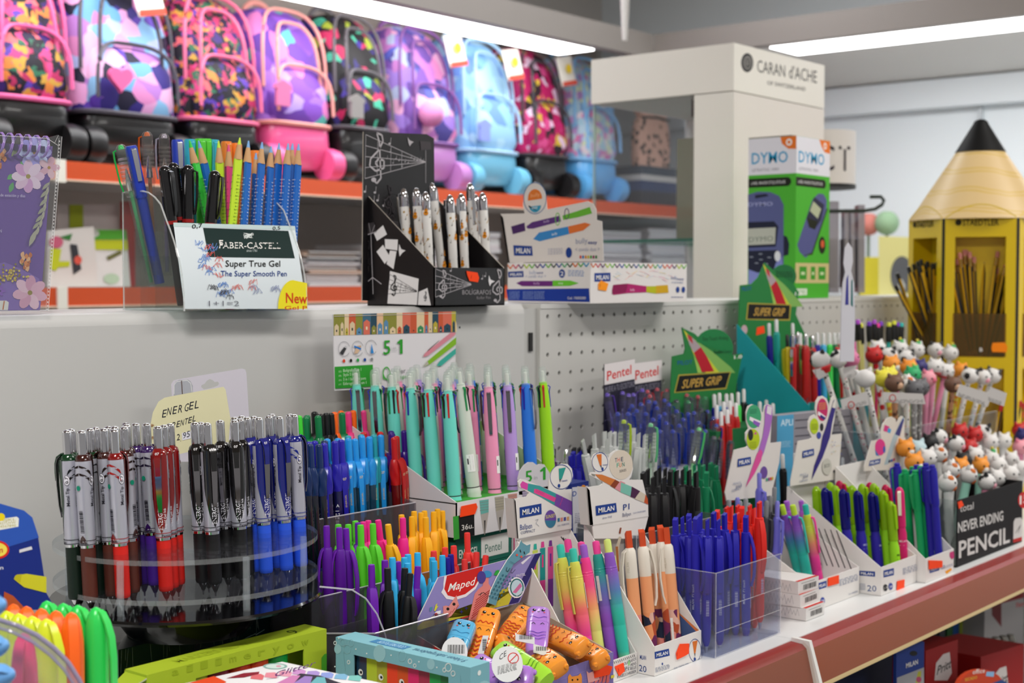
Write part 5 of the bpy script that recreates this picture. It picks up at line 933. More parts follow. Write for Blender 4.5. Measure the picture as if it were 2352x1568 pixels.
mb = pocket(x1L - .002, -.424, -.165, -.03, ZC - .302, z1, z1 + .03); mb.ext([V((x1L - .002, -.165, z1)), V((x1L - .002, -.165, z1 - .09)), V((x1L - .022, -.14, z1 - .08)), V((x1L - .022, -.14, z1 + .012))], V((.001, .001, 0)), SM); part('upper_pocket', mb, t)
mb = MB(); mb.box((x1L - .002, -.163, ZS + .0005), (-.424, -.032, ZC - .304), mat('#0e0e12', .35)); part('riser', mb, t, 'black riser block')
part('middle_pocket', pocket(XL, XR, -.245, -.193, ZC - .354, ZC - .272, ZC - .264), t)
zc1 = P(737, 1347, Y=-.325).z; zc2 = P(890, 1487, Y=-.325).z
mb = pocket(-.645, -.556, -.327, -.247, ZS + .0005, P(800, 1472, Y=-.327).z, ZC - .30); cv_ = [P(x, y, Y=-.326) for x, y in ((735, 1347), (808, 1354), (840, 1374), (866, 1410), (884, 1455), (892, 1490))]; mb.tube(cv_, .0007, SME, 8); part('front_pocket', mb, t)
mb = pocket(-.555, -.430, -.2765, -.247, ZS + .0005, ZC - .33, ZC - .30); part('corner_pocket', mb, t)
E = lambda h, g: (h, g)
CK = {'g': (('#0a7a45', '#0a3a2a'), 'green'), 'k': (('#131315', '#0c0c10'), 'black'), 'o': (('#ff6a14', '#7a2a0a'), 'orange'), 'p': (('#f0408c', '#7a1a4a'), 'pink'), 'l': (('#44d838', '#1a5a1a'), 'lime'), 'n': (('#102c60', '#0c1226'), 'navy'), 'b': (('#2822a8', '#14124a'), 'blue'), 's': (('#2094e4', '#0c3a52'), 'sky blue'), 't': (('#1c9cae', '#0c3a42'), 'teal'), 'r': (('#c41818', '#6a0c0c'), 'red'), 'v': (('#3e1484', '#1e0c44'), 'purple')}
EP = 'l 686 954 0|g 702 957 40|g 705 953 40|g 730 954 170|k 722 945 0|k 734 950 0|k 749 948 0|k 760 948 0|o 768 946 0|o 783 943 0|g 785 947 10|p 800 945 20|o 811 942 20|p 834 942 -150|n 697 1018 -60|n 712 1019 -40|n 732 1020 -20|n 746 1011 0|b 709 1014 0|b 722 1012 0|b 744 1017 0|b 769 1012 190|b 783 1009 15|s 751 1007 0|s 776 1006 0|t 799 1000 0|s 800 1006 0|s 815 1007 35|t 829 997 0|s 831 1000 0|s 848 1002 -30|t 858 998 0|s 874 998 8|r 835 992 0|r 873 991 0|r 905 1004 60|r 910 1001 60|v 898 989 -40|v 900 994 -40|v 928 988 60|v 951 992 70'
rows = [e.split() for e in EP.split('|')]; yy = lambda y: -.153 + (1020 - y) * .00118
for key in CK:
    ps_ = [r for r in rows if r[0] == key]
stand_px('wrap_gel', [CK[r[0]][0] for r in rows], [(float(r[1]), float(r[2]), -.035, .03) for r in rows], .1465, ZC - .3, .0118, ['%s ribbed-head gel pen in the organiser upper tier' % CK[r[0]][1] for r in rows], 'pen', 'ribbed gel pens in the organiser', face=[float(r[3]) for r in rows], jit=.012, Y=[yy(float(r[2])) for r in rows], facej=8)
SK = {'v': (('#5a1496', '#6a18a8', '#6a18a8'), 'purple'), 'l': (('#5cd22c',) * 3, 'lime'), 'p': (('#f22a92',) * 3, 'pink'), 'y': (('#fab61a',) * 3, 'yellow'), 'k': (('#121214', '#161618', '#161618'), 'black'), 's': (('#32b4ec',) * 3, 'sky blue'), 'b': (('#231a96',) * 3, 'dark blue'), 'r': (('#f4403e',) * 3, 'red')}
def soft_rows(data, L0, z0, d0, tier, yf, seed):
    rows = [e.split() for e in data.split('|')]
    stand_px('soft', [SK[r[0]][0] for r in rows], [(float(r[1]), float(r[2])) + ((float(r[4]), 0.) if len(r) > 4 else (-.02, .015)) for r in rows], .14, z0, d0, ['%s soft-touch pen in the organiser %s tier' % (SK[r[0]][1], tier) for r in rows], 'pen', 'soft-touch pens in the organiser', face=[float(r[3]) for r in rows], jit=.012, Y=[yf(float(r[1]), float(r[2])) for r in rows], seed=seed, facej=8)
soft_rows('v 750 1206 -70|v 779 1210 -60|v 794 1212 75|l 777 1203 0|l 800 1203 30|l 816 1195 0|l 828 1204 60|l 856 1201 50|p 846 1194 0|p 834 1197 0|p 868 1193 70 -.16|p 925 1188 -160 -.05|y 891 1203 70 -.16|y 922 1181 0 -.05|y 946 1185 0|y 951 1173 0|y 967 1176 0|y 975 1172 0|y 978 1187 20|y 996 1174 0|y 1005 1168 60|y 1016 1172 20|v 822 1199 0', .14, ZC - .35, .0112, 'middle', lambda x, y: -.234 + (1212 - y) * .0007, 3)
soft_rows('v 853 1295 20|v 884 1285 0|v 914 1288 0|v 960 1299 -70 .1|k 890 1303 -60|k 930 1303 -60 .06|k 942 1315 60 .1|s 901 1279 0|s 929 1279 0|s 936 1292 0|s 937 1272 0|s 959 1268 40|s 993 1279 0|s 997 1287 -60|s 1016 1274 0|b 1027 1279 0|b 1035 1272 0|r 996 1264 0|r 1022 1256 0|r 1042 1252 0|r 1073 1222 70|r 1067 1283 0|r 1095 1267 -30 .06|r 1116 1274 0 .14', .14, ZS + .003, .0108, 'lower', lambda x, y: max(-.311, -.268 if x > 965 else -.2975) + (1300 - y) * .0004, 4)
# ---- five-in-one pen box on a stack of refill boxes
Yf, Yb = -.205, -.032; xa = P(770, 895, Y=Yb).x; xb = P(1044, 880, Y=Yb).x; pf = Pl(V((xa, Yf, 0)), X_, Z_); pb = Pl(V((xa, Yb, 0)), X_, Z_); ps = Pl(V((xa, Yf, 0)), -Y_, Z_)
zb0 = P(1040, 1240, Y=Yf).z; zf = P(1028, 1158, Y=Yf).z; zsb = ps.q(960, 1090)
t = thing('pen_display_box', 'white and green five-in-one pen box with tall illustrated header', 'display box', ((xa + xb) / 2, -.12, zb0)); CWH2 = pap('#dfdde0')
mb = MB(); mb.box((xa, Yf, zb0), (xb, Yf + .0012, zf), CWH2); mb.box((xa, Yf + .0012, zf - .002), (xb, Yb, zf - .0008), pap('#3a9a34')); mb.box((xa, Yf + .0012, zb0), (xb, Yb, zb0 + .001), CWH2); mb.box((xa, Yb - .001, zb0), (xb, Yb, zf + .08), pap('#d8c8a4'))
sl = (zsb[1] - zf) / (-zsb[0])
for x in (xa, xb - .0012): mb.ext([V((x, y, z)) for y, z in ((Yf, zb0), (Yb - .001, zb0), (Yb - .001, min(zf + .1, zf + sl * (Yb - Yf))), (Yf, zf))], V((.0012, 0, 0)), CWH2)
k = Ink(mb, pf); k.polyp([(1042, 1240), (1055, 1237), (1053, 1184), (1040, 1186)], ink('#3aa03a')); k.polyp([(1055, 1237), (1090, 1229), (1089, 1176), (1053, 1184)], ink('#1a1a1c')); k.textp('36u.', 1060, 1218, 1087, 1212, 13, WHT)
for x, c in ((1112, '#6ab0a8'), (1147, '#a8a290'), (1177, '#c08a80'), (1210, '#a89ab8')):
    dy = -(x - 1112) * .21; k.polyp([(x - 11, 1149 + dy), (x + 10, 1146 + dy), (x + 10, 1176 + dy), (x - 8, 1181 + dy)], ink(c))
    for j in range(4): k.linep([(x - 10, 1154 + 6 * j + dy), (x + 10, 1151 + 6 * j + dy)], 1, ink('#80807c'))
    k.polyp([(x - 8, 1181 + dy), (x + 10, 1176 + dy), (x + 5, 1210 + dy), (x + 1, 1230 + dy), (x - 3, 1212 + dy)], ink('#b4aea8')); k.polyp([(x - 1, 1195 + dy), (x + 3, 1194 + dy), (x + 1, 1232 + dy)], ink('#3a3634'))
sp_ = Ink(mb, Pl(V((xa, Yf, zf)), -Y_, Z_)); part('tray', mb, t)
sticker(t, pf, [(1055, 1187), (1058, 1162), (1092, 1155), (1095, 1164), (1089, 1180)])
mb = card('h', t, pb, [(770, 897), (765, 722), (1047, 715), (1046, 880)], .0015, CWH2); k = Ink(mb, pb)
rnd = random.Random(11); PAL = ['#d8705a', '#5a8ab0', '#b8a83a', '#2a4a5a', '#e0c8a0', '#3a8a5a', '#c85a3a', '#d8c4a0', '#8a8a3a', '#406a80', '#e0b890']
x = 766
while x < 1046:
    w = rnd.uniform(9, 20); x2 = min(x + w, 1046.5); f1 = lambda x: 722 - (x - 765) * .025; f2 = lambda x: 770.5 - (x - 766) * .031; c = rnd.choice(PAL); k.polyp([(x, f2(x)), (x2, f2(x2)), (x2, f1(x2)), (x, f1(x))], ink(c)); c2 = rnd.choice(PAL); hh = rnd.uniform(10, 34)
    k.polyp([(x + 2, f2(x)), (x2 - 2, f2(x2)), (x2 - 2, f2(x2) - hh), ((x + x2) / 2, f2(x) - hh - 6), (x + 2, f2(x) - hh)], ink(c2)); k.polyp([(x + w * .4, f2(x) - hh * .4), (x + w * .6, f2(x) - hh * .4), (x + w * .6, f2(x) - hh * .65), (x + w * .4, f2(x) - hh * .65)], ink(rnd.choice(['#1c2a34', '#e8d8b8']))); x = x2
k.linep([(766, 726), (1047, 719)], 1.2, ink('#cfc8bc')); k.polyp([(768, 892), (856, 887), (855, 837), (767, 842)], ink('#2f9a30'))
for i, (a, b) in enumerate((('Bolígrafo 5 en 1', 828), ('Stylo 5 en 1', 817), ('5 in 1 ballpoint pens', 839), ('Esferográfica 5 em 1', 840))): k.textp(a, 787, 854 + 10 * i, b, 851 + 10 * i, 7, ink('#cfe6c8')); k.textp(('ES', 'FR', 'EN', 'PT')[i], 777, 855 + 10 * i, 783, 854.5 + 10 * i, 4, ink('#bcd8b4'))
for x, y in ((789, 801), (820, 800), (851, 798)): k.ringp(x, y, 13, 17, 1, ink('#8a8c92'), a0=20, a1=330)
k.polyp([(779, 810), (789, 797), (794, 800), (786, 815)], ink('#3a3a3e')); k.polyp([(789, 797), (792, 793), (796, 797), (794, 800)], ink('#c0c0c4')); k.polyp([(812, 793), (828, 799), (827, 804), (812, 797)], ink('#2a78c8')); k.polyp([(812, 812), (816, 799), (825, 803), (820, 811)], ink('#d8b898')); k.polyp([(817, 794), (828, 793), (827, 799)], ink('#c8a888')); k.polyp([(850, 811), (852, 789), (857, 811)], ink('#2a88d0'))
for i, c in enumerate(('#d8401c', '#181818', '#2aa04a', '#1c4a9a', '#888a8c')): k.circp(788.5 + 16 * i, 828.5 - .9 * i, 3, 4, ink(c), 12)
k.textp('5', 879, 814, 895, 812.5, 33, ink('#2f9a30'), .03); k.polyp([(917, 812), (923, 812), (923, 779), (918, 779), (911, 786), (912, 790), (917, 787)], ink('#2f9a30')); k.textp('in', 901, 802, 908, 801.5, 8, ink('#b4b6ba'), -.01); k.ringp(904, 798, 8, 8, .8, ink('#b4b6ba'), a0=160, a1=340)
k.ringp(886, 859, 8, 16, 3, ink('#3fae3a'), a0=-60, a1=230); k.ringp(894, 867, 6, 8, 3, ink('#3fae3a')); k.linep([(878, 858), (882, 868), (892, 874), (892, 880)], 3, ink('#3fae3a')); k.textp('lider', 904.5, 858, 930, 855.5, 11, ink('#2a2a2c'), -.005); k.textp('papel', 905, 870, 943, 867, 9.5, ink('#3fae3a'), -.005)
k.polyp([(970, 820), (974, 811), (1034, 763), (1046, 764), (1042, 770), (982, 816)], ink('#d88a98')); k.polyp([(979, 808), (983, 802), (1008, 780), (1005, 784)], ink('#2a2a2c')); k.polyp([(969, 843), (980, 829), (1046, 774), (1046, 790), (986, 836)], ink('#84b82a')); k.polyp([(969, 843), (980, 829), (983, 836)], ink('#b8b0a8')); k.polyp([(1000, 840), (1009, 828), (1045, 799), (1045, 812), (1012, 840)], ink('#3fae9e')); part('header', mb, t)
mb = card('lp', t, pf, [(1192, 1136), (1190, 1100), (1194, 1082), (1204, 1068), (1214, 1061), (1224, 1061), (1233, 1068), (1240, 1065), (1250, 1066), (1262, 1085), (1266, 1110), (1264, 1136)], .0012, pap('#cfcdd2')); k = Ink(mb, pf); k.textp('5', 1206, 1108, 1222, 1105, 27, ink('#2f9a30'), .03); k.polyp([(1247, 1102), (1253, 1101), (1253, 1072), (1249, 1072), (1240, 1080), (1241, 1084), (1247, 1081)], ink('#2f9a30')); k.textp('in', 1226, 1101, 1234, 1100, 9, ink('#a8aab0'), -.01); part('front_badge', mb, t)
C5 = [('#6edccc', 'turquoise'), ('#d4dcd0', 'pale grey'), ('#f49ac0', 'pink'), ('#b89ae0', 'lilac'), ('#2a7ae0', 'blue'), ('#a0e01c', 'lime')]
FC5 = {(0, 0): 178, (0, 1): 176, (0, 2): 62, (0, 3): -120, (0, 4): 0, (0, 5): 10, (2, 0): 0, (3, 0): 0, (4, 0): 62, (5, 0): 178, (1, 0): -60}; rnd = random.Random(2)
for i in range(6):
    for j in range(6):
        bt = V((xa + .0175 + i * (xb - xa - .035) / 5, Yf + .016 + j * .0262, zb0 + .0142 + (.006 if (i, j) == (1, 0) else 0))); u = V((rnd.uniform(-.012, .012), .085 + rnd.uniform(-.008, .008), 1)) if (i, j) != (1, 0) else V((-.07, .10, 1))
        stick('multi', C5[i][0], bt, u.normalized(), facing(FC5.get((i, j), rnd.choice((0, 60, 178, -60)))), '%s five-colour pen in the five-in-one box, %s' % (C5[i][1], 'front row' if j == 0 else ORD[j] + ' row back'), 'pen', 'five-colour pens in their box')
Yr = -.200; bots = ZS + .0005; n = 4; hz = (zb0 - bots - .0005) / n
for s, (x0, x1, c, lbl) in enumerate(((xa + .004, xa + .092, '#1f6a5a', 'green'), (xa + .096, xb - .002, '#d8d4d6', 'white'))):
    for i in range(n):
        tt = thing('refill_box', lbl + ' refill box stacked under the five-in-one pen box, ' + ['lowest', 'second lowest', 'second highest', 'highest'][i] + ' of its stack', 'box', ((x0 + x1) / 2, -.12, bots + hz * i), 'refill boxes under the five-in-one box'); mb = MB(); mb.box((x0, Yr, bots + hz * i), (x1, -.04, bots + hz * (i + 1) - .0006), pap(c)); k = Ink(mb, Pl(V((x0, Yr, bots + hz * i)), X_, Z_)); w = x1 - x0
        if s == 0: k.rect(w * .45, hz * .15, w * .95, hz * .85, ink('#e4e8e4')); k.text('ENERGEL', w * .06, hz * .3, hz * .3, ink('#e4efe8'), w * .34, bold=.03); k.text('Pentel', w * .52, hz * .3, hz * .3, ink('#1f6a5a'), w * .3)
        else: k.rect(0, 0, w, hz * .08, ink('#c0286a')); k.rect(0, 0, w * .02, hz, ink('#c0286a')); k.text('100-T050S', w * .1, hz * .22, hz * .28, ink('#8a4a5a'), w * .6); k.barcode(w * .08, hz * .6, w * .6, hz * .3, ink('#2a2a2a'), n=22)
        part('carton', mb, tt)
# ================================================================ right half of the gondola shelf
WC, WS = pap('#e4e1de'), pap('#d3cfca')
def dbox(name, label, x0, x1, Yf, D, zb, hf, hb, col=None, inner=None, cat='display box'):
    t = thing(name, label, cat, ((x0 + x1) / 2, Yf + D / 2, zb)); c = col or WC; mb = MB(); th = .0012
    mb.box((x0, Yf, zb + .0004), (x1, Yf + th, zb + hf), c); mb.box((x0 + th, Yf + th, zb + .0004), (x1 - th, Yf + D - th, zb + .0014), c); mb.box((x0, Yf + D - th, zb + .0004), (x1, Yf + D, zb + hb), inner or c)
    for x in (x0, x1 - th): mb.ext([V((x, y, zb + z)) for y, z in ((Yf + th, .0004), (Yf + D - th, .0004), (Yf + D - th, hb), (Yf + th, hf))], V((th, 0, 0)), c)
    return t, mb, Pl(V((x0, Yf, zb)), X_, Z_), Pl(V((x0, Yf, zb)), -Y_, Z_), Pl(V((x0, Yf + D - th, zb)), X_, Z_)
# ---- open kawaii highlighter box
XR_ = -.421; Yb_ = P(1201, 1382, X=XR_).y; zb_ = P(1201, 1382, X=XR_).z; Yf_ = P(1409, 1497, X=XR_).y; zf_ = P(1409, 1497, X=XR_).z; XL_ = P(946, 1446, Y=Yb_).x; PUR = pap('#7f74b4'); KR = pap('#a89c8c')
t = thing('kawaii_display_box', 'open lilac cardboard box with propped lid full of cat-faced highlighters', 'display box', ((XL_ + XR_) / 2, (Yb_ + Yf_) / 2, ZS)); mb = MB(); th = .0014
mb.box((XL_, Yf_, ZS + .0005), (XR_, Yf_ + th, zf_), PUR); mb.box((XL_ + th, Yf_ + th, ZS + .0005), (XR_ - th, Yb_ - th, ZS + .0017), KR); mb.box((XL_, Yb_ - th, ZS + .0005), (XR_, Yb_, zb_), KR)
for x in (XL_, XR_ - th): mb.ext([V((x, y, z)) for y, z in ((Yf_ + th, ZS + .0005), (Yb_ - th, ZS + .0005), (Yb_ - th, zb_), (Yf_ + th, zf_))], V((th, 0, 0)), KR if x > XL_ else pap('#b81c1c'), KR)
pf = Pl(V((XL_, Yf_, ZS)), X_, Z_); k = Ink(mb, pf)
for i in range(9): a = pf.q(1120 + 32 * i, 1560 - 8 * i); k.line([(a[0], .001), (a[0], .046)], .0002, ink('#9a90c8'))
for i in range(5): k.line([(.0, .008 * i + .005), (XR_ - XL_, .008 * i + .005)], .0002, ink('#9a90c8'))
for x, y, c in ((1320, 1565, '#e8923a'), (1240, 1575, '#6ac03a')): k.polyp([(x - 16, y + 10), (x - 16, y - 12), (x - 12, y - 18), (x - 7, y - 12), (x + 7, y - 14), (x + 13, y - 20), (x + 16, y - 12), (x + 16, y + 10)], ink(c)); k.circp(x - 6, y - 4, 2, 2.5, BLK, 8); k.circp(x + 6, y - 5, 2, 2.5, BLK, 8)
for i in range(4): k.linep([(1378 + 7 * i, 1520 - 3 * i), (1378 + 7 * i, 1514 - 3 * i)], 1.5, WHT)
for i in range(5): k.polyp([(1355 + 9 * i, 1568), (1362 + 9 * i, 1566), (1376 + 6 * i, 1538), (1370 + 6 * i, 1540)], ink('#d86a6a'))
k.polyp([(1350, 1568), (1346, 1540), (1352, 1545), (1366, 1538), (1374, 1530), (1376, 1560)], ink('#e8a8a4')); k.polyp([(1402, 1558), (1410, 1555), (1410, 1548), (1402, 1551)], ink('#e0d048')); part('tray', mb, t)
sticker(t, pf, [(1364, 1556), (1361, 1527), (1384, 1524), (1405, 1530), (1398, 1548)])
lu = (Z_ + Y_ * .12).normalized(); lp = Pl(V((XL_, Yb_ - .012, zb_)), X_, lu)
mb = card('lid', t, lp, [(948, 1446), (1192, 1384), (1196, 1378), (1243, 1268), (1160, 1286), (1007, 1326)], .0012, pap('#8c82bc'), pap('#e2ded8')); k = Ink(mb, lp)
k.polyp([(964, 1459 - 13), (952, 1445), (970, 1427), (1000, 1412), (1030, 1405), (1075, 1412), (1100, 1410), (1120, 1380), (1150, 1355), (1172, 1345), (1181, 1352), (1168, 1388), (1130, 1397)], ink('#bdb436'))
k.polyp([(1168, 1388), (1190, 1383), (1243, 1269), (1228, 1273)], ink('#2c2668')); k.polyp([(1200, 1296), (1222, 1275), (1214, 1278), (1196, 1292)], ink('#dcd8e4'))
k.polyp([(1013, 1360), (1018, 1350), (1018, 1340), (1020, 1323), (1110, 1301), (1106, 1325), (1092, 1352), (1070, 1370), (1045, 1378), (1025, 1375)], ink('#e6dfe4')); k.polyp([(1020, 1352), (1026, 1322), (1110, 1300), (1104, 1322), (1090, 1347), (1068, 1364), (1044, 1371), (1028, 1367)], ink('#c9201c')); k.textp('Maped', 1028, 1359, 1088, 1343, 20, WHT, .012, 6)
k.polyp([(1075, 1425), (1090, 1363), (1098, 1353), (1108, 1345), (1114, 1320), (1122, 1313), (1122, 1340), (1130, 1352), (1128, 1365), (1112, 1397), (1100, 1422)], ink('#d8817c'))
for i in range(8): k.linep([(1082 + i * 1.5, 1408 - 6 * i + 12), (1112 + i * 2, 1376 - 6 * i + 20)], 2.4, ink('#a83a36'))
k.linep([(1098, 1366), (1110, 1360), (1116, 1365)], 1.4, BLK); k.linep([(1106, 1360), (1102, 1368)], 1.4, BLK)
k.polyp([(1018, 1425), (1017, 1392), (1024, 1390), (1030, 1392), (1048, 1366), (1050, 1378), (1054, 1390), (1036, 1414)], ink('#dc8d86')); k.circp(1028, 1398, 3.5, 3.5, BLK); k.circp(1042, 1387, 3.5, 3.5, BLK)
for i in range(4): k.linep([(1022 + 8 * i, 1420 - 7 * i), (1028 + 8 * i, 1410 - 7 * i)], 1.6, ink('#a83a36'))
k.polyp([(992, 1421), (1000, 1404), (1012, 1401), (1010, 1418), (1000, 1420)], ink('#ece8ec')); k.circp(1001, 1411, 4, 4, ink('#c0202c')); k.polyp([(996, 1402), (1000, 1388), (1004, 1385), (1002, 1392), (1006, 1391), (999, 1403)], ink('#d8d040')); k.polyp([(986, 1404), (987, 1394), (993, 1393), (990, 1402)], ink('#4a90a8'))
for x, y in ((1070, 1396), (1059, 1404)): k.polyp([(x - 5, y), (x - 1, y - 1), (x, y - 6), (x + 1, y - 1), (x + 5, y), (x + 1, y + 2), (x, y + 6), (x - 1, y + 2)], ink('#2c2668'))
k.circp(1118, 1318, 11, 8, ink('#3a8ac0')); k.polyp([(1133, 1320), (1138, 1310), (1145, 1308), (1146, 1316), (1139, 1321)], ink('#2a9a3a')); k.circp(1105, 1325, 10, 14, ink('#4a3a8a'))
k.circp(1185, 1349, 19, 24, ink('#e8e4ea')); k.circp(1186, 1349, 16, 21, ink('#2a6a6c')); k.circp(1186, 1349, 13, 18, ink('#b8d0dc')); k.polyp([(1176, 1360), (1184, 1350), (1194, 1338), (1198, 1346), (1184, 1362)], ink('#c86a9a')); k.textp('PASTEL', 1185, 1325, 1206, 1321, 6, ink('#d6d0e0'), .02); k.textp('1-5 mm', 1180, 1374, 1200, 1360, 6, ink('#d6d0e0'), .02); part('lid', mb, t, 'propped lid with printed cats')
mb = MB(); mb.ext([lp.w(*p, .002) for p in ((1117, 1384), (1135, 1390), (1150, 1340), (1176, 1295), (1213, 1268), (1215, 1249), (1206, 1252), (1196, 1246), (1193, 1240), (1188, 1253), (1162, 1285), (1138, 1325), (1124, 1355))], lp.n * -.0012, pap('#5f93a4'), WC); k = Ink(mb, lp, .0024)
k.linep([(1190, 1262), (1192, 1268)], 3, BLK); k.linep([(1199, 1266), (1201, 1272)], 3, BLK); k.circp(1183, 1274, 2.4, 2.4, ink('#e0503c')); k.circp(1193, 1278, 2.4, 2.4, ink('#e0503c'))
for p in ([(1160, 1302), (1158, 1310), (1162, 1312), (1167, 1304)], [(1172, 1305), (1168, 1314), (1172, 1316), (1179, 1307)]): k.linep(p, 1.4, ink('#1c2a30'))
for r in range(7):
    for s in range(4): x = 1150 - 5.2 * r + 7.5 * s; y = 1318 + 8 * r + 2 * s; k.polyp([(x, y), (x + 3, y + 1), (x + 1, y + 5), (x - 2, y + 4)], ink('#2f6478'))
k.linep([(1166, 1288), (1178, 1294)], 1.2, ink('#49788a')); part('lid_cutout', mb, t, 'blue cat cut-out on the lid')
def kawaii(c):                                    # chubby cat highlighter, z along body, face towards +x
    body, st = c; m = mat(body, .22, coat=.3); b = MB(); rings = []
    for z, w, d in ((0, .0085, .006), (.004, .0105, .0075), (.03, .0115, .0085), (.046, .0115, .0085), (.0465, .0120, .0090), (.07, .0118, .0088), (.0735, .0105, .0075), (.075, .007, .005)): rings.append([V((d * math.copysign(abs(math.cos(a)) ** .6, math.cos(a)), w * math.copysign(abs(math.sin(a)) ** .6, math.sin(a)), z)) for a in [2 * math.pi * j / 24 for j in range(24)]])
    b.loft(rings, m); k = Ink(b, Pl(V((.0089, 0, 0)), V((0, 1, 0)), V((0, 0, 1))), .0002)
    zz = lambda z, n, w, amp: k.line([(-.0085 + .017 * i / n, z + (amp if i % 2 else -amp)) for i in range(n + 1)], w, ink(st))
    if body == '#f59a34': zz(.051, 6, .0012, .0016); [zz(.006 + .006 * i, 6, .0014, .0016) for i in range(5)]
    else: [k.line([(-.0085 + .0017 * j, z + .0013 * math.sin(j * .9)) for j in range(11)], .0008, ink(st)) for z in (.052, .026, .021, .016)]
    for s in (-1, 1): k.circ(s * .0045, .0645, .0019, BLK, n=12); k.circ(s * .0045 + .0005, .0652, .0007, WHT, n=8); k.circ(s * .0058, .0605, .0011, ink('#e0402a'), .0007, 8)
    k.line([(-.0012, .0622), (0, .061), (.0012, .0622)], .0007, BLK)
    for s in (-1, 1): k.line([(s * .0065, .0395), (s * .0045, .0425), (s * .0025, .0395)], .0006, BLK)
    out = [('body', M_('body', b))]
    for s in (-1, 1): e = MB(); e.ball((0, s * .0075, .0735), .0032, m, 5, sz=1.25); out.append(('ear', M_('ear', e)))
    for it in out:
        it[1].transform(MX.Scale(.88, 4))
    return 'cat_highlighter', .075, out
BUILD['kawaii'] = kawaii
OC, VC, LC, BC = ('#f59a34', '#c8401c'), ('#b07ad4', '#5a2aa8'), ('#a4e03c', '#5a9a1c'), ('#58b0dc', '#2a78a8')
fl = ZS + .002
for c, hx, hy, tx, ty, dh, dt, nm in ((OC, 1128, 1400, 1098, 1500, 1.28, 1.235, 'orange cat highlighter standing steeply against the lid of lilac box'), (VC, 1238, 1400, 1232, 1490, 1.275, 1.22, 'violet cat highlighter standing upright among the orange ones'), (OC, 1215, 1402, 1158, 1470, 1.33, 1.275, 'orange striped cat highlighter lying face up behind the violet one'), (OC, 1345, 1492, 1268, 1462, 1.235, 1.28, 'orange cat highlighter lying by the side wall of lilac box'), (OC, 1290, 1543, 1215, 1490, 1.185, 1.235, 'orange cat highlighter lying lowest toward the shelf edge'), (LC, 1140, 1490, 1250, 1560, 1.215, 1.165, 'lime cat highlighter lying under the round white label'), (VC, 1085, 1520, 1180, 1580, 1.19, 1.15, 'violet cat highlighter lying beside the light blue marker box'), (BC, 1072, 1430, 1045, 1495, 1.245, 1.21, 'blue cat highlighter leaning at the lid corner'), (OC, 1385, 1520, 1330, 1490, 1.255, 1.30, 'orange cat highlighter half hidden against the side wall'), (OC, 1142, 1478, 1200, 1500, 1.25, 1.29, 'orange cat highlighter lying crosswise below the violet upright one'), (VC, 1232, 1562, 1150, 1552, 1.15, 1.16, 'violet cat highlighter end-on nearest the shelf edge')):
    a = P(hx, hy, d=dh); b = P(tx, ty, d=dt); u = (a - b).normalized(); stick('kawaii', c, a - u * .069, u, -FWD + Z_ * .8, nm, 'highlighter', 'cat highlighters in the lilac box')
for x, y, r, d, tilt, nm in ((1165, 1525, 36, 1.135, 1, 'round white safety label'), (1044, 1497, 30, 1.19, 0, 'round white barcode label')):
    p = Pl(P(x, y, d=d), RT, (Z_ * .8 + FW0 * .6)); mb = MB(); mb.ext([p.w(x + r * math.cos(2 * math.pi * i / 24), y + r * 1.15 * math.sin(2 * math.pi * i / 24)) for i in range(24)], p.n * -.0005, pap('#dcdcdc')); k = Ink(mb, p)
    if tilt:
        k.textp('CE', x - 18, y - 8, x - 2, y - 20, 13, BLK); k.ringp(x + 14, y - 14, 12, 12, 2, ink('#d02a2a')); k.linep([(x + 6, y - 6), (x + 22, y - 22)], 2, ink('#d02a2a')); k.smallp(x - 22, y + 6, x + 22, y - 6, 7, ink('#9a9a9a'), 1.2)
    else: k.barcode(*k.sf.q(x - 16, y + 4), .014, .008, BLK)
    solo('label_disc', mb, nm + ' lying on the cat highlighters in the lilac box', 'label', P(x, y, d=d))
for x, y, w, h, d in ((1110, 1480, 14, 42, 1.222), (1206, 1463, 44, 16, 1.19), (1240, 1488, 30, 20, 1.205)):
    p = Pl(P(x, y, d=d), RT, (Z_ * .9 + FW0 * .4)); mb = MB(); mb.ext([p.w(x - w / 2 + (6 if h > w else 0), y - h / 2), p.w(x + w / 2 + (6 if h > w else 0), y - h / 2 + (0 if h > w else 8)), p.w(x + w / 2 - (6 if h > w else 0), y + h / 2 + (0 if h > w else 8)), p.w(x - w / 2 - (6 if h > w else 0), y + h / 2)], p.n * -.0004, pap('#e2e0e2')); k = Ink(mb, p)
    if w > h: k.barcode(*k.sf.q(x - w * .3, y + h * .3), .011, .0035, BLK)
    else: k.barcode(*k.sf.q(x - 2, y + 14), .010, .0035, BLK, vert=True)
    solo('barcode_label', mb, 'small white barcode label stuck among the cat highlighters', 'label', P(x, y, d=d))
# ---- sunset ballpoint box
Xr, Xl, Yf = -.3335, -.4185, -.372; D = .082; hf = P(1466, 1496, Y=Yf).z - ZS; zh = P(1250, 1225, Y=Yf + D).z
t, mb, pf, ps, pb = dbox('pen_display_box', 'white pen box with teal and violet ballpoint on its header', Xl, Xr, Yf, D, ZS, hf, zh - ZS); k = Ink(mb, pf)
for i, tx in enumerate(('BOLÍGRAFOS', 'BALL PENS', 'STYLOS A BILLE', 'KUGELSCHREIBER')): k.textp(tx, 1461 - 3.1 * len(tx), 1525 + 9.5 * i + 4, 1461, 1512 + 9.5 * i + 3, 7, ink('#5a5a66'))
for i in range(26): a = pf.q(1330 + 6 * i, 1500); k.line([(.004 + .003 * i, hf - .001), (.0055 + .003 * i, hf - .0035)], .0007, ink('#3a3a3a'))
k.textp('1765885/20SN', 1440, 1562, 1464, 1556, 4, ink('#5a5a66')); k = Ink(mb, pb)
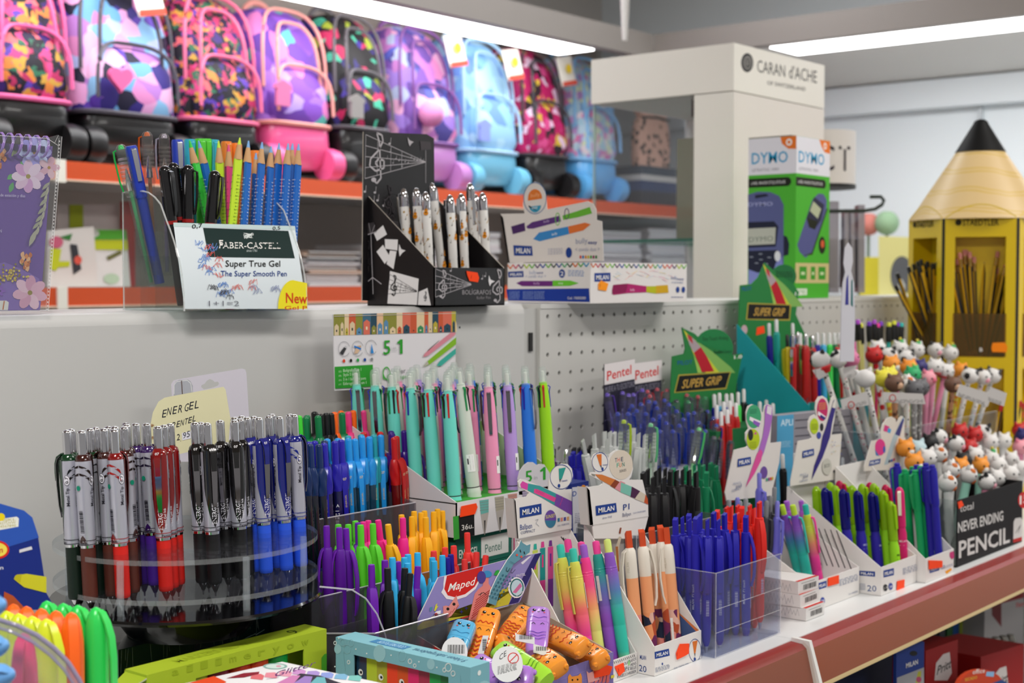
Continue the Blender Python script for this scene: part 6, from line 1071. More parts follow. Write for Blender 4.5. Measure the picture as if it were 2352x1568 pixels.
for x, y, c, b in ((1200, 1262, '#d8d850', '#b06ac0'), (1229, 1248, '#c8d860', '#30b0a0'), (1246, 1243, '#2a9a98', '#e04a9a'), (1264, 1240, '#e0509a', '#7a3a9a')): k.polyp([(x - 6, 1395), (x + 6, 1391), (x + 6, y + 14), (x - 6, y + 16)], ink(c)); k.polyp([(x - 4, y + 14), (x + 4, y + 13), (x + 3, y), (x - 3, y + 1)], ink(b)); k.polyp([(x - 6, 1395), (x + 6, 1391), (x + 6, y + 88), (x - 6, y + 90)], ink(b)); k.polyp([(x - 2, y + 60), (x + 2, y + 59), (x + 2, y + 30), (x - 2, y + 31)], ink('#e04a8a' if c != '#e0509a' else '#7a3a9a'))
k.textp('BALLPEN', 1292, 1400, 1290, 1350, 9, ink('#6a6a80'))
for i in range(9): k.linep([(1288 + 5 * i, 1232 + 2 * i), (1312, 1262 + 6 * i)], 2.2, ink('#2a2a30'))
part('tray', mb, t); sticker(t, pf, [(1420, 1552), (1410, 1530), (1430, 1521), (1433, 1540)])
hp = Pl(V((Xl, Yf + D - .004, ZS)), X_, Z_); s = lambda pts: [(1150 + x / 2.8, 1008 + y / 2.8) for x, y in pts]
mb = card('h', t, hp, s([(108, 640), (88, 385), (170, 370), (182, 345), (118, 308), (112, 275), (132, 256), (160, 262), (250, 300), (310, 325), (310, 270), (325, 215), (350, 180), (395, 158), (430, 160), (458, 190), (465, 235), (455, 275), (430, 310), (410, 325), (457, 322), (458, 600), (457, 572)][:21] + [(456, 575)]), .0012, WC, WS); k = Ink(mb, hp)
k.polyp(s([(125, 290), (140, 270), (178, 288), (170, 328), (130, 312)]), ink('#d84aa8')); k.polyp(s([(175, 285), (250, 300), (355, 350), (345, 425), (260, 375), (172, 330)]), ink('#3a9a9c')); k.polyp(s([(355, 350), (457, 400), (457, 490), (345, 425)]), ink('#7a4aa8')); k.polyp(s([(215, 320), (235, 322), (355, 378), (345, 405), (212, 345)]), ink('#e24a92')); k.textp('SUNSET', *s([(228, 340)])[0], *s([(280, 365)])[0], 7, ink('#b83a7a')); k.textp('MILAN', *s([(378, 440)])[0], *s([(398, 388)])[0], 7, ink('#d84a9a'), .02)
c1 = s([(387, 243)])[0]; k.ringp(*c1, 25, 28, 1.6, NAVY); k.polyp(s([(372, 190), (418, 182), (392, 258), (375, 260)]), ink('#2f9a90')); k.polyp(s([(376, 260), (388, 256), (381, 280)]), ink('#4a4a50')); k.circp(*s([(374, 300)])[0], 3, 4.5, NAVY); k.textp('1mm', *s([(392, 276)])[0], *s([(428, 270)])[0], 5, NAVY, .02)
milan(k, *s([(122, 508)])[0], *s([(262, 482)])[0], *s([(260, 414)])[0], *s([(120, 440)])[0])
k.textp('Ballpen', *s([(124, 585)])[0], *s([(200, 572)])[0], 13, NAVY, -.01); k.textp('COMPACT', *s([(128, 612)])[0], *s([(220, 595)])[0], 6.5, ink('#3a4a78'), .0); k.circp(*s([(319, 513)])[0], 13, 20.5, ink('#6a4aa0')); k.polyp([(x, y) for x, y in [(s([(319, 513)])[0][0] + 13 * math.cos(R(a)), s([(319, 513)])[0][1] - 20.5 * math.sin(R(a))) for a in range(190, 351, 16)]], ink('#3a7a9a')); k.textp('SUNSET', *s([(288, 512)])[0], *s([(350, 500)])[0], 8, ink('#d8d060'), .02)
for i, c in enumerate(('#3a7a9a', '#d88a80', '#4a4a98', '#d0a070')): k.polyp(s([(364 + 20 * i, 532 - 3 * i), (378 + 20 * i, 529 - 3 * i), (378 + 20 * i, 506 - 3 * i), (364 + 20 * i, 509 - 3 * i)]), ink(c))
k.textp('Cod.: 176580520SN', *s([(364, 562)])[0], *s([(438, 548)])[0], 4, ink('#5a6a98')); k.linep(s([(220, 520), (240, 515), (225, 540), (245, 560)]), 1, ink('#9a9aa8')); part('header', mb, t)
mb = MB(); mb.ext([hp.w(*p) for p in s([(108, 640), (88, 385), (96, 400), (114, 640)])], V((0, .012, 0)), WS); part('header_fold', mb, t)
TE, YP, PY, TV, VT = ('#30b0a0', '#d8d860', '#f0488c', '#2a9c90', '#8a5ac4'), None, None, None, None
yp = (((0, '#d8289a'), (.40, '#e83a96'), (.62, '#f07070'), (.76, '#e0c860'), (1, '#d8dc5a')), '#3cc4b0', '#d8d060'); py = (((0, '#c8e070'), (.45, '#d8d878'), (.62, '#f0a070'), (.78, '#f0508c'), (1, '#f03a92')), '#9a5ac8', '#7a3aa0'); tv = (((0, '#e0409a'), (.18, '#8a50c0'), (.5, '#8a50bc'), (.72, '#5a70b0'), (.86, '#2a9c90'), (1, '#2a9c8e')), '#f0489c', '#2a9c90'); vt = (((0, '#c8e060'), (.2, '#30b8a4'), (.52, '#30b8a4'), (.7, '#5a80b8'), (.86, '#8a58c0'), (1, '#8a58c0')), '#d8ec80', '#d8ec80'); tp = (((0, '#d8289a'), (.5, '#30a898'), (1, '#2a9c90')), '#ee489c', '#2a9c90')
L = .1315; zz = ZS + .003
for c, x, y, ly, fc, yy, nm in ((yp, 1286, 1249, .2, -60, -.338, 'yellow to pink ballpoint with turquoise button, nearest the lilac box'), (tp, 1303, 1237, .2, 0, -.318, 'teal ballpoint with pink button, behind the yellow pair'), (yp, 1315, 1258, .2, -70, -.353, 'yellow to pink ballpoint with turquoise button, foremost of the yellow pair'), (tp, 1334, 1243, .2, 0, -.316, 'teal ballpoint with pink button, behind the violet-buttoned one'), (py, 1339, 1249, .2, -70, -.350, 'pink to yellow ballpoint with violet button in the white box'), (tv, 1368, 1241, .2, 175, -.352, 'teal to violet ballpoint with pink button and barcode'), (vt, 1394, 1237, .2, 150, -.353, 'violet to turquoise ballpoint with lime button in the white box')):
    stand_px('sunset', c, [(x, y, .02, ly)], L, zz, .012, nm, 'pen', 'two-tone compact ballpoints', face=fc, Y=yy + .018, jit=0, xmin=Xl + .008, xmax=Xr - .008)
# ---- mosaic ballpoint box
A, B = P(1496, 1559, z=ZS), P(1614, 1528, z=ZS); Xl, Xr, Yf = -.3305, -.2465, -.3905; D = .085; hf = P(1498, 1487, Y=Yf).z - ZS; zh = P(1360, 1205, X=Xl).z
t, mb, pf, ps, pb = dbox('pen_display_box', 'white pen box with mosaic-patterned pen on its two-disc header', Xl, Xr, Yf, D, ZS, hf, P(1351, 1200, Y=Yf + D).z - ZS); k = Ink(mb, pf)
milan(k, 1504, 1513, 1538, 1505, 1536, 1489, 1503, 1497); k.ringp(1596, 1493, 14, 26, 1.6, NAVY); k.polyp([(1590, 1473), (1602, 1470), (1597, 1500), (1594, 1500)], ink('#d8722a')); k.polyp([(1594, 1500), (1597, 1500), (1596, 1508)], ink('#4a4a50')); k.circp(1595.5, 1513, 2.5, 4, NAVY); k.circp(1521, 1524, 1.6, 3, NAVY); k.smallp(1505, 1534, 1538, 1525, 4, ink('#8a92a8'), 1.2); k.textp('Cod. 176529120FN', 1547, 1536, 1581, 1525, 4, ink('#4a5a88'))
k = Ink(mb, ps); k.textp('MILAN', 1470, 1513, 1484, 1515, 10, NAVY, .03); k.textp('20', 1468, 1540, 1485, 1544, 15, ink('#2a4a88'), .01)
k = Ink(mb, Pl(V((Xr - .0012, Yf, ZS)), Y_, Z_)); k.o = -.0017 + .0004
kk = Ink(mb, Pl(V((Xr - .0012, Yf, ZS)), -Y_, Z_)); kk.poly([(-.002, .002), (-D + .002, .002), (-D + .002, .078), (-.002, hf)], ink('#d87f4a')); kk.poly([(-.002, .002), (-D + .03, .002), (-.05, .05), (-.03, .045), (-.002, hf - .004)], ink('#4a5f90')); kk.poly([(-.05, .05), (-.03, .055), (-.03, .045)], ink('#e8a8a0'))
part('tray', mb, t); sticker(t, pf, [(1553, 1514), (1551, 1500), (1560, 1478), (1581, 1477), (1580, 1500), (1570, 1506)], None)
hp = Pl(V((Xl, Yf + D - .012, ZS)), X_, Z_)
mb = card('h', t, hp, s([(600, 640), (590, 560), (575, 555), (555, 310), (640, 298), (658, 285), (655, 275), (590, 240), (572, 232), (576, 215), (610, 212), (590, 170), (584, 130), (600, 98), (635, 85), (672, 95), (695, 125), (705, 95), (735, 74), (770, 70), (810, 85), (842, 130), (852, 190), (840, 240), (825, 262), (912, 262), (948, 415), (950, 495), (930, 575), (900, 640)]), .0012, WC, WS); k = Ink(mb, hp)
k.ringp(*s([(638, 148)])[0], 18, 22, 1.5, NAVY); k.polyp(s([(615, 100), (648, 96), (648, 168), (638, 172)]), ink('#d8722a')); k.polyp(s([(638, 170), (648, 168), (648, 190)]), ink('#4a4a50')); k.circp(*s([(654, 192)])[0], 2.5, 4, NAVY); k.textp('1mm', *s([(658, 172)])[0], *s([(686, 168)])[0], 4, NAVY, .02)
k.circp(*s([(773, 165)])[0], 27, 34, ink('#d8cdbd'))
for ch, x, y, c in (('T', 733, 150, '#2a3a5a'), ('H', 750, 147, '#d8605a'), ('E', 772, 143, '#2a3a5a'), ('F', 745, 182, '#4aa890'), ('U', 760, 180, '#d8722a'), ('N', 780, 177, '#2a7a6a')): k.textp(ch, *s([(x, y)])[0], *s([(x + 15, y - 2)])[0], 10, ink(c), .03)
k.textp('SERIES', *s([(762, 215)])[0], *s([(806, 206)])[0], 6, ink('#4a4a50'))
for pts, c in (([(580, 222), (605, 226), (606, 240), (590, 234)], '#8a8a80'), ([(605, 226), (650, 228), (735, 260), (705, 298), (640, 262)], '#d07a38'), ([(735, 260), (768, 278), (732, 318), (703, 300)], '#8a3f24'), ([(768, 268), (800, 282), (770, 340), (732, 318)], '#d88f98'), ([(772, 278), (840, 305), (835, 368), (768, 340)], '#7abfae'), ([(842, 305), (895, 335), (870, 385), (832, 370)], '#4a2446'), ([(895, 335), (935, 360), (925, 410), (860, 384)], '#cfc4b0'), ([(930, 355), (944, 385), (946, 420), (920, 408)], '#c0532a')): k.polyp(s(pts), ink(c))
milan(k, *s([(612, 492)])[0], *s([(746, 468)])[0], *s([(740, 410)])[0], *s([(608, 430)])[0]); k.textp('P1', *s([(786, 458)])[0], *s([(826, 450)])[0], 14, NAVY, .02); k.textp('Ballpen', *s([(782, 500)])[0], *s([(836, 490)])[0], 9, ink('#3a4a78'), -.01); k.textp('since 1918', *s([(652, 514)])[0], *s([(712, 504)])[0], 5, ink('#6a7aa0')); k.textp('Cod.:176529120FN', *s([(850, 480)])[0], *s([(930, 466)])[0], 3.6, ink('#5a6a98'))
k.linep(s([(570, 556), (950, 495)]), 1, ink('#b8b4b0')); k.polyp(s([(740, 790), (735, 700), (760, 625), (775, 630), (760, 690), (758, 800)]), ink('#c8bca8')); k.polyp(s([(758, 605), (766, 568), (775, 570), (768, 608)]), ink('#8a3f24')); k.polyp(s([(735, 690), (752, 690), (760, 850), (748, 850)]), ink('#a86a3a')); part('header', mb, t)
mb = MB(); mb.ext([hp.w(*p) for p in s([(575, 555), (555, 310), (572, 330), (596, 560)])], V((0, .012, 0)), WS); part('header_fold', mb, t)
for i, (x, y, fc, yy) in enumerate(((1442, 1217, -70, -.362), (1473, 1214, 100, -.362), (1496, 1209, 70, -.352), (1529, 1209, -80, -.352), (1516, 1204, 100, -.334))): stand_px('fun', i, [(x, y, .02, .12)], .141, ZS + .003, .012, 'cream, peach and mosaic pen with orange button in two-disc box', 'pen', 'mosaic pens', face=fc, Y=yy + .016, jit=.005, xmin=Xl + .009, xmax=Xr - .009)
# ---- clear bins of rubber pens
def clearbin(label, x0, x1, y0, y1, z0, h, m=None, lines=()):
    t = thing('pen_bin', label, 'pen bin', ((x0 + x1) / 2, (y0 + y1) / 2, z0)); c = m or clear('#eef0f6', .03); mb = MB(); th = .0022
    for a, b in (((x0, y0, z0 + .0005), (x1, y0 + th, z0 + h)), ((x0, y1 - th, z0 + .0005), (x1, y1, z0 + h)), ((x0, y0 + th, z0 + .0005), (x0 + th, y1 - th, z0 + h)), ((x1 - th, y0 + th, z0 + .0005), (x1, y1 - th, z0 + h)), ((x0 + th, y0 + th, z0 + .0005), (x1 - th, y1 - th, z0 + .0025))): mb.box(a, b, c)
    e = clear('#ffffff', .16)
    for p in (((x0, y0, z0 + h), (x1, y0, z0 + h)), ((x0, y0, z0 + h), (x0, y1, z0 + h)), ((x0, y0, z0), (x0, y0, z0 + h)), ((x1, y0, z0), (x1, y0, z0 + h)), ((x0, y0, z0 + .001), (x1, y0, z0 + .001))): mb.tube([V(q) + V((0, -.0002, 0)) for q in p], .0006, e, 6)
    for z in lines: mb.tube([(x0, y0 - .0004, z0 + z), (x1, y0 - .0004, z0 + z)], .0004, e, 5)
    part('bin_body', mb, t); return t
hb_ = P(1636, 1319, Y=-.402).z - ZS
clearbin('clear acrylic bin of dark blue and red rubber pens', -.238, -.104, -.402, -.334, ZS, hb_, lines=(.026, .05))
b_ = '#2420a8'; r_ = '#e02a22'
BP = [(1551, 1188), (1567, 1185), (1583, 1190), (1582, 1179), (1605, 1181), (1609, 1176), (1625, 1190), (1639, 1174), (1650, 1191), (1664, 1177), (1688, 1179), (1713, 1183), (1598, 1186)]
stand_px('hexb', b_, BP, .1395, ZS + .003, .0115, 'dark blue rubber pen in the clear front bin', 'pen', 'dark blue rubber pens in the clear bin', lean=(-.01, .01), face=[60, 0, 0, 60, 20, 0, 0, 30, 0, 30, 0, 60, 50], jit=.015, Y=[-.368, -.352, -.378, -.345, -.362, -.345, -.382, -.348, -.382, -.360, -.368, -.378, -.372], xmin=-.229)
RP = [(1647, 1170), (1669, 1162), (1679, 1160), (1694, 1158), (1694, 1176), (1704, 1162), (1720, 1170), (1722, 1158), (1731, 1165), (1744, 1150)]
stand_px('hexb', r_, RP, .1395, ZS + .003, .0112, 'red rubber pen in the clear front bin', 'pen', 'red rubber pens in the clear bin', lean=(.0, .01), face=20, jit=.02, Y=[-.342, -.340, -.343, -.342, -.360, -.348, -.372, -.352, -.368, -.366], facej=60, xmax=-.112)
clearbin('smoky acrylic bin of black and green rubber pens, raised behind', -.262, -.090, -.322, -.245, ZS + .034, .085, clear('#cfd2d8', .08))
mb = MB(); mb.box((-.262, -.322, ZS + .0005), (-.090, -.245, ZS + .0335), mat('#1a1a1e', .4)); solo('riser_block', mb, 'black riser block under the black and green pens', 'riser', (-.176, -.285, ZS))
KPp = [(1477, 1082), (1499, 1093), (1507, 1079), (1525, 1093), (1528, 1073), (1540, 1078), (1554, 1079), (1567, 1076), (1599, 1082), (1488, 1075), (1515, 1071), (1583, 1078)]
yk = lambda y: -.308 + (1093 - y) * .0022
stand_px('hexb', '#161618', KPp, .1395, ZS + .036, .0115, 'black rubber pen in the raised smoky bin', 'pen', 'black rubber pens in the raised bin', face=10, jit=.02, Y=[yk(p[1]) for p in KPp], facej=50)
GPp = [(1546, 1074), (1575, 1068), (1595, 1064), (1597, 1080), (1615, 1066), (1623, 1082), (1640, 1064), (1645, 1068), (1606, 1062), (1632, 1061)]
stand_px('hexb', '#087a50', GPp, .1395, ZS + .036, .0115, 'green rubber pen in the raised smoky bin', 'pen', 'green rubber pens in the raised bin', face=30, jit=.02, Y=[yk(p[1]) + .004 for p in GPp], facej=50)
clearbin('clear acrylic bin of pale grey rubber pens near the pegboard', -.215, -.085, -.215, -.135, ZS + .058, .07, clear('#e0e2e8', .08))
mb = MB(); mb.box((-.215, -.215, ZS + .0005), (-.085, -.135, ZS + .0575), mat('#2a2a2e', .4)); solo('riser_block', mb, 'dark riser block under the pale grey pens', 'riser', (-.15, -.175, ZS))
WP = [(1338, 1009, -.28), (1364, 995, -.1), (1388, 990, -.05), (1394, 1007, 0), (1401, 989, 0), (1411, 991, 0), (1425, 991, 0), (1445, 984, .05), (1455, 982, .02), (1467, 993, .06), (1483, 996, .08), (1505, 993, .1)]
stand_px('hexb', '#c4c7c6', [(a, b, c, .0) for a, b, c in WP], .1395, ZS + .06, .0115, 'pale grey rubber pen in the bin near pegboard', 'pen', 'pale grey rubber pens', face=-20, jit=.02, Y=[-.197 + (1009 - p[1]) * .0019 for p in WP], facej=60)
t = clearbin('clear bin of dark pens behind the five-in-one badge', -.31, -.225, -.16, -.09, ZS + .04, .085)
mb = MB(); mb.box((-.31, -.16, ZS + .0005), (-.225, -.09, ZS + .0395), mat('#2a2a2e', .4)); solo('riser_block', mb, 'low riser block under the dark pens by the five-in-one box', 'riser', (-.27, -.12, ZS))
DP = [(1316, 1036), (1326, 1041), (1332, 1034), (1341, 1038), (1310, 1044), (1346, 1044)]; stand_px('hexb', '#1c18a0', DP, .1395, ZS + .043, .0112, 'dark blue rubber pen behind the sunset box header', 'pen', 'dark pens behind the headers', face=20, jit=.02, Y=[-.125, -.135, -.12, -.115, -.14, -.135], facej=40)
stand_px('hexb', '#101012', [(1318, 1027), (1330, 1026), (1340, 1026), (1350, 1028), (1272, 1030), (1356, 1022)], .1395, ZS + .043, .0112, 'black rubber pen behind the dark blue ones', 'pen', 'dark pens behind the headers', face=20, jit=.02, Y=-.105, facej=40)
stand_px('supergrip', ('#8a4aa8', 'chrome'), [(1268, 1015, -.02, 0)], .141, ZS + .043, .011, 'violet pen with chrome top beside the lime five-colour pen', 'pen', face=60, Y=-.14); stand_px('supergrip', ('#d8281c', 'chrome'), [(1301, 1030, .2, 0)], .141, ZS + .043, .011, 'red pen with chrome top tilting beside the dark blue pens', 'pen', face=60, Y=-.15)
pp = Pl(V((-.31, -.225, ZS)), X_, Z_); mb = MB(); x0, x1 = P(1312, 1180, Y=-.225).x, P(1352, 1180, Y=-.225).x; z1 = P(1330, 1108, Y=-.225).z; mb.box((x0, -.225, ZS + .0005), (x1, -.165, z1), pap('#1c2c78')); k = Ink(mb, pp); k.polyp([(1316, 1225), (1350, 1220), (1350, 1115), (1314, 1119)], ink('#c4c4cc')); k.circp(1340, 1135, 9, 22, ink('#d88a2a')); k.textp('D', 1315, 1140, 1324, 1138, 12, NAVY, .04); k.smallp(1320, 1180, 1346, 1176, 6, ink('#8a8aa0')); k.barcode(*pp.q(1326, 1222), .012, .010, BLK); solo('pen_carton', mb, 'narrow blue and white carton between the two white headers', 'box', ((x0 + x1) / 2, -.195, ZS))
# ---- see-through gel pens with two header cards, and the red pens beside
for i, (pts, y, nm, tx) in enumerate((([(1455, 1090), (1457, 834), (1520, 826), (1518, 1090)], -.045, 'rear', '»entel'), ([(1386, 1120), (1388, 836), (1458, 824), (1458, 1090)], -.058, 'front', 'Pentel'))):
    p = Pl(V((0, y, ZS)), X_, Z_); mb = MB(); mb.ext([p.w(*q) for q in pts], V((0, .001, 0)), pap('#1c1a2c')); k = Ink(mb, p); (a, b), (c, d) = pts[1], pts[2]
    k.polyp([(a, b + 48), (c, d + 46), (c, d), (a, b)], ink('#e2dcdc')); k.textp('Pentel', a + (6 if i else 2), b + 38, c - 8, d + 34, 22, ink('#d01c1c'), .035); k.textp('MUEVE A TU ESCRITORIO', a + 2, b + 66, c, d + 63, 14, ink('#8a8898')); k.linep([(a, b + 130), (c, d + 118)], 1.5, ink('#6a6880'))
    solo('header_card', mb, nm + ' dark blue and white header card with red lettering before pegboard', 'card', p.w(sum(q[0] for q in pts) / 4, 1000))
GC = {'v': ('#8a6ad0', '#7a5ac8', '#e6e2fa'), 'r': ('#c84858', '#d84a56', '#f0eaf2'), 'b': ('#2c4a9c', '#2a48b8', '#dde1f6'), 'k': ('#2a2a3a', '#2c2c3c', '#dfe0ea'), 'g': ('#1c9a5a', '#20a860', '#e2ecee')}
GD = 'v 1394 901 -.22|v 1430 897 0|v 1444 902 .08|v 1455 901 .05|v 1475 891 0|r 1487 894 -.08|r 1509 889 0|r 1532 891 .02|r 1492 904 -.1|b 1490 917 0|b 1472 923 0|b 1451 927 -.15|b 1418 945 -.2|b 1483 945 -.05|b 1509 932 0|b 1504 919 0|b 1526 914 0|b 1536 924 0|b 1526 945 0|b 1530 966 0|k 1553 916 0|r 1577 902 0|g 1581 918 0|b 1554 939 0|b 1569 958 0|r 1603 906 0|g 1619 909 .05|g 1641 905 0|b 1594 943 .05|k 1610 935 .1|b 1639 955 .18|b 1656 958 .2|b 1646 972 .3|g 1671 936 .15|k 1654 1006 .15|k 1678 1010 .15|k 1587 911 0|k 1545 950 0|b 1462 938 -.05|b 1515 950 0|b 1580 945 .03|b 1500 958 -.05|b 1625 940 .1|b 1605 965 .1|b 1560 972 .05|b 1442 945 -.12|b 1590 985 .1|b 1545 985 0|b 1620 985 .15|k 1640 1000 .2|b 1515 985 0'
rows = [e.split() for e in GD.split('|')]; nmg = {'v': 'violet', 'r': 'red', 'b': 'blue', 'k': 'black', 'g': 'green'}
stand_px('clear_gel', [GC[r[0]] for r in rows], [(float(r[1]), float(r[2]), float(r[3]), .02) for r in rows], .1445, ZS + .06, .0122, ['see-through %s gel pen in the crowded tub by the header cards' % nmg[r[0]] for r in rows], 'pen', 'see-through gel pens in the tub', face=-150, jit=.03, Y=[-.165 + (1010 - float(r[2])) * .00095 for r in rows], facej=150, seed=9)
for c, x, y, l, nm in ((('#c8d8a0', '#c4dc30', '#eef2ee'), 1433, 962, 0, 'clear gel pen with lime cap tip among the pale grey pens'), (('#d0e4d8', '#7ad8a0', '#eef2ee'), 1495, 970, .02, 'clear gel pen with mint cap tip among the pale grey pens'), (('#8ae49a', '#6ae08a', '#eef2ee'), 1607, 980, .34, 'clear gel pen with mint cap tip tilting over the green pens')): stand_px('clear_gel', c, [(x, y, l, 0)], .1445, 0, .01, nm, 'pen', face=60, Y=-.205, jit=0)
o = P(1560, 1065, Y=-.145); mb = MB(); mb.lathe([(.075, ZS + .0005), (.079, ZC - .245)], clear('#dfe2ee', .07), 40, o=(.055, -.135, 0), sy=.68); mb.lathe([(.0785, ZC - .2455), (.0795, ZC - .243)], clear('#ffffff', .4), 40, o=(.055, -.135, 0), sy=.68); solo('pen_tub', mb, 'clear oval tub packed with see-through gel pens', 'pen tub', (.055, -.135, ZS))
mb = MB(); mb.lathe([(.068, ZS + .001), (.068, ZS + .055)], mat('#2a2a36', .4), 32, o=(.055, -.135, 0), sy=.6); solo('riser_block', mb, 'dark oval riser inside the clear gel pen tub', 'riser', (.055, -.135, ZS + .001))
# ---- violet and grey pens in the green cup, refill boxes
X0 = P(1776, 1300, Y=-.33).x
mb = MB(); mb.lathe([(.026, ZS + .0005), (.031, P(1790, 1243, Y=-.33).z)], mat('#123a24', .35), 28, o=(-.062, -.305, 0)); mb.lathe([(.029, P(1790, 1243, Y=-.33).z - .0005), (.024, ZS + .01)], mat('#0c2818', .4), 28, o=(-.062, -.305, 0)); solo('pen_cup', mb, 'dark green pen cup beside the clear bin of red pens', 'pen cup', (-.062, -.305, ZS))
VG = [('v', 1744, 1085, 0), ('k', 1779, 1118, .1), ('k', 1761, 1149, .05), ('v', 1786, 1150, .12), ('v', 1694, 1142, -.1), ('w', 1674, 1147, -.12), ('w', 1713, 1144, -.05), ('w', 1720, 1155, 0), ('w', 1700, 1150, -.05), ('k', 1770, 1138, .1)]
CV = {'v': (('#6664c4', '#7a78d0'), 'violet'), 'k': (('#3a3a40', '#7a7c80'), 'black and grey'), 'w': (('#70747c', '#8a8e94'), 'grey')}
stand_px('supergrip', [CV[v[0]][0] for v in VG], [(v[1], v[2], v[3] * .6, 0) for v in VG], .141, ZS + .012, .0112, ['%s click pen by the dark green cup' % CV[v[0]][1] for v in VG], 'pen', 'domed pens by the green cup', face=40, jit=.01, Y=[-.30, -.30, -.312, -.322, -.30, -.30, -.31, -.312, -.29, -.31])
hh = .0142
for i, (cx, cy, rx, ry, lx, ly) in enumerate(((1851, 1426, 1893, 1410, 1797, 1408), (1838, 1395, 1881, 1378, 1790, 1382), (1833, 1365, 1880, 1350, 1786, 1354))):
    z = ZS + .0005 + i * (hh + .0003); c = P(cx, cy, z=z); r = P(rx, ry, z=z); l = P(lx, ly, z=z); u = (r - c); v = (l - c); v = v - u * (v.dot(u) / u.dot(u)); v = v.normalized() * .062; w_ = u.length
    t = thing('refill_box', ('lowest', 'middle', 'topmost')[i] + ' of three small white barcoded refill boxes stacked beside the bin', 'box', c + (u + v) / 2, 'small refill boxes'); mb = MB(); q = [c, c + u, c + u + v, c + v]; mb.ext([p + Z_ * hh for p in q], Z_ * -hh, pap('#dcdad8')); k = Ink(mb, Pl(c, u, Z_)); k.barcode(w_ * .25, hh * .22, w_ * .6, hh * .42, BLK, n=16); k.line([(w_ * .15, hh * .8), (w_ * .8, hh * .8)], .0006, ink('#8a8a8a')); k = Ink(mb, Pl(c + Z_ * hh, u, v)); k.rect(0, 0, w_, .004, ink('#c8281c')); k = Ink(mb, Pl(c + v, -v, Z_)); rnd = random.Random(i)
    k.line([(.003 + .0022 * j, hh * (.25 if j % 2 else .75) + rnd.uniform(-.002, .002)) for j in range(24)], .0003, ink('#8a8a90')); part('carton', mb, t)
# ---- feather, twenty-pencil, and green pen boxes
Xl, Xr, Yf, D = .002, .127, -.383, .118; hf = P(1973, 1301, Y=Yf).z - ZS
t, mb, pf, ps, pb = dbox('pen_display_box', 'white pen box with pink and lilac feather-shaped pen on header', Xl, Xr, Yf, D, ZS, hf, P(1797, 1262, X=Xl).z - ZS + .03); k = Ink(mb, pf); milan(k, 1879, 1354, 1898, 1348, 1898, 1333, 1879, 1339); k.smallp(1927, 1332, 1970, 1318, 5, ink('#8a94ac'), 1.3); k.circp(1889, 1379, 5, 8, ink('#3a4aa0')); k.textp('26', 1885, 1383, 1893, 1380, 6, WHT); k.textp('Cod. 185009020', 1948, 1366, 1969, 1359, 3.6, ink('#4a5a88')); k = Ink(mb, Pl(V((Xr - .0012, Yf, ZS)), -Y_, Z_))
for i in range(11): k.line([(-.01 - .008 * i, .03), (-.03 - .008 * i, .075)], .0014, ink('#3a3a40'))
part('tray', mb, t); sticker(t, pf, [(1900, 1346), (1900, 1327), (1925, 1320), (1925, 1339)])
s = lambda pts: [(1660 + x / 3.2, 900 + y / 3.2) for x, y in pts]
hp = Pl(V((Xl, Yf + D - .014, ZS)), X_, Z_)
mb = card('h', t, hp, s([(30, 800), (18, 740), (85, 425), (170, 405), (185, 395), (168, 350), (168, 300), (190, 270), (175, 220), (172, 150), (185, 105), (215, 90), (250, 100), (285, 145), (300, 150), (308, 100), (335, 88), (365, 105), (360, 200), (350, 375), (430, 366), (415, 520), (370, 700), (365, 760)]), .0012, pap('#d9d4d0'), WS); k = Ink(mb, hp)
k.circp(*s([(228, 180)])[0], 17, 27, ink('#3fa070')); k.smallp(*s([(198, 130)])[0], *s([(250, 128)])[0], 3, ink('#1c6a4a'), 1.6); k.polyp(s([(198, 180), (278, 215), (270, 250), (194, 205)]), ink('#e8e4e8')); k.polyp(s([(225, 205), (275, 228), (262, 258), (220, 228)]), ink('#8a5ab8')); k.circp(*s([(222, 348)])[0], 15, 24, ink('#b4c81c')); k.circp(*s([(203, 315)])[0], 6, 13, ink('#2a2a2a')); k.polyp(s([(225, 310), (242, 290), (250, 312)]), ink('#c84a8a')); k.smallp(*s([(195, 372)])[0], *s([(245, 368)])[0], 4, ink('#7a8a14'), 1.6)
k.polyp(s([(318, 90), (362, 110), (360, 190), (345, 280), (300, 440), (250, 560), (165, 700), (205, 580), (255, 450), (290, 330), (305, 230), (308, 130)]), ink('#a86ac0')); k.polyp(s([(250, 450), (275, 420), (290, 440), (280, 500), (230, 600), (165, 700), (205, 580)]), ink('#d84f98')); k.polyp(s([(325, 100), (360, 112), (352, 170), (320, 155)]), ink('#dcd4dc')); milan(k, *s([(105, 550)])[0], *s([(205, 530)])[0], *s([(203, 475)])[0], *s([(108, 492)])[0]); k.circp(*s([(300, 590)])[0], 8, 14, ink('#6a4a98'))
k.textp('PENCIL', *s([(75, 685)])[0], *s([(135, 672)])[0], 6, ink('#9aa2b8')); k.textp('pad', *s([(95, 705)])[0], *s([(135, 695)])[0], 8, ink('#4a5a88')); k.textp('COMPACT', *s([(62, 735)])[0], *s([(130, 715)])[0], 6, ink('#7a84a4'))
for i, c in enumerate(('#2aa88a', '#7a3a8a', '#d8402a', '#c8b01c')): k.polyp(s([(316 + 14 * i, 655 - 3 * i), (326 + 14 * i, 652 - 3 * i), (326 + 14 * i, 630 - 3 * i), (316 + 14 * i, 633 - 3 * i)]), ink(c))
part('header', mb, t)
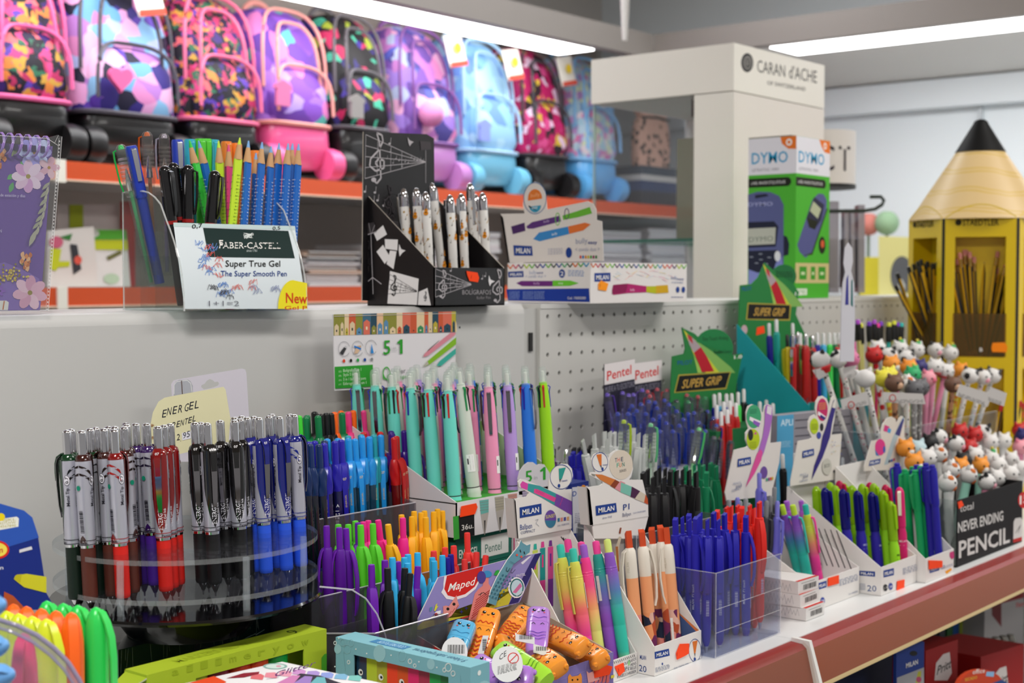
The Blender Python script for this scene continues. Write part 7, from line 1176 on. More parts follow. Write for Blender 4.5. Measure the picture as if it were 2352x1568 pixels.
fA = (((0, '#c8e060'), (.12, '#2ab0a0'), (.6, '#2ab0a0'), (.74, '#4a80b0'), (.86, '#8a5ac0'), (1, '#7a4ab8')), '#b8dc3c', '#2ab0a0'); fB = (((0, '#2ab0a0'), (.1, '#e03a90'), (.55, '#e03a90'), (.7, '#e88a70'), (.85, '#c8d848'), (1, '#c0d840')), '#28b8a4', '#e03a90'); fC = (((0, '#c8e060'), (.3, '#2ab0a0'), (.8, '#f05a6a'), (1, '#a05ac8')), '#a05ac8', '#2ab0a0')
for c, x, y, l, yy, nm in ((fA, 1820, 1158, -.22, -.343, 'teal and violet two-tone pencil with lime top in feather box'), (fB, 1849, 1157, -.16, -.345, 'pink and lime two-tone pencil with teal top in feather box'), (fC, 1806, 1149, -.2, -.315, 'coral and teal pencil with violet top behind lime-topped one'), (fC, 1840, 1148, -.12, -.315, 'coral and teal pencil with violet top behind teal-topped one'), (fA, 1795, 1158, -.3, -.325, 'violet two-tone pencil lying out toward the green cup')): stand_px('sunset', c, [(x, y, l, .12)], .1315, 0, .01, nm, 'pencil', 'two-tone pencils in the feather box', face=60, Y=yy + .015, jit=0, xmin=Xl + .008)
for x, y, lx, nm in ((1868, 1200, -.62, 'violet pink pencil lying slanted inside the feather box'), (1862, 1215, -.45, 'lime violet pencil lying slanted inside the feather box')): stand_px('sunset', fA if 'lime' in nm else fC, [(x, y, lx, .0)], .1315, 0, .01, nm, 'pencil', 'two-tone pencils in the feather box', face=60, Y=-.31, jit=0)
Xl, Xr, Yf, D = .1345, .2365, -.408, .128; hf = P(2020, 1302, X=Xl).z - ZS; hb = P(1817, 1118, X=Xl)
t, mb, pf, ps, pb = dbox('pen_display_box', 'white pencil box marked 20 with navy pencil on its header', Xl, Xr, Yf, D, ZS, hf, hb.z - ZS + (0)); k = Ink(mb, pf); milan(k, 2029, 1326, 2053, 1320, 2053, 1304, 2029, 1310); k.smallp(2073, 1306, 2114, 1293, 5, ink('#8a94ac'), 1.3); k.circp(2033, 1349, 5, 8, ink('#2a2a2e')); k.circp(2045, 1346, 5, 8, ink('#3a4a98')); k.textp('1.3', 2030, 1352, 2037, 1350, 4, WHT); k.textp('2B', 2042, 1350, 2049, 1348, 5, WHT); k.textp('Cod. 185009020', 2102, 1337, 2118, 1332, 3.4, ink('#4a5a88')); k.linep([(2024, 1374), (2122, 1345)], 1.2, ink('#2a4a98'))
k = Ink(mb, ps); milan(k, 1973, 1321, 2010, 1324, 2010, 1312, 1973, 1310); k.textp('20', 1992, 1357, 2013, 1358, 14, ink('#2a4a88'), .0); k.smallp(1974, 1340, 1988, 1341, 5, ink('#8a94ac'), 1.3); part('tray', mb, t); sticker(t, pf, [(2058, 1356), (2059, 1334), (2076, 1330), (2075, 1350)])
hp = Pl(V((Xl, Yf + D - .012, ZS)), X_, Z_)
mb = card('h', t, hp, s([(500, 690), (500, 660), (555, 360), (640, 345), (655, 335), (628, 280), (628, 220), (645, 180), (675, 165), (690, 180), (680, 120), (685, 70), (705, 35), (735, 28), (765, 50), (778, 90), (776, 130), (800, 40), (815, 30), (833, 50), (825, 180), (800, 315), (876, 306), (850, 640)]), .0012, pap('#dcd7d0'), WS); k = Ink(mb, hp)
k.circp(*s([(731, 130)])[0], 12.5, 26, ink('#c02a64')); k.smallp(*s([(705, 85)])[0], *s([(758, 80)])[0], 4, ink('#d8a02a'), 1.8); k.polyp(s([(700, 140), (755, 180), (748, 205), (696, 165)]), ink('#e8e4ea')); k.polyp(s([(718, 165), (755, 188), (746, 206), (712, 185)]), ink('#3a2a7a')); k.circp(*s([(671, 250)])[0], 10, 18, ink('#b4cc1c')); k.circp(*s([(726, 257)])[0], 4, 9, ink('#2a2a2a')); k.circp(*s([(705, 318)])[0], 5, 8, ink('#3a4aa0')); k.smallp(*s([(650, 238)])[0], *s([(692, 236)])[0], 4, ink('#6a7a14'), 1.5)
k.polyp(s([(796, 120), (812, 60), (824, 55), (826, 120), (800, 230), (785, 330), (760, 400), (730, 480), (650, 645), (670, 540), (715, 420), (730, 330), (755, 260)]), ink('#33287a')); k.polyp(s([(805, 90), (818, 55), (828, 65), (824, 120), (800, 112)]), ink('#d8d4cc')); milan(k, *s([(582, 484)])[0], *s([(668, 462)])[0], *s([(666, 415)])[0], *s([(584, 434)])[0]); k.circp(*s([(762, 548)])[0], 11, 19, ink('#c4c2b8')); k.textp('ECO', *s([(742, 558)])[0], *s([(782, 548)])[0], 8, ink('#3a3a3a'), .02)
k.textp('PENCIL', *s([(565, 618)])[0], *s([(612, 606)])[0], 5, ink('#9aa2b8')); k.textp('pad', *s([(588, 632)])[0], *s([(622, 624)])[0], 8, ink('#4a5a88')); k.textp('CAPSULE', *s([(560, 665)])[0], *s([(620, 650)])[0], 5, ink('#7a84a4'))
for i in range(16): x, y = random.uniform(785, 865), random.uniform(340, 470); k.linep(s([(x, y), (x + random.uniform(6, 12), y - random.uniform(-8, 10))]), 1, ink(random.choice(['#4a5ab0', '#c84a7a', '#3a9a8a', '#c8a02a'])))
for i, c in enumerate(('#2a2a3a', '#c8b81c', '#c8302a')): k.polyp(s([(810 + 13 * i, 592 - 2 * i), (820 + 13 * i, 590 - 2 * i), (820 + 13 * i, 572 - 2 * i), (810 + 13 * i, 574 - 2 * i)]), ink(c))
part('header', mb, t)
NB, LMC, MG = ('#2a1f9c', '#181a86', '#b4b8e0'), ('#9adf20', '#a8d820', '#26401a'), ('#d01c6a', '#d0205c', '#f0d0e0')
swp = [(NB, 1894, 1119, -.36), (NB, 1935, 1122, -.362), (NB, 1968, 1126, -.364), (NB, 2001, 1129, -.366), (LMC, 1874, 1116, -.338), (LMC, 1906, 1107, -.322), (LMC, 1918, 1114, -.338), (LMC, 1938, 1109, -.325), (LMC, 1956, 1114, -.338), (LMC, 1979, 1110, -.325), (LMC, 2006, 1109, -.330), (LMC, 2027, 1125, -.368), (LMC, 1986, 1118, -.345), (MG, 1927, 1103, -.308), (MG, 1997, 1107, -.308), (MG, 2033, 1112, -.34), (LMC, 2044, 1150, -.392)]
cn = {NB: 'navy', LMC: 'lime', MG: 'magenta'}
stand_px('sway', [p[0] for p in swp], [(p[1], p[2], -.05, .08) for p in swp], .131, ZS + .003, .0142, [cn[p[0]] + ' stubby capped pencil in the box marked 20' for p in swp], 'pencil', 'stubby capped pencils', face=40, jit=.01, Y=[p[3] + .012 for p in swp], facej=20, xmin=Xl + .010, xmax=Xr - .009)
stand_px('sway', ('#d01c6a', '#f0ead6', '#f0d0e0'), [(2066, 1118, -.03, .04)], .131, ZS + .003, .014, 'magenta stubby pencil with cream eraser at corner of box 20', 'pencil', face=-20, Y=-.388, jit=0)
Xl, Xr, Yf, D = .2385, .328, -.4195, .125; hf = P(2124, 1284, Y=Yf).z - ZS
t, mb, pf, ps, pb = dbox('pen_display_box', 'white pen box holding green fibre pens beside the black box', Xl, Xr, Yf, D, ZS, hf, P(1987, 1078, X=Xl).z - ZS); k = Ink(mb, pf); milan(k, 2135, 1316, 2157, 1309, 2156, 1296, 2135, 1302); k.textp('20', 2162, 1307, 2170, 1304, 8, NAVY); k.smallp(2166, 1302, 2188, 1294, 2, ink('#8a94ac'), 1.3); k.polyp([(2181, 1278), (2181, 1268), (2190, 1265), (2191, 1280), (2186, 1284)], ink('#c83a7a')); k.polyp([(2170, 1312), (2184, 1304), (2186, 1308), (2174, 1318)], ink('#f0a01c')); k = Ink(mb, pb)
for x in (2005, 2020, 2034, 2048): k.linep([(x, 1120), (x, 1098)], 3, ink('#3a4a6a')); k.ringp(x - 1, 1096, 2, 4, 1.4, ink('#3a4a6a'))
part('tray', mb, t); sticker(t, pf, [(2132, 1307), (2131, 1286), (2163, 1287), (2163, 1302)])
hp = Pl(V((Xl, Yf + D - .010, ZS)), X_, Z_)
mb = card('h', t, hp, s([(1042, 580), (1042, 545), (1095, 360), (1165, 345), (1160, 300), (1175, 240), (1205, 195), (1240, 180), (1270, 195), (1278, 230), (1300, 190), (1320, 175), (1338, 195), (1335, 335), (1345, 335), (1310, 560), (1290, 570)]), .0012, pap('#d8d0c6'), WS); k = Ink(mb, hp)
k.polyp(s([(1180, 285), (1190, 240), (1225, 255), (1218, 298)]), ink('#d03a80')); k.polyp(s([(1208, 295), (1215, 262), (1238, 275), (1230, 303)]), ink('#3a9ad0')); k.circp(*s([(1157, 405)])[0], 12, 19, ink('#d83a86')); k.polyp(s([(1118, 420), (1150, 470), (1125, 465)]), ink('#3a70b0')); k.circp(*s([(1186, 422)])[0], 3, 8, ink('#3a5ab0')); k.polyp(s([(1325, 180), (1336, 200), (1300, 300), (1215, 530), (1185, 535), (1250, 330)]), ink('#a8bcc4')); k.polyp(s([(1300, 235), (1325, 190), (1332, 205), (1300, 325), (1265, 310)]), ink('#3a3a7a')); milan(k, *s([(1072, 545)])[0], *s([(1155, 525)])[0], *s([(1160, 488)])[0], *s([(1080, 505)])[0]); k.textp('20', *s([(1282, 408)])[0], *s([(1316, 402)])[0], 10, ink('#4a5a80')); k.smallp(*s([(1275, 440)])[0], *s([(1312, 432)])[0], 3, ink('#8a94ac'), 1.4)
for i, c in enumerate(('#2a2a4a', '#2a5ab0', '#c83a6a')): k.polyp(s([(1215 + 17 * i, 520 - 6 * i), (1228 + 17 * i, 516 - 6 * i), (1230 + 17 * i, 497 - 6 * i), (1217 + 17 * i, 501 - 6 * i)]), ink(c))
part('header', mb, t)
fp_ = [('g', 2055, 1073, -.345), ('g', 2078, 1077, -.362), ('g', 2095, 1071, -.345), ('g', 2101, 1079, -.380), ('g', 2114, 1070, -.365), ('g', 2134, 1073, -.382), ('b', 2060, 1063, -.325), ('b', 2105, 1067, -.33), ('b', 2126, 1063, -.345), ('b', 2141, 1067, -.372)]
stand_px('capfine', [{'g': '#0fa05e', 'b': '#2420a0'}[p[0]] for p in fp_], [(p[1], p[2], -.04, .07) for p in fp_], .136, ZS + .003, .0122, [{'g': 'green', 'b': 'dark blue'}[p[0]] + ' capped fibre pen in the white box beside black box' for p in fp_], 'pen', 'fibre pens', face=-60, jit=.012, Y=[p[3] + .004 for p in fp_], facej=30, xmin=Xl + .008, xmax=Xr - .008)
# ---- black box of endless pencils
Xl, Xr, Yf, D = .358, .60, -.412, .115; hf = P(2190, 1152, Y=Yf).z - ZS; KB = pap('#141214')
t = thing('pencil_box', 'black never ending pencil box with white lettering at shelf edge', 'display box', ((Xl + Xr) / 2, Yf + D / 2, ZS)); mb = MB(); mb.box((Xl, Yf, ZS + .0005), (Xr, Yf + .0015, ZS + hf), KB); mb.box((Xl, Yf + D - .0015, ZS + .0005), (Xr, Yf + D, ZS + hf), KB); mb.box((Xl, Yf + .0015, ZS + .0005), (Xr, Yf + D - .0015, ZS + .002), KB); mb.box((Xr - .0015, Yf + .0015, ZS + .002), (Xr, Yf + D - .0015, ZS + hf), KB); pf = Pl(V((Xl, Yf, ZS)), X_, Z_); k = Ink(mb, pf)
WL = ink('#d4d2d0'); k.textp('total', 2205, 1176, 2236, 1168, 17, WL, .0); k.textp('NEVER ENDING', 2200, 1223, 2304, 1194, 24, WL, .05); k.textp('PENCIL', 2202, 1281, 2319, 1244, 39, WL, .05); k.polyp([(2327, 1242), (2328, 1198), (2332, 1190), (2344, 1188), (2348, 1194), (2347, 1236)], WL); k.polyp([(2327, 1246), (2327, 1238), (2347, 1232), (2347, 1241)], ink('#b01c1c')); k.linep([(2332, 1224), (2342, 1208), (2338, 1224), (2344, 1204)], 2, BLK); k.circp(2352, 1148, 14, 19, ink('#c81c1c')); k.textp('15', 2342, 1158, 2362, 1152, 20, WHT, .06); part('carton', mb, t)
mb = MB(); mb.box((Xl, Yf + .0016, ZS + .0025), (Xl + .001, Yf + D - .0016, ZS + hf), clear('#eef0f0', .08)); part('clear_end', mb, t, 'clear end pane'); sticker(t, pf, [(2201, 1168), (2198, 1153), (2207, 1149), (2212, 1160)])
# ================================================================ ballpoint cartons on the pegboard side
GRC, GRD = pap('#237a3c'), pap('#17603a')
def tube_art(k, f, tip=True):                      # red pen art, yellow and pale green rays; f maps local px
    k.polyp(f([(0, 0), (60, 160), (140, 300), (175, 300), (75, 120)]), ink('#d8cc2a')); k.polyp(f([(0, 0), (75, 120), (175, 300), (230, 300), (160, 180)]), ink('#c4cc3a')); k.polyp(f([(60, 60), (230, 300), (330, 300), (300, 260), (180, 150)]), ink('#7fb05a')); k.polyp(f([(60, 160), (90, 300), (120, 300)]), ink('#9ac45a'))
    k.polyp(f([(20, 30), (60, 60), (110, 120), (65, 160), (35, 100)]), ink('#a89aa0')); k.polyp(f([(20, 30), (52, 50), (60, 100), (34, 70)]), ink('#b8383c')); k.polyp(f([(65, 160), (110, 120), (150, 190), (195, 290), (115, 296), (90, 220)]), ink('#b41c2c'))
def plaque(k, bl, br, tr, tl):
    k.polyp([(bl[0] - 3, bl[1] + 2), (br[0] + 2, br[1] + 3), (tr[0] + 3, tr[1] - 2), (tl[0] - 2, tl[1] - 3)], ink('#b0a040')); k.polyp([bl, br, tr, tl], BLK); h = (bl[1] - tl[1]); k.textp('SUPER GRIP', bl[0] + 14, bl[1] - h * .22, br[0] - 12, br[1] - h * .22, h * .56, ink('#c9a04a'), .035, 5)
c1 = Pl(V((0, -.060, ZS)), X_, Z_); t = thing('pen_display_box', 'green pen carton with black and gold plaque, lower of the two', 'display box', c1.w(1630, 1000))
arc = [(1640 + 44 * math.cos(R(a)), 800 - 45 * math.sin(R(a))) for a in range(160, -21, -15)]
mb = card('h', t, c1, [(1537, 1010), (1540, 905), (1544, 818), (1571, 812), (1574, 800), (1566, 752), (1596, 766)] + arc[1:] + [(1706, 811), (1692, 880), (1690, 900), (1684, 1010)], .0012, GRC); k = Ink(mb, c1); tube_art(k, lambda p: [(1570 + x * .36, 757 + y * .33) for x, y in p]); k.polyp([(x, y) for x, y in arc], ink('#1c7a42')); plaque(k, (1551, 900), (1666, 890), (1676, 855), (1560, 863)); k.textp('PILOT', 1556, 838, 1590, 836, 10, ink('#1c50a8')); k.textp('Easy Touch Writing', 1614, 782, 1672, 780, 9, ink('#0e2818')); k.textp('Excellent Control', 1640, 812, 1680, 810, 8, ink('#0e2818')); k.textp('1.0', 1686, 824, 1704, 822, 8, WHT, .03); part('header', mb, t)
mb = MB(); a, b = c1.w(1538, 1000), c1.w(1690, 1000); mb.box((a.x, -.135, ZS + .0005), (b.x, -.059, ZC - .205), pap('#1f6a3c')); part('tray', mb, t)
xT = P(1693, 744, Y=-.03).x; sT = Pl(V((xT, 0, ZS)), -Y_, Z_); c2 = Pl(V((xT, -.030, ZS)), X_, Z_); zB2 = P(1862, 946, X=xT).z; xT2 = P(1900, 800, Y=-.03).x
t = thing('pen_display_box', 'tall green pen carton with bright turquoise side panel', 'display box', (xT + .08, -.09, zB2))
arc = [(1801 + 28 * math.cos(R(a)), 634 - 27 * math.sin(R(a))) for a in range(150, -41, -19)]
mb = card('h', t, c2, [(1694, 960), (1696, 746), (1700, 655), (1726, 652), (1741, 637), (1757, 603), (1772, 616)] + arc + [(1835, 672), (1828, 722), (1848, 765), (1930, 830), (1930, 960)], .0012, GRC); k = Ink(mb, c2); tube_art(k, lambda p: [(1752 + x * .28, 605 + y * .33) for x, y in p]); k.polyp(arc, ink('#1c6a3a')); plaque(k, (1716, 732), (1812, 733), (1814, 701), (1719, 698)); k.textp('PILOT', 1704, 668, 1726, 666, 9, ink('#1c50a8')); k.textp('1.0', 1826, 678, 1842, 678, 8, WHT, .03); k.smallp(1782, 625, 1820, 625, 3, ink('#0e2818'), 2); k.polyp([(1736, 770), (1738, 752), (1754, 748), (1756, 764)], OR); k.circp(1709, 757, 7, 11, ink('#c8a8b0')); part('header', mb, t)
mb = MB(); mb.ext([sT.w(*p) for p in ((1694, 955), (1693, 744), (1859, 932), (1862, 946))], V((-.0012, 0, 0)), pap('#1fa4ae')); p3 = sT.w(1862, 946); part('side_panel', mb, t, 'bright turquoise side panel')
mb = MB(); mb.box((xT, p3.y, zB2 - .001), (xT + .2, p3.y + .0012, zB2 + .014), pap('#1a7a70')); mb.box((xT + .0002, p3.y + .0012, zB2 - .001), (xT + .2, -.032, zB2 + .0002), pap('#1fa4ae')); part('tray', mb, t)
mb = MB(); mb.box((xT, p3.y + .002, ZS + .0005), (xT + .2, -.01, zB2 - .0015), pap('#3a8a94')); k = Ink(mb, Pl(V((xT, p3.y + .002, ZS)), X_, Z_)); k.text('IP', .02, zB2 - ZS - .02, .012, BLK); solo('carton', mb, 'teal carton supporting the tall green pen carton', 'box', (xT + .1, -.08, ZS))
SGC = {'b': ('#1c1c96', '#e0e0e2'), 't': ('#0f9a90', '#e0e0e2'), 'y': ('#d8c41c', '#1c1c1e'), 'r': ('#b81c1c', 'chrome'), 'w': ('#b81c1c', '#e6e6e6'), 's': ('#4ab4e0', '#e6e6e6'), 'l': ('#48d85a', '#e6e6e6'), 'g': ('#0e7a46', '#e6e6e6'), 'k': ('#161618', '#e0e0e0')}
NM = {'b': 'dark blue', 't': 'turquoise', 'y': 'yellow', 'r': 'red chrome-topped', 'w': 'red white-topped', 's': 'sky blue', 'l': 'lime', 'g': 'green', 'k': 'black'}
def sg(data, zb, Y, lab, grp, lean=(0, .03)):
    rows = [e.split() for e in data.split('|')]; stand_px('supergrip', [SGC[r[0]] for r in rows], [(float(r[1]), float(r[2])) for r in rows], .141, zb, .0112, ['%s ballpoint %s' % (NM[r[0]], lab) for r in rows], 'pen', grp, lean=lean, face=-20, jit=.02, Y=[Y + (float(r[3]) if len(r) > 3 else 0) for r in rows], facej=50)
sg('b 1766 742|t 1783 733 -.01|y 1808 768 -.025|b 1820 742|r 1822 768 -.035|r 1832 762 -.02|r 1850 765 -.035|r 1866 770 -.04|w 1838 765|w 1852 768|b 1877 764|s 1891 764|l 1905 764|g 1917 764|w 1927 764|k 1953 760', zB2, -.07, 'in the tall green carton', 'ballpoints in the tall carton')
sg('b 1640 905|s 1652 902|b 1668 904 -.01|w 1680 903|l 1695 900|k 1708 893|w 1646 930 -.03|w 1662 922 -.035|w 1676 920 -.04|w 1690 925 -.04|w 1745 922 -.02|w 1760 918|g 1784 918 -.01|k 1797 915|l 1775 926 -.03|w 1730 930 -.03|w 1656 945 -.045|w 1670 940 -.05', ZC - .21 - .12, -.085, 'by lower green carton', 'ballpoints by the lower carton', (.02, .05))
# ---- grey and blue refill card, pens behind the headers
ap = Pl(V((0, -.20, ZS)), X_, Z_); mb = MB(); mb.ext([ap.w(*p) for p in ((1782, 1150), (1785, 955), (1960, 938), (1958, 1140))], V((0, .02, 0)), pap('#8d8a92')); k = Ink(mb, ap); k.polyp([(1782, 1150), (1785, 955), (1823, 951), (1820, 1146)], ink('#4f9fc8')); k.textp('APLI', 1793, 978, 1821, 976, 15, ink('#cfe4ee'), .03); k.smallp(1790, 1015, 1815, 1013, 4, ink('#a8cfe2'), 1.6)
for i in range(5): k.linep([(1826, 965 + 18 * i), (1952, 955 + 18 * i)], 2.5, ink('#4a4854'))
solo('refill_card', mb, 'grey and sky blue carton card between the two feather headers', 'card', ap.w(1860, 1140))
sg('k 1797 1042|k 1826 1040|k 1955 1060 .02|w 1968 1075 .02|k 1935 1050 .02', ZS + .06, -.235, 'behind the header of box marked 20', 'pens behind the headers')
PEB = [('#c9c47a', '#b04ac8'), ('#e83a9a', '#2ab8b0'), ('#c9c47a', '#d8dc40'), ('#c9c47a', '#7a3ac0'), ('#2aa8a0', '#d8dc40'), ('#d0286a', '#e83a9a')]
EB = [(1958, 736, 1, -.12), (1970, 734, 0, -.14), (1977, 742, 2, -.1), (1996, 738, 3, -.06), (2008, 734, 0, 0), (2016, 742, 5, .02), (2023, 738, 3, .02), (2042, 740, 4, .06), (2054, 736, 2, .08), (2062, 740, 3, .12), (2071, 741, 1, .14)]
stand_px('blacktop', [PEB[e[2]] for e in EB], [(e[0], e[1], e[3], .0) for e in EB], .177, ZS + .10, .0112, 'black-sleeved pencil with bright eraser, in the bunch before giant pencil', 'pencil', 'black-sleeved pencils', face=0, Y=-.10, jit=.01)
wp = Pl(V((0, -.13, ZS)), (RT * .8 + FW0 * .6), Z_); mb = MB(); mb.ext([wp.w(*p) for p in ((1930, 830), (1933, 700), (1936, 650), (1942, 625), (1938, 605), (1941, 570), (1949, 557), (1958, 570), (1959, 600), (1955, 622), (1962, 650), (1964, 730), (1962, 830))], wp.n * -.0012, pap('#c6c6ce')); k = Ink(mb, wp); k.polyp([(1941, 700), (1944, 640), (1948, 630), (1949, 700)], ink('#3a3a8a')); k.polyp([(1954, 700), (1955, 645), (1958, 640), (1959, 705)], ink('#2a6a6a')); solo('header_card', mb, 'slim white pen-shaped header card seen edge-on before the ledge', 'card', wp.w(1945, 830))
# ================================================================ giant pencil with striped pencils
gc = P(2247, 700, Y=-.16); gc = V((gc.x, gc.y, 0)); gz0 = ZS + .0005; YEL, YED = pla('#dcbc10'), pla('#d8b60e')
va = math.atan2(CAM.y - gc.y, CAM.x - gc.x) + .02; hw = .0625; ap_ = hw * 1.732; GD_ = (gc - CAM).dot(FWD) - ap_
zsh = P(2250, 505, d=GD_).z; zop = [(P(2250, 816, d=GD_).z, P(2250, 546, d=GD_).z), (P(2250, 985, d=GD_).z, P(2250, 842, d=GD_).z)]
t = thing('giant_pencil', 'giant yellow pencil-shaped display with black point holding striped pencils', 'display', gc + Z_ * gz0)
ztip = P(2247, 284, d=GD_ + ap_).z; zbk = P(2247, 358, d=GD_ + ap_).z; rt_ = .044; SLP = (2 * hw - rt_) / (zbk - zsh)
mb = MB()
for f in range(6):
    a = va + f * math.pi / 3; n = V((math.cos(a), math.sin(a), 0)); u = Z_.cross(n); o = gc + n * ap_; q = lambda s, z: o + u * s + Z_ * z; w = hw - .0035
    if f in (0, 1, 5):
        for s0, s1 in ((-w, -w + .017), (w - .017, w)): mb.face([q(s0, gz0), q(s1, gz0), q(s1, zsh), q(s0, zsh)], YEL)
        zs_ = [gz0] + [z for p in zop[::-1] for z in p] + [zsh]
        for i in range(0, len(zs_), 2): mb.face([q(-w + .017, zs_[i]), q(w - .017, zs_[i]), q(w - .017, zs_[i + 1]), q(-w + .017, zs_[i + 1])], YEL)
        for za, zb in zop:
            iq = lambda s, z, d: q(s, z) - n * d; s0, s1 = -w + .017, w - .017
            mb.face([iq(s0, za, 0), iq(s0, zb, 0), iq(s0, zb, .038), iq(s0, za, .038)], YED); mb.face([iq(s1, za, .038), iq(s1, zb, .038), iq(s1, zb, 0), iq(s1, za, 0)], YED); mb.face([iq(s0, za, .038), iq(s1, za, .038), iq(s1, zb, .038), iq(s0, zb, .038)], YED); mb.face([iq(s0, za, 0), iq(s1, za, 0), iq(s1, za, .038), iq(s0, za, .038)], YED); mb.face([iq(s0, zb, .038), iq(s1, zb, .038), iq(s1, zb, 0), iq(s0, zb, 0)], YED)
    else: mb.face([q(-w, gz0), q(w, gz0), q(w, zsh), q(-w, zsh)], YEL)
    zr = lambda s_: zsh + (2 * hw - math.hypot(ap_, s_)) / SLP
    mb.face([q(s_, zsh - .0005) for s_ in (-w, w)] + [q(w - 2 * w * i / 14, zr(w - 2 * w * i / 14)) for i in range(15)], YEL)
    e0 = q(w, gz0); a2 = va + (f + 1) * math.pi / 3; n2 = V((math.cos(a2), math.sin(a2), 0)); u2 = Z_.cross(n2); e1 = gc + n2 * ap_ - u2 * w; mb.face([V((e0.x, e0.y, gz0)), V((e1.x, e1.y, gz0)), V((e1.x, e1.y, zsh)), V((e0.x, e0.y, zsh))], mat('#1c1c24', .4))
    k = Ink(mb, Pl(o, u, Z_), .0006); k.text('STAEDTLER', -.030, zsh - .012, .011, ink('#2a2410'), .06, bold=.03); k.circ(-.037, zsh - .0065, .0055, ink('#2a2410'))
part('hexagonal_body', mb, t)
m, N, L_, b_2, tc = nodemat('sharpened_wood_print', .4); wv = N.new('ShaderNodeTexWave'); wv.wave_type = 'RINGS'; wv.inputs['Scale'].default_value = 9; wv.inputs['Distortion'].default_value = 3; rp = ramp(N, [(0, '#d2b684'), (.82, '#d2b684'), (.92, '#c9a748'), (1, '#d2b684')], 'LINEAR'); L_.new(tc.outputs['Object'], wv.inputs[0]); L_.new(wv.outputs['Fac'], rp.inputs[0]); L_.new(rp.outputs[0], b_2.inputs['Base Color'])
rz = lambda z: 2 * hw - (z - zsh) * SLP
mb = MB(); rings = [[gc + V((math.cos(2 * math.pi * j / 60) * (rz(z) - .0012), math.sin(2 * math.pi * j / 60) * (rz(z) - .0012), z)) for j in range(60)] for z in (zsh + .0005, zsh + .03, zbk)]
mb.loft(rings, m); part('wood_cone', mb, t, 'wood-print cone')
mb = MB(); mb.lathe([(rz(zbk) * 1.01, zbk)] + [(rz(zbk) * 1.01 * (1 - s) + .013 * s, zbk + (ztip - zbk - .008) * s) for s in (.5, 1)] + dome(.013, ztip - .008, .008)[1:], mat('#060606', .6, 0, .2), 28, o=gc); part('black_point', mb, t)
n = V((math.cos(va), math.sin(va), 0)); u = Z_.cross(n); o = gc + n * (ap_ + .001)
for f in (0, 1, 5):
    a = va + f * math.pi / 3; n_ = V((math.cos(a), math.sin(a), 0)); u_ = Z_.cross(n_); o_ = gc + n_ * (ap_ + .001); zz0, zz1 = zop[0][0] + .001, P(2250, 718, d=GD_).z; mb = MB(); mb.ext([o_ + u_ * s + Z_ * z for s, z in ((-.044, zz0), (.044, zz0), (.044, zz1), (-.044, zz1))], n_ * -.0015, clear('#c4aa60', .10)); part('clear_guard', mb, t, 'smoky clear guard')
gp = Pl(o + n * .0004, u, Z_); mb = MB(); mb.ext([gp.w(*p, .0008) for p in ((2279, 808), (2277, 798), (2280, 787), (2308, 786), (2314, 796), (2312, 809))], n * -.0005, ink('#ff8c14')); part('price_sticker', mb, t, 'orange price sticker'); mb = MB(); k = Ink(mb, gp, .0006); k.textp('B', 2250, 807, 2257, 807, 9, WHT, .02); part('grade_letter', mb, t)
fan = [(2178, 586), (2186, 592), (2196, 594), (2204, 580), (2214, 573), (2219, 573), (2227, 578), (2237, 589), (2262, 572), (2292, 577), (2304, 592), (2309, 588), (2312, 600), (2318, 594), (2326, 590), (2290, 615), (2340, 588)]
G = 'eraser pencils fanned in the giant pencil'; bz = zop[0][0]
for i, (x, y) in enumerate(fan):
    d = GD_ - .034 + .007 * (i % 3); top = P(x, y, d=d); s = max(-.026, min(.026, (x - 2250) / 110 * .024)); bot = o - n * (.016 + .006 * (i % 3)) + u * s; bot.z = bz + .004; v = (top - bot); v.normalize(); stick('noris', 'eraser', top - v * .189 if (top - v * .189).z > bz + .001 else top - v * (.189), v, n, 'black and yellow striped pencil with pink eraser in giant pencil front', 'pencil', G)
a = va - math.pi / 3; nL = V((math.cos(a), math.sin(a), 0)); uL = Z_.cross(nL); oL = gc + nL * ap_
for i, (x, y) in enumerate(((2060, 627), (2056, 655), (2086, 612), (2098, 606), (2108, 600), (2115, 596), (2122, 606), (2130, 600), (2142, 604), (2152, 602), (2092, 625), (2112, 612), (2128, 622), (2146, 618))):
    bot = oL - nL * (.012 + .005 * (i % 4)) + uL * (-.02 + .04 * ((i * 5) % 14) / 14); bot.z = bz + .004; d = (bot - CAM).dot(FWD) - .02; top = P(x, y, d=d); v = (top - bot).normalized(); stick('noris', 'black', top - v * .175, v, nL, 'black-ended striped pencil in the slanted side of giant pencil', 'pencil', 'black-ended pencils in the giant pencil')
for i, (x, y) in enumerate(((2318, 884), (2322, 903), (2326, 912), (2330, 909), (2336, 915), (2344, 920), (2350, 925), (2309, 912), (2300, 930), (2348, 945))):
    d = GD_ - .04 - .008 * (i % 3); top = P(x, y, d=d); v = (Z_ + RT * .16 * (1 if i > 1 else .3) + V((random.uniform(-.05, .05), 0, 0))).normalized(); stick('noris', 'red', top - v * .175, v, n, 'red-ended striped pencil in the bunch at foot of giant pencil', 'pencil', 'red-ended pencils')
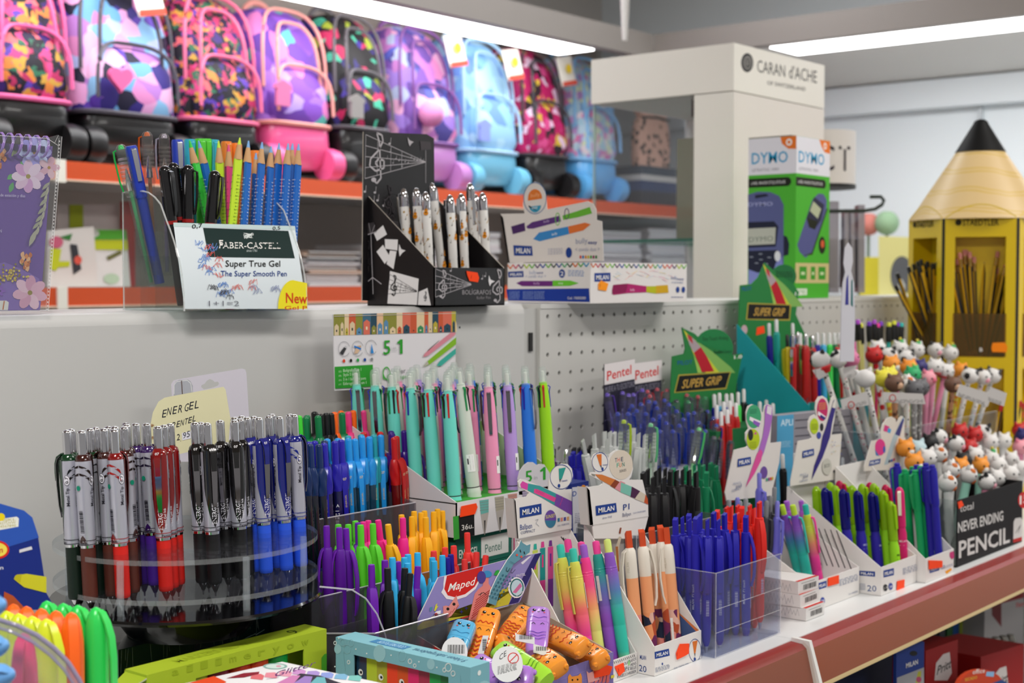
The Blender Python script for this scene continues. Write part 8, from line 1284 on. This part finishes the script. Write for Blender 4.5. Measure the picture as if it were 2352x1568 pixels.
# ================================================================ character-topped pencils
def critter(c):
    base, kind, shaft, L = c; body = mat(base, .55); b = MB(); sm_ = {'dots': speck('#dcdad6', '#2a2a2e', 190, .3, '#d88a9a'), 'white': mat('#dcdcda', .4), 'yellow': speck('#d8cc4a', '#d8862a', 110, .36), 'red': speck('#e4dedc', '#c02028', 90, .42), 'grey': speck('#8a8888', '#c8c6c4', 120, .32), 'brown': speck('#a87a5a', '#5a3a28', 110, .36), 'pink': mat('#dc8aa8', .4), 'mint': mat('#a0dcc8', .4)}[shaft]
    r = .0145 if L > .12 else .0138; sr = .0042 if L > .12 else .0062; b.lathe([(.0006, 0), (sr, .014), (sr, L - .018)], sm_, 10); h = MB(); z = L - r; h.ball((0, 0, z), r, body, 8, sx=.95, sz=.92); out = [('shaft', M_('shaft', b))]
    def spot(az, el, s, col, name='patch', bump=.86):
        d = V((math.cos(el) * math.cos(az), math.cos(el) * math.sin(az), math.sin(el))); e = MB(); e.ball(V((0, 0, z)) + d * r * bump, s, mat(col, .5), 5); out.append((name, M_(name, e)))
    for s in (-1, 1): spot(s * .42, .08, .0018, '#101012', 'eye', .9)
    if kind == 'cow': spot(.9, .75, 0.0074, '#121214', bump=.55); spot(2.6, -.1, 0.0079, '#121214', bump=.5); spot(-2.2, .5, 0.0064, '#121214', bump=.6); spot(0, -.35, 0.0054, '#e8a0b0', 'snout', .72); ears = '#1a1a1c'
    elif kind == 'calico': spot(.8, .85, 0.0074, '#3c3e44', bump=.55); spot(-.8, .7, 0.0056, '#d8742a', bump=.68); spot(0, -.7, 0.0061, '#c8642a', bump=.62); ears = base
    elif kind == 'unicorn': spot(0, 1.2, 0.0044, '#48b868', 'tuft', .85); spot(0, 1.45, 0.0026, '#e8d048', 'horn', 1.15); ears = base
    elif kind == 'bear': spot(0, -.3, 0.0059, '#d0a888', 'snout', .7); ears = base
    elif kind == 'fox': spot(0, -.5, 0.0067, '#e8e4de', 'muzzle', .6); ears = base
    elif kind == 'pig': spot(0, -.1, 0.0049, '#e06a84', 'snout', .8); ears = '#e07a94'
    elif kind == 'collar': e = MB(); e.lathe([(.0108, z - .0115), (.0120, z - .0085)], pla('#c02028'), 14); out.append(('collar', M_('collar', e))); ears = base
    elif kind == 'strap': e = MB(); e.lathe([(.0085, z - .0195), (.0125, z - .012), (.0090, z - .007)], mat('#c81c20', .5), 14); out.append(('cap', M_('cap', e))); ears = '#1a1a1c'; spot(2.4, .2, 0.0077, '#121214', bump=.55)
    else: ears = base
    if ears:
        for s in (-1, 1): e = MB(); e.lathe([(.0040, 0), (.0025, .004), (.0004, .0066)], mat(ears, .5), 8, T=MX.Translation((0, s * .0084, z + .0096)) @ MX.Rotation(-s * .5, 4, 'X')); out.append(('ear', M_('ear', e)))
    out.append(('head', M_('head', h))); return 'character_pencil', L, out
BUILD['critter'] = critter
W_, CR = '#dedcda', {'cw': ('cow', 'black and white cow'), 'cl': ('calico', 'calico cat'), 'un': ('unicorn', 'white green-tufted unicorn'), 'be': ('bear', 'brown bear'), 'fo': ('fox', 'orange fox'), 'pg': ('pig', 'pink pig'), 'rd': ('plain', 'round red'), 'wh': ('plain', 'plain white cat'), 'co': ('collar', 'red-collared white cat'), 'gy': ('plain', 'grey cat'), 'yl': ('plain', 'lemon yellow'), 'gn': ('unicorn', 'green dinosaur'), 'nv': ('plain', 'navy blue'), 'pk': ('plain', 'plain pink'), 'bl': ('plain', 'pale blue'), 'bk': ('plain', 'plain black'), 'st': ('strap', 'red-capped cow')}
CB = {'be': '#6a4a38', 'fo': '#e8922a', 'pg': '#e89aa8', 'rd': '#c01c1c', 'gy': '#5c5c60', 'yl': '#e0d63a', 'gn': '#2aa868', 'nv': '#28246a', 'pk': '#e07aa8', 'bl': '#b4ccd2', 'bk': '#1a1a1c'}
def crowd(data, L, Yf, zlab, grp, name, r=.0135):
    rows = [e.split() for e in data.split('|')]; Wp = relax([P(float(x[1]), float(x[2]), Y=Yf(float(x[1]), float(x[2]))) for x in rows], r * 2.05, 30)
    for x, w_ in zip(rows, Wp):
        c0 = P(float(x[1]), float(x[2]), d=(w_ - CAM).dot(FWD)); u = (Z_ + RT * float(x[4]) + FW0 * .02).normalized(); kd, nm = CR[x[0]]; stick('critter', (CB.get(x[0], W_), kd, x[3], L), c0 - u * (L - .0140), u, facing(float(x[5]) if len(x) > 5 else 30), nm + ' topped pencil ' + zlab, 'pencil', grp, name)
crowd('st 1884 826 dots -.34 120|cw 1925 823 dots -.3 -100|rd 1938 814 red -.28|pk 1953 824 white -.24|rd 2008 815 red -.15|wh 2016 800 white -.12|cw 2042 816 dots -.1 150|un 2067 800 white -.06|cw 2083 822 dots -.06 170|un 2105 803 white 0 30|cw 2149 803 dots .06 20|un 2183 810 white .12 40|fo 2048 836 yellow -.08|fo 2088 844 yellow 0|nv 2111 843 grey 0|yl 2042 862 yellow -.08|gn 2096 860 mint -.02|co 2147 842 pink .1|co 2172 852 pink .22 20|fo 2206 850 yellow .16|cw 2228 862 dots .24 170|cw 2258 865 dots .26 30|cw 2280 862 dots .3 170|cl 1987 868 dots -.22 160|be 2054 879 brown -.03|cl 2083 881 dots 0 60|gy 2113 889 grey .02|gy 2100 893 grey 0|pg 2130 869 pink .06 40|be 2189 882 brown .1 20|yl 2030 868 yellow -.2', .185, lambda x, y: -.285 + (895 - y) * .0014 + (2070 - x) * .0, 'in the tall character bunch', 'tall character pencils', 'character_pencil')
crowd('fo 2080 1030 white -.02|bl 2107 1031 white 0|bk 2135 1017 white 0|cw 2156 1004 white .04 50|cl 2156 1043 white .02 50|cw 2196 1019 white .05 50|rd 2205 992 red 0|rd 2239 999 red 0|rd 2226 1027 red .05|cw 2257 992 white .05 150|wh 2275 1015 white .03|wh 2305 1013 white .05|pg 2344 1027 pink .05|cl 2184 1079 white .05 60|cl 2176 1109 white -.05 60|cl 2224 1091 mint .22 60|fo 2252 1070 mint .05|cw 2266 1107 pink .08 60|wh 2288 1098 white .05|un 2275 1052 white .05|wh 2293 1068 white .05|wh 2321 1056 white .08|wh 2320 1088 white .08|fo 2206 1072 white 0|bk 2212 1058 white 0|rd 2342 988 red 0|nv 2350 1000 white 0|wh 2130 1052 white -.05|wh 2240 1046 white 0|fo 2100 1062 white -.03|wh 2345 1075 white .1', .098, lambda x, y: -.392 + (1115 - y) * .0009, 'in the black lettered box', 'stubby character pencils', 'character_pencil')
for i, (pts, d) in enumerate((([(1996, 930), (1935, 940), (1930, 918), (1992, 898)], 1.98), ([(2268, 934), (2195, 908), (2205, 882), (2280, 905)], 2.06), ([(2306, 933), (2264, 918), (2275, 888), (2313, 903)], 2.06), ([(1880, 872), (1866, 850), (1886, 844), (1900, 862)], 2.04), ([(2075, 938), (2060, 920), (2072, 905), (2080, 925)], 2.0), ([(1962, 870), (1940, 868), (1935, 845), (1968, 838)], 2.05), ([(2126, 928), (2030, 924), (2028, 900), (2120, 904)], 1.97))):
    p = Pl(P(*pts[0], d=d), RT, Z_); mb = MB(); mb.ext([p.w(*q) for q in pts], p.n * -.0004, pap('#cfccca')); k = Ink(mb, p); (a, b), (c, e) = pts[1], pts[0]; k.smallp(a + 6, b - 6, c - 6, e - 10, 3, ink('#8a8888'), 1.2)
    if i in (0, 6): k.ringp(a + 20, b - 10, 7, 8, 2, ink('#c83a3a'))
    solo('paper_tag', mb, 'white printed paper tag hanging among the tall character pencils', 'tag', p.w(*pts[0]))
x0, x1 = P(1985, 1100, Y=-.255).x, P(2260, 1060, Y=-.255).x
clearbin('clear tall bin holding the character-topped pencils', x0, x1, -.275, -.18, ZS, .165, clear('#f4f6f8', .012, .05, .15))
mb = MB(); mb.box((x0 + .004, -.271, ZS + .003), (x1 - .004, -.184, ZS + .07), mat('#8a8688', .5)); solo('riser_block', mb, 'grey riser block inside the clear tall bin of character pencils', 'riser', ((x0 + x1) / 2, -.228, ZS + .003))
# ================================================================ backpacks on the upper wall shelf
def rrect(w, d, n=28, e=.35): return [(w * math.copysign(abs(math.cos(a)) ** e, math.cos(a)), d * math.copysign(abs(math.sin(a)) ** e, math.sin(a))) for a in [2 * math.pi * j / n for j in range(n)]]
ZSH = 1.7085
def backpack(xa, xb, yt, yb, m, base, zipc, label, charm=None, tag=None, wheel=None):
    Y0 = 1.60; X0, X1 = P(xa, 300, Y=Y0).x, P(xb, 300, Y=Y0).x; cx, w = (X0 + X1) / 2, (X1 - X0) / 2 * .98; zt = P((xa + xb) / 2, yt, Y=Y0 + .10).z if yt > -40 else ZSH + .45; zb = P((xa + xb) / 2, yb, Y=Y0).z; cy = Y0 + .125
    t = thing('backpack', label, 'backpack', (cx, cy, ZSH), 'trolley backpacks on the upper wall shelf'); H = zt - zb
    body = MB(); body.loft([[V((cx + x * s + 0, cy + y * s2 + .03 * f, zb + H * f)) for x, y in rrect(w, .11)] for f, s, s2 in ((0, .98, 1), (.04, 1, 1.04), (.3, 1, 1.05), (.6, .97, .98), (.8, .9, .84), (.92, .72, .66), (.98, .5, .44), (1, .25, .22))], m); part('body', body, t, ang=60)
    pk = MB(); pk.loft([[V((cx + x, cy - .075 + y * s2 + .02 * f, zb + H * .52 * f)) for x, y in rrect(w * .82 * s, .06)] for f, s, s2 in ((.02, .9, .8), (.2, 1, 1.1), (.6, .98, 1.05), (.85, .85, .85), (1, .5, .5))], m); part('front_pocket', pk, t, ang=60)
    zm = mat(zipc, .5)
    for sx, f0, f1, yo in ((.92, .30, .97, -.108), (.62, .2, .86, -.122), (.80, .10, .50, -.143)):
        z_ = MB(); z_.tube([(cx + w * sx * math.copysign(abs(math.cos(a)) ** .6, math.cos(a)) * .98, cy + yo + .03 * (f0 + (f1 - f0) * abs(math.sin(a))) + .02 * math.sin(a) ** 4, zb + H * (f0 + (f1 - f0) * math.sin(a) ** .6)) for a in [math.pi * i / 18 for i in range(19)]], .0048, zm, 6); part('zip', z_, t)
    bm = mat(base, .3, coat=.3); bs = MB(); bs.loft([[V((cx + x * s, cy - .01 + y, z)) for x, y in rrect(w * .96, .125 * s)] for z, s in ((ZSH + .03, .76), (ZSH + .05, .9), ((zb + ZSH) / 2 + .02, .97), (zb - .005, .95), (zb + .02, .86))], bm); part('base', bs, t, ang=60)
    z_ = MB(); z_.tube([(cx + x, cy - .01 + y, zb + .004) for x, y in rrect(w * .95, .122)], .006, zm, 6, True); part('piping', z_, t)
    for s in (-1, 1): wh = MB(); wh.lathe([(.012, -.024), (.040, -.021), (.0435, 0), (.040, .021), (.012, .024)], mat(wheel or base, .4), 24, T=MX.Translation((cx + s * w * .84, cy - .118, ZSH + .044)) @ MX.Rotation(math.pi / 2, 4, 'Y')); part('wheel', wh, t)
    h = MB(); h.tube([(cx + .045 * math.cos(a), cy + .05, zt - .012 + .035 * math.sin(a)) for a in [math.pi * i / 10 for i in range(11)]], .008, zm, 6); part('grab_handle', h, t)
    if charm:
        px, py, kind, c = charm; o = P(px, py, Y=cy - .165); ch = MB()
        if kind == 'ball': ch.ball(o, .036, mat(c, .9), 9)
        elif kind == 'heart': ch.ext([o + V((.030 * 16 * math.sin(a) ** 3 / 16, 0, .030 * (13 * math.cos(a) - 5 * math.cos(2 * a) - 2 * math.cos(3 * a) - math.cos(4 * a)) / 16)) for a in [2 * math.pi * i / 28 for i in range(28)]], V((0, .012, 0)), mat(c, .5))
        else: ch.ext([o + V(p) for p in ((-.022, 0, -.03), (.022, 0, -.03), (.022, 0, .012), (.03, 0, .012), (.026, 0, .022), (0, 0, .034), (-.026, 0, .022), (-.03, 0, .012), (-.022, 0, .012))], V((0, .008, 0)), mat(c, .4))
        part('charm', ch, t)
    if tag: o = P(*tag, Y=cy - .14); tg = MB(); tg.ext([o + V(p) for p in ((-.025, 0, -.05), (.05, 0, -.035), (.03, .01, .055), (-.045, .01, .04))], V((0, .002, 0)), pap('#d8d4cc')); k = Ink(tg, Pl(o, X_, Z_), .004); k.circ(.003, .01, .015, ink('#d8b82a')); k.poly([(-.024, -.049), (.049, -.034), (.046, -.02), (-.027, -.035)], ink('#c84a3a')); part('price_tag', tg, t, 'pale swing tag')
FL = ['#17141f', '#221a3a', '#d0407f', '#15131a', '#d8803a', '#341d6a', '#1a1724', '#b02a5c', '#5a3aa8', '#1c1a24', '#e06a70', '#c89a40', '#2f6a50']
fl1, fl2 = patch(FL, 52, 1., .6, warp=.06), patch(FL, 56, 5., .6, warp=.06)
backpack(-30, 182, -99, 232, fl1, '#0e0d0f', '#e0609a', 'dark floral trolley backpack with pink zips, nearest the calendar')
backpack(188, 428, -99, 268, patch(['#86b8e2', '#b078c8', '#dfa0d2', '#33267a', '#b0bff0', '#5a3aa8', '#1a1734', '#d586be', '#6aa4d8', '#e2b0d8'], 26, 2., .6, warp=.03), '#100f11', '#4a4650', 'blue, lilac and pink heart-print backpack with pink heart charm', (280, 180, 'heart', '#e0609a'), (340, -8))
backpack(432, 612, -99, 282, fl2, '#0e0d0f', '#e06a90', 'dark floral trolley backpack with pink zips beside the heart-print one')
backpack(612, 775, -60, 290, patch(['#8650c4', '#a070d4', '#7a48b8', '#dc80c4', '#58b8b0', '#b49ae6', '#6a40a8', '#9460cc', '#7e50c0'], 20, 3., .6, warp=.04), '#e2568e', '#e29a90', 'purple star-print backpack with bright pink base and wheels', (652, 215, 'bear', '#d070a0'))
backpack(778, 908, 44, 300, patch(['#131115', '#17151a', '#131115', '#3a2a8c', '#131115', '#141216', '#c02a5c', '#a4b43a', '#131115', '#48b496', '#131115', '#2c2468'], 36, 4., .6, warp=.03), '#141214', '#5a565c', 'black doodle-print trolley backpack behind the black music box', (822, 245, 'bear', '#8a8684'))
backpack(928, 1066, 72, 332, patch(['#7a50a8', '#b874bc', '#9a78d0', '#5058b4', '#e0a4cc', '#48408a', '#aab4d6', '#d880b8', '#6a4a9c'], 24, 6., .6, warp=.05), '#b87cc0', '#7a4a90', 'violet tie-dye backpack with pink pompom and lilac base', (990, 262, 'ball', '#e08cc4'), (1048, 118))
backpack(1074, 1202, 98, 352, patch(['#7fb4e4', '#a4d0f0', '#8cbeea', '#b0daf4', '#6c94dc', '#98c8ee'], 16, 7., .6, warp=.06), '#6cb4d4', '#a8cce8', 'pale sky blue cloud-print trolley backpack', (1115, 300, 'bear', '#8a9ae0'), (1180, 150))
backpack(1210, 1316, 120, 362, patch(['#b0165a', '#bc1c66', '#b0165a', '#dcbcd6', '#2a1822', '#b0165a', '#d0b03a', '#d04a88', '#a8145a'], 40, 8., .6, warp=.02), '#121113', '#3a363c', 'magenta sticker-print trolley backpack with black base', None, (1303, 165))
backpack(1330, 1428, 140, 372, patch(['#b4ccdc', '#d47aac', '#a4c6d8', '#dcced6', '#7ca6d0', '#b48cc4', '#cfd8b8'], 46, 9., .6, warp=.02), '#5aa4dc', '#7ab0dc', 'pastel confetti-print backpack with sky blue base and wheels')
o = P(1495, 320, Y=1.63); t = thing('drawstring_pouch', 'peach pouch with black paw-like prints hanging past the pastel backpack', 'pouch', o); mb = MB(); w = .095
mb.loft([[V((o.x + x * s, o.y + y * s, P(1495, yy, Y=1.63).z)) for x, y in rrect(w, .025)] for yy, s in ((396, .8), (388, 1), (320, 1.02), (282, .9), (272, .75), (262, .9), (245, 1.0))], speck('#e4b09a', '#2a2826', 42, .36)); part('bag', mb, t, ang=60)
mb = MB(); mb.tube([(o.x - w * .9, o.y - .02, P(1495, 274, Y=1.63).z), (o.x, o.y - .028, P(1495, 272, Y=1.63).z), (o.x + w * .9, o.y - .02, P(1495, 274, Y=1.63).z)], .004, mat('#2a2828', .6), 6); part('drawstring', mb, t)
mb = MB(); z0 = 1.7085
for i, (c, h) in enumerate((('#2c3440', .05), ('#24406a', .035), ('#c8c4c0', .02), ('#3a4a5a', .03))):
    mb = MB(); mb.box((o.x - .1, 1.6, z0 + .0005), (o.x + .12, 1.8, z0 + h), pap(c)); solo('notebook', mb, ['dark grey', 'navy blue', 'pale grey', 'slate'][i] + ' pad in the pile under the peach pouch', 'notebook', (o.x, 1.7, z0), 'pads under the pouch'); z0 += h
# ---- pads and notebooks on the lower wall shelf
ZL2 = 1.436
def pile(px0, px1, n, cols, hmax, where):
    x0, x1 = P(px0, 600, Y=1.60).x, P(px1, 600, Y=1.60).x; z = ZL2; rnd = random.Random(px0)
    for i in range(n):
        h = hmax / n * rnd.uniform(.8, 1.2); dx = rnd.uniform(-.012, .012); dy = rnd.uniform(0, .015); mb = MB(); c = cols[i % len(cols)]; mb.box((x0 + dx + .002, 1.602 + dy, z + h * .15), (x1 + dx - .002, 1.8 + dy, z + h * .85), pap('#d8d4d2')); mb.box((x0 + dx, 1.6 + dy, z + .0003), (x1 + dx, 1.802 + dy, z + h * .15), pap(c)); mb.box((x0 + dx, 1.6 + dy, z + h * .85), (x1 + dx, 1.802 + dy, z + h), pap(c)); solo('notebook', mb, 'flat notebook in the pile ' + where, 'notebook', ((x0 + x1) / 2 + dx, 1.7 + dy, z), 'notebooks in the pile ' + where); z += h + .0003
WHS = ['#d4ccd0', '#c4c8d4', '#dcd4d4', '#b8bcc8', '#d8c0c8', '#d0d8d8']
pile(706, 828, 12, ['#c8c4c8', '#8a8e9a', '#d0ccd0', '#2a2c34', '#c88a3a', '#3a2a30'], .10, 'by the scribbled-sign holder'); pile(1060, 1150, 14, WHS, .15, 'behind the chrome-topped music pens'); pile(1382, 1478, 12, WHS, .17, 'seen through the glass, nearer one'); pile(1494, 1580, 13, WHS, .19, 'seen through the glass, farther one'); pile(850, 1040, 10, WHS, .12, 'behind the black music box')
for i, (pts, y, c, nm) in enumerate((([(110, 662), (110, 530), (215, 520), (225, 660)], 1.61, '#d8d2cc', 'white picture pad with pink flower standing behind calendar'), ([(222, 660), (192, 525), (290, 528), (300, 660)], 1.64, '#dcd8d4', 'white picture pad with green and yellow band on lower shelf'), ([(130, 600), (130, 470), (272, 468), (272, 600)], 1.72, '#b4aaa8', 'grey pad with lime stripe standing behind the picture pads'), ([(283, 600), (283, 462), (310, 462), (310, 600)], 1.70, '#a81c14', 'narrow red folder standing behind the clear pen holder'))):
    p = Pl(V((0, y, ZL2)), X_, Z_); q = [p.w(*s_) for s_ in pts]; 
    for v in q[:1] + q[3:]: v.z = ZL2 + .0005
    mb = MB(); mb.ext(q, V((0, .012, 0)), pap(c)); k = Ink(mb, p, .002)
    if i == 0: k.circp(128, 556, 16, 14, ink('#c8607a')); k.polyp([(115, 570), (140, 572), (135, 600), (160, 600), (158, 612), (132, 614), (128, 622), (114, 618)], ink('#c0c82a')); k.polyp([(160, 560), (176, 562), (186, 618), (168, 630)], ink('#3a3a3e')); k.circp(178, 597, 9, 10, ink('#d85a4a')); k.polyp([(135, 545), (165, 536), (160, 552)], ink('#3a7a3a'))
    if i == 1: k.polyp([(193, 550), (193, 527), (289, 528), (291, 550)], ink('#5ab03a')); k.polyp([(210, 573), (210, 551), (291, 551), (293, 574)], ink('#c4cc2a')); k.circp(213, 536, 14, 9, ink('#c8ccc4')); k.polyp([(243, 590), (276, 574), (280, 582), (248, 598)], ink('#6a6a3a')); k.circp(255, 640, 18, 12, ink('#b4c8ac'))
    if i == 2: k.polyp([(158, 600), (158, 470), (190, 470), (190, 600)], ink('#8c961e'))
    solo('folder' if i == 3 else 'picture_pad', mb, nm, 'folder' if i == 3 else 'pad', p.w(sum(s_[0] for s_ in pts) / 4, 662))
# ---- end wall shelf with out-of-focus goods
ex = 2.55; zz = P(2000, 695, X=ex).z
mb = MB(); mb.box((ex - .05, -.3, zz - .03), (2.945, 1.0, zz), mat('#d8dadc', .5)); solo('wall_board', mb, 'pale shelf board along the bright end wall', 'shelf', (ex + .2, .3, zz - .03))
pe = Pl(V((ex + .02, 0, zz)), -Y_, Z_); YB = pap('#d8d28a')
q = [pe.w(*p) for p in ((2018, 690), (2018, 542), (2106, 545), (2106, 690))]
for v in q[:1] + q[3:]: v.z = zz + .0005
mb = MB(); mb.ext(q, V((.05, 0, 0)), YB); k = Ink(mb, pe, .002); k.circp(2072, 632, 26, 44, ink('#5c5e60')); k.polyp([(2064, 650), (2072, 640), (2080, 655), (2076, 690), (2060, 690)], ink('#b4b4a8')); solo('yellow_board', mb, 'pale yellow upright box with grey disc behind the giant pencil', 'box', pe.w(2060, 690))
pe2 = Pl(V((ex + .09, 0, zz)), -Y_, Z_); a, b = pe2.w(1975, 690), pe2.w(2030, 590); mb = MB(); mb.box((ex + .09, b.y, zz + .0005), (ex + .16, a.y, b.z), pap('#d4c83a')); solo('yellow_tray', mb, 'bright yellow box low on the end wall shelf', 'box', (ex + .2, (a.y + b.y) / 2, zz))
for x, y, r, c, nm in ((2037, 512, 28, '#8fae8c', 'pale green'), (1995, 515, 26, '#c87a70', 'coral red'), (1975, 525, 20, '#c8887e', 'faded coral')):
    o = P(x, y, X=ex + .22); rr = r / F * (o - CAM).dot(FWD); mb = MB(); mb.ball(o, rr, mat(c, .8), 10); part_z = zz
    t = thing('pompom_ornament', nm + ' ball ornament on a stem above the end wall shelf', 'ornament', (o.x, o.y, zz)); part('ball', mb, t); mb = MB(); mb.lathe([(.02, zz + .0005), (.006, zz + .01), (.005, o.z - rr * .9)], mat('#6a7a6a', .6), 10, o=(o.x, o.y, 0)); part('stem', mb, t)
# ================================================================ goods on the dark lower shelf
ZD = .745
def lowbox(pts, y, D, c, label, name='carton', cat='box', art=None):
    p = Pl(V((0, y, ZD)), X_, Z_); q = [p.w(*s_) for s_ in pts]
    for v in (q[0], q[-1]): v.z = ZD + .0005
    q[0].x = q[1].x; q[-1].x = q[-2].x; mb = MB(); mb.ext(q, V((0, D, 0)), pap(c)); k = Ink(mb, p)
    if art: art(k)
    solo(name, mb, label, cat, (sum(v.x for v in q) / len(q), y + D / 2, ZD))
def pritt(dx, dy):
    def f(k): k.polyp([(2146 + dx, 1562 + dy), (2150 + dx, 1522 + dy), (2166 + dx, 1502 + dy), (2181 + dx, 1497 + dy), (2186 + dx, 1545 + dy), (2176 + dx, 1562 + dy)], ink('#dcd6d4')); k.textp('Pritt', 2151 + dx, 1550 + dy, 2183 + dx, 1532 + dy, 22, BLK, .035, 4)
    return f
lowbox([(2122, 1600), (2126, 1494), (2200, 1468), (2200, 1600)], -.40, .10, '#9c1616', 'red glue stick carton with white hexagon beside the blue hang card', art=pritt(0, 0)); lowbox([(2250, 1600), (2253, 1508), (2352, 1478), (2352, 1600)], -.40, .10, '#9c1616', 'red glue stick carton with white hexagon nearest the giant pencil side', art=pritt(130, 32))
def ma(k): k.textp('MILAN', 2081, 1534, 2108, 1524, 11, WHT, .04); k.circp(2098, 1500, 9, 6, ink('#101014')); k.polyp([(2060, 1600), (2060, 1556), (2122, 1532), (2122, 1600)], ink('#a8a8ae')); k.polyp([(2102, 1568), (2108, 1542), (2116, 1540), (2114, 1568)], ink('#b8b83a')); k.circp(2110, 1560, 6, 7, ink('#b8486a'))
lowbox([(2058, 1600), (2059, 1497), (2062, 1492), (2118, 1472), (2123, 1474), (2123, 1600)], -.425, .004, '#1d3a8c', 'blue hang card with white lettering standing on the lower shelf', 'hang_card', 'card', ma)
lowbox([(1900, 1600), (1905, 1530), (2010, 1490), (2050, 1480), (2050, 1600)], -.38, .08, '#16203e', 'dark navy carton deep on the lower shelf')
def oa(k): k.textp('office', 2234, 1548, 2262, 1544, 11, WHT, .0); k.polyp([(2264, 1552), (2266, 1542), (2284, 1542), (2282, 1554)], ink('#8ab8e0')); k.textp('SECADO', 2216, 1564, 2244, 1558, 7, ink('#e0b83a'), .03); k.polyp([(2262, 1590), (2275, 1570), (2300, 1560), (2318, 1570), (2310, 1590)], ink('#2a4a8a'))
p = Pl(V((0, -.445, ZD)), X_, Z_); lowbox([(2200, 1610)] + [(2255 + 55 * math.cos(R(a)), 1585 - 48 * math.sin(R(a))) for a in range(180, -1, -15)] + [(2310, 1610)], -.432, .006, '#c8401c', 'round-topped orange glue card at the very front of lower shelf', 'round_card', 'card', oa)
lowbox([(2262, 1480), (2262, 1385), (2352, 1350), (2352, 1480)], -.20, .12, '#a8a4a4', 'white carton with red corner deep under the orange rail', art=lambda k: (k.polyp([(2262, 1395), (2262, 1384), (2352, 1350), (2352, 1372)], ink('#8a1414')), k.polyp([(2278, 1412), (2278, 1392), (2300, 1384), (2300, 1440)], ink('#6a1a1c')), k.textp('Fixo', 2334, 1396, 2352, 1390, 12, ink('#c83a3a'), .03)))
for i, (x, c) in enumerate(((2140, '#1c1c28'), (2158, '#3a3a44'), (2176, '#2a5a2a'), (2190, '#1c4a8a'), (2205, '#9aa83a'), (2222, '#2a6ab0'))): lowbox([(x, 1560), (x, 1432 - (x - 2140) * .4), (x + 13, 1427 - (x - 2140) * .4), (x + 13, 1560)], -.16, .02, c, ['black', 'charcoal', 'dark green', 'deep blue', 'olive', 'bright blue'][i] + ' slim pack standing in the row under orange rail', 'slim_pack', 'pack')
mk = clear('#b8b4ac', .35)
for i in range(12):
    x, y = 2236 + (i % 6) * 17, 1472 - (i % 6) * 3 + (i // 6) * 16; o = P(x, y, Y=-.30 - .03 * (i // 6)); mb = MB(); mb.lathe([(.010, ZD + .0005), (.010, o.z - .01), (.006, o.z)], mat('#8c8880', .25, .4), 12, o=(o.x, o.y, 0)); solo('glue_tube', mb, 'grey capped tube in the dark bunch between red cartons', 'tube', (o.x, o.y, ZD), 'grey tubes on the lower shelf')
finish_labels()
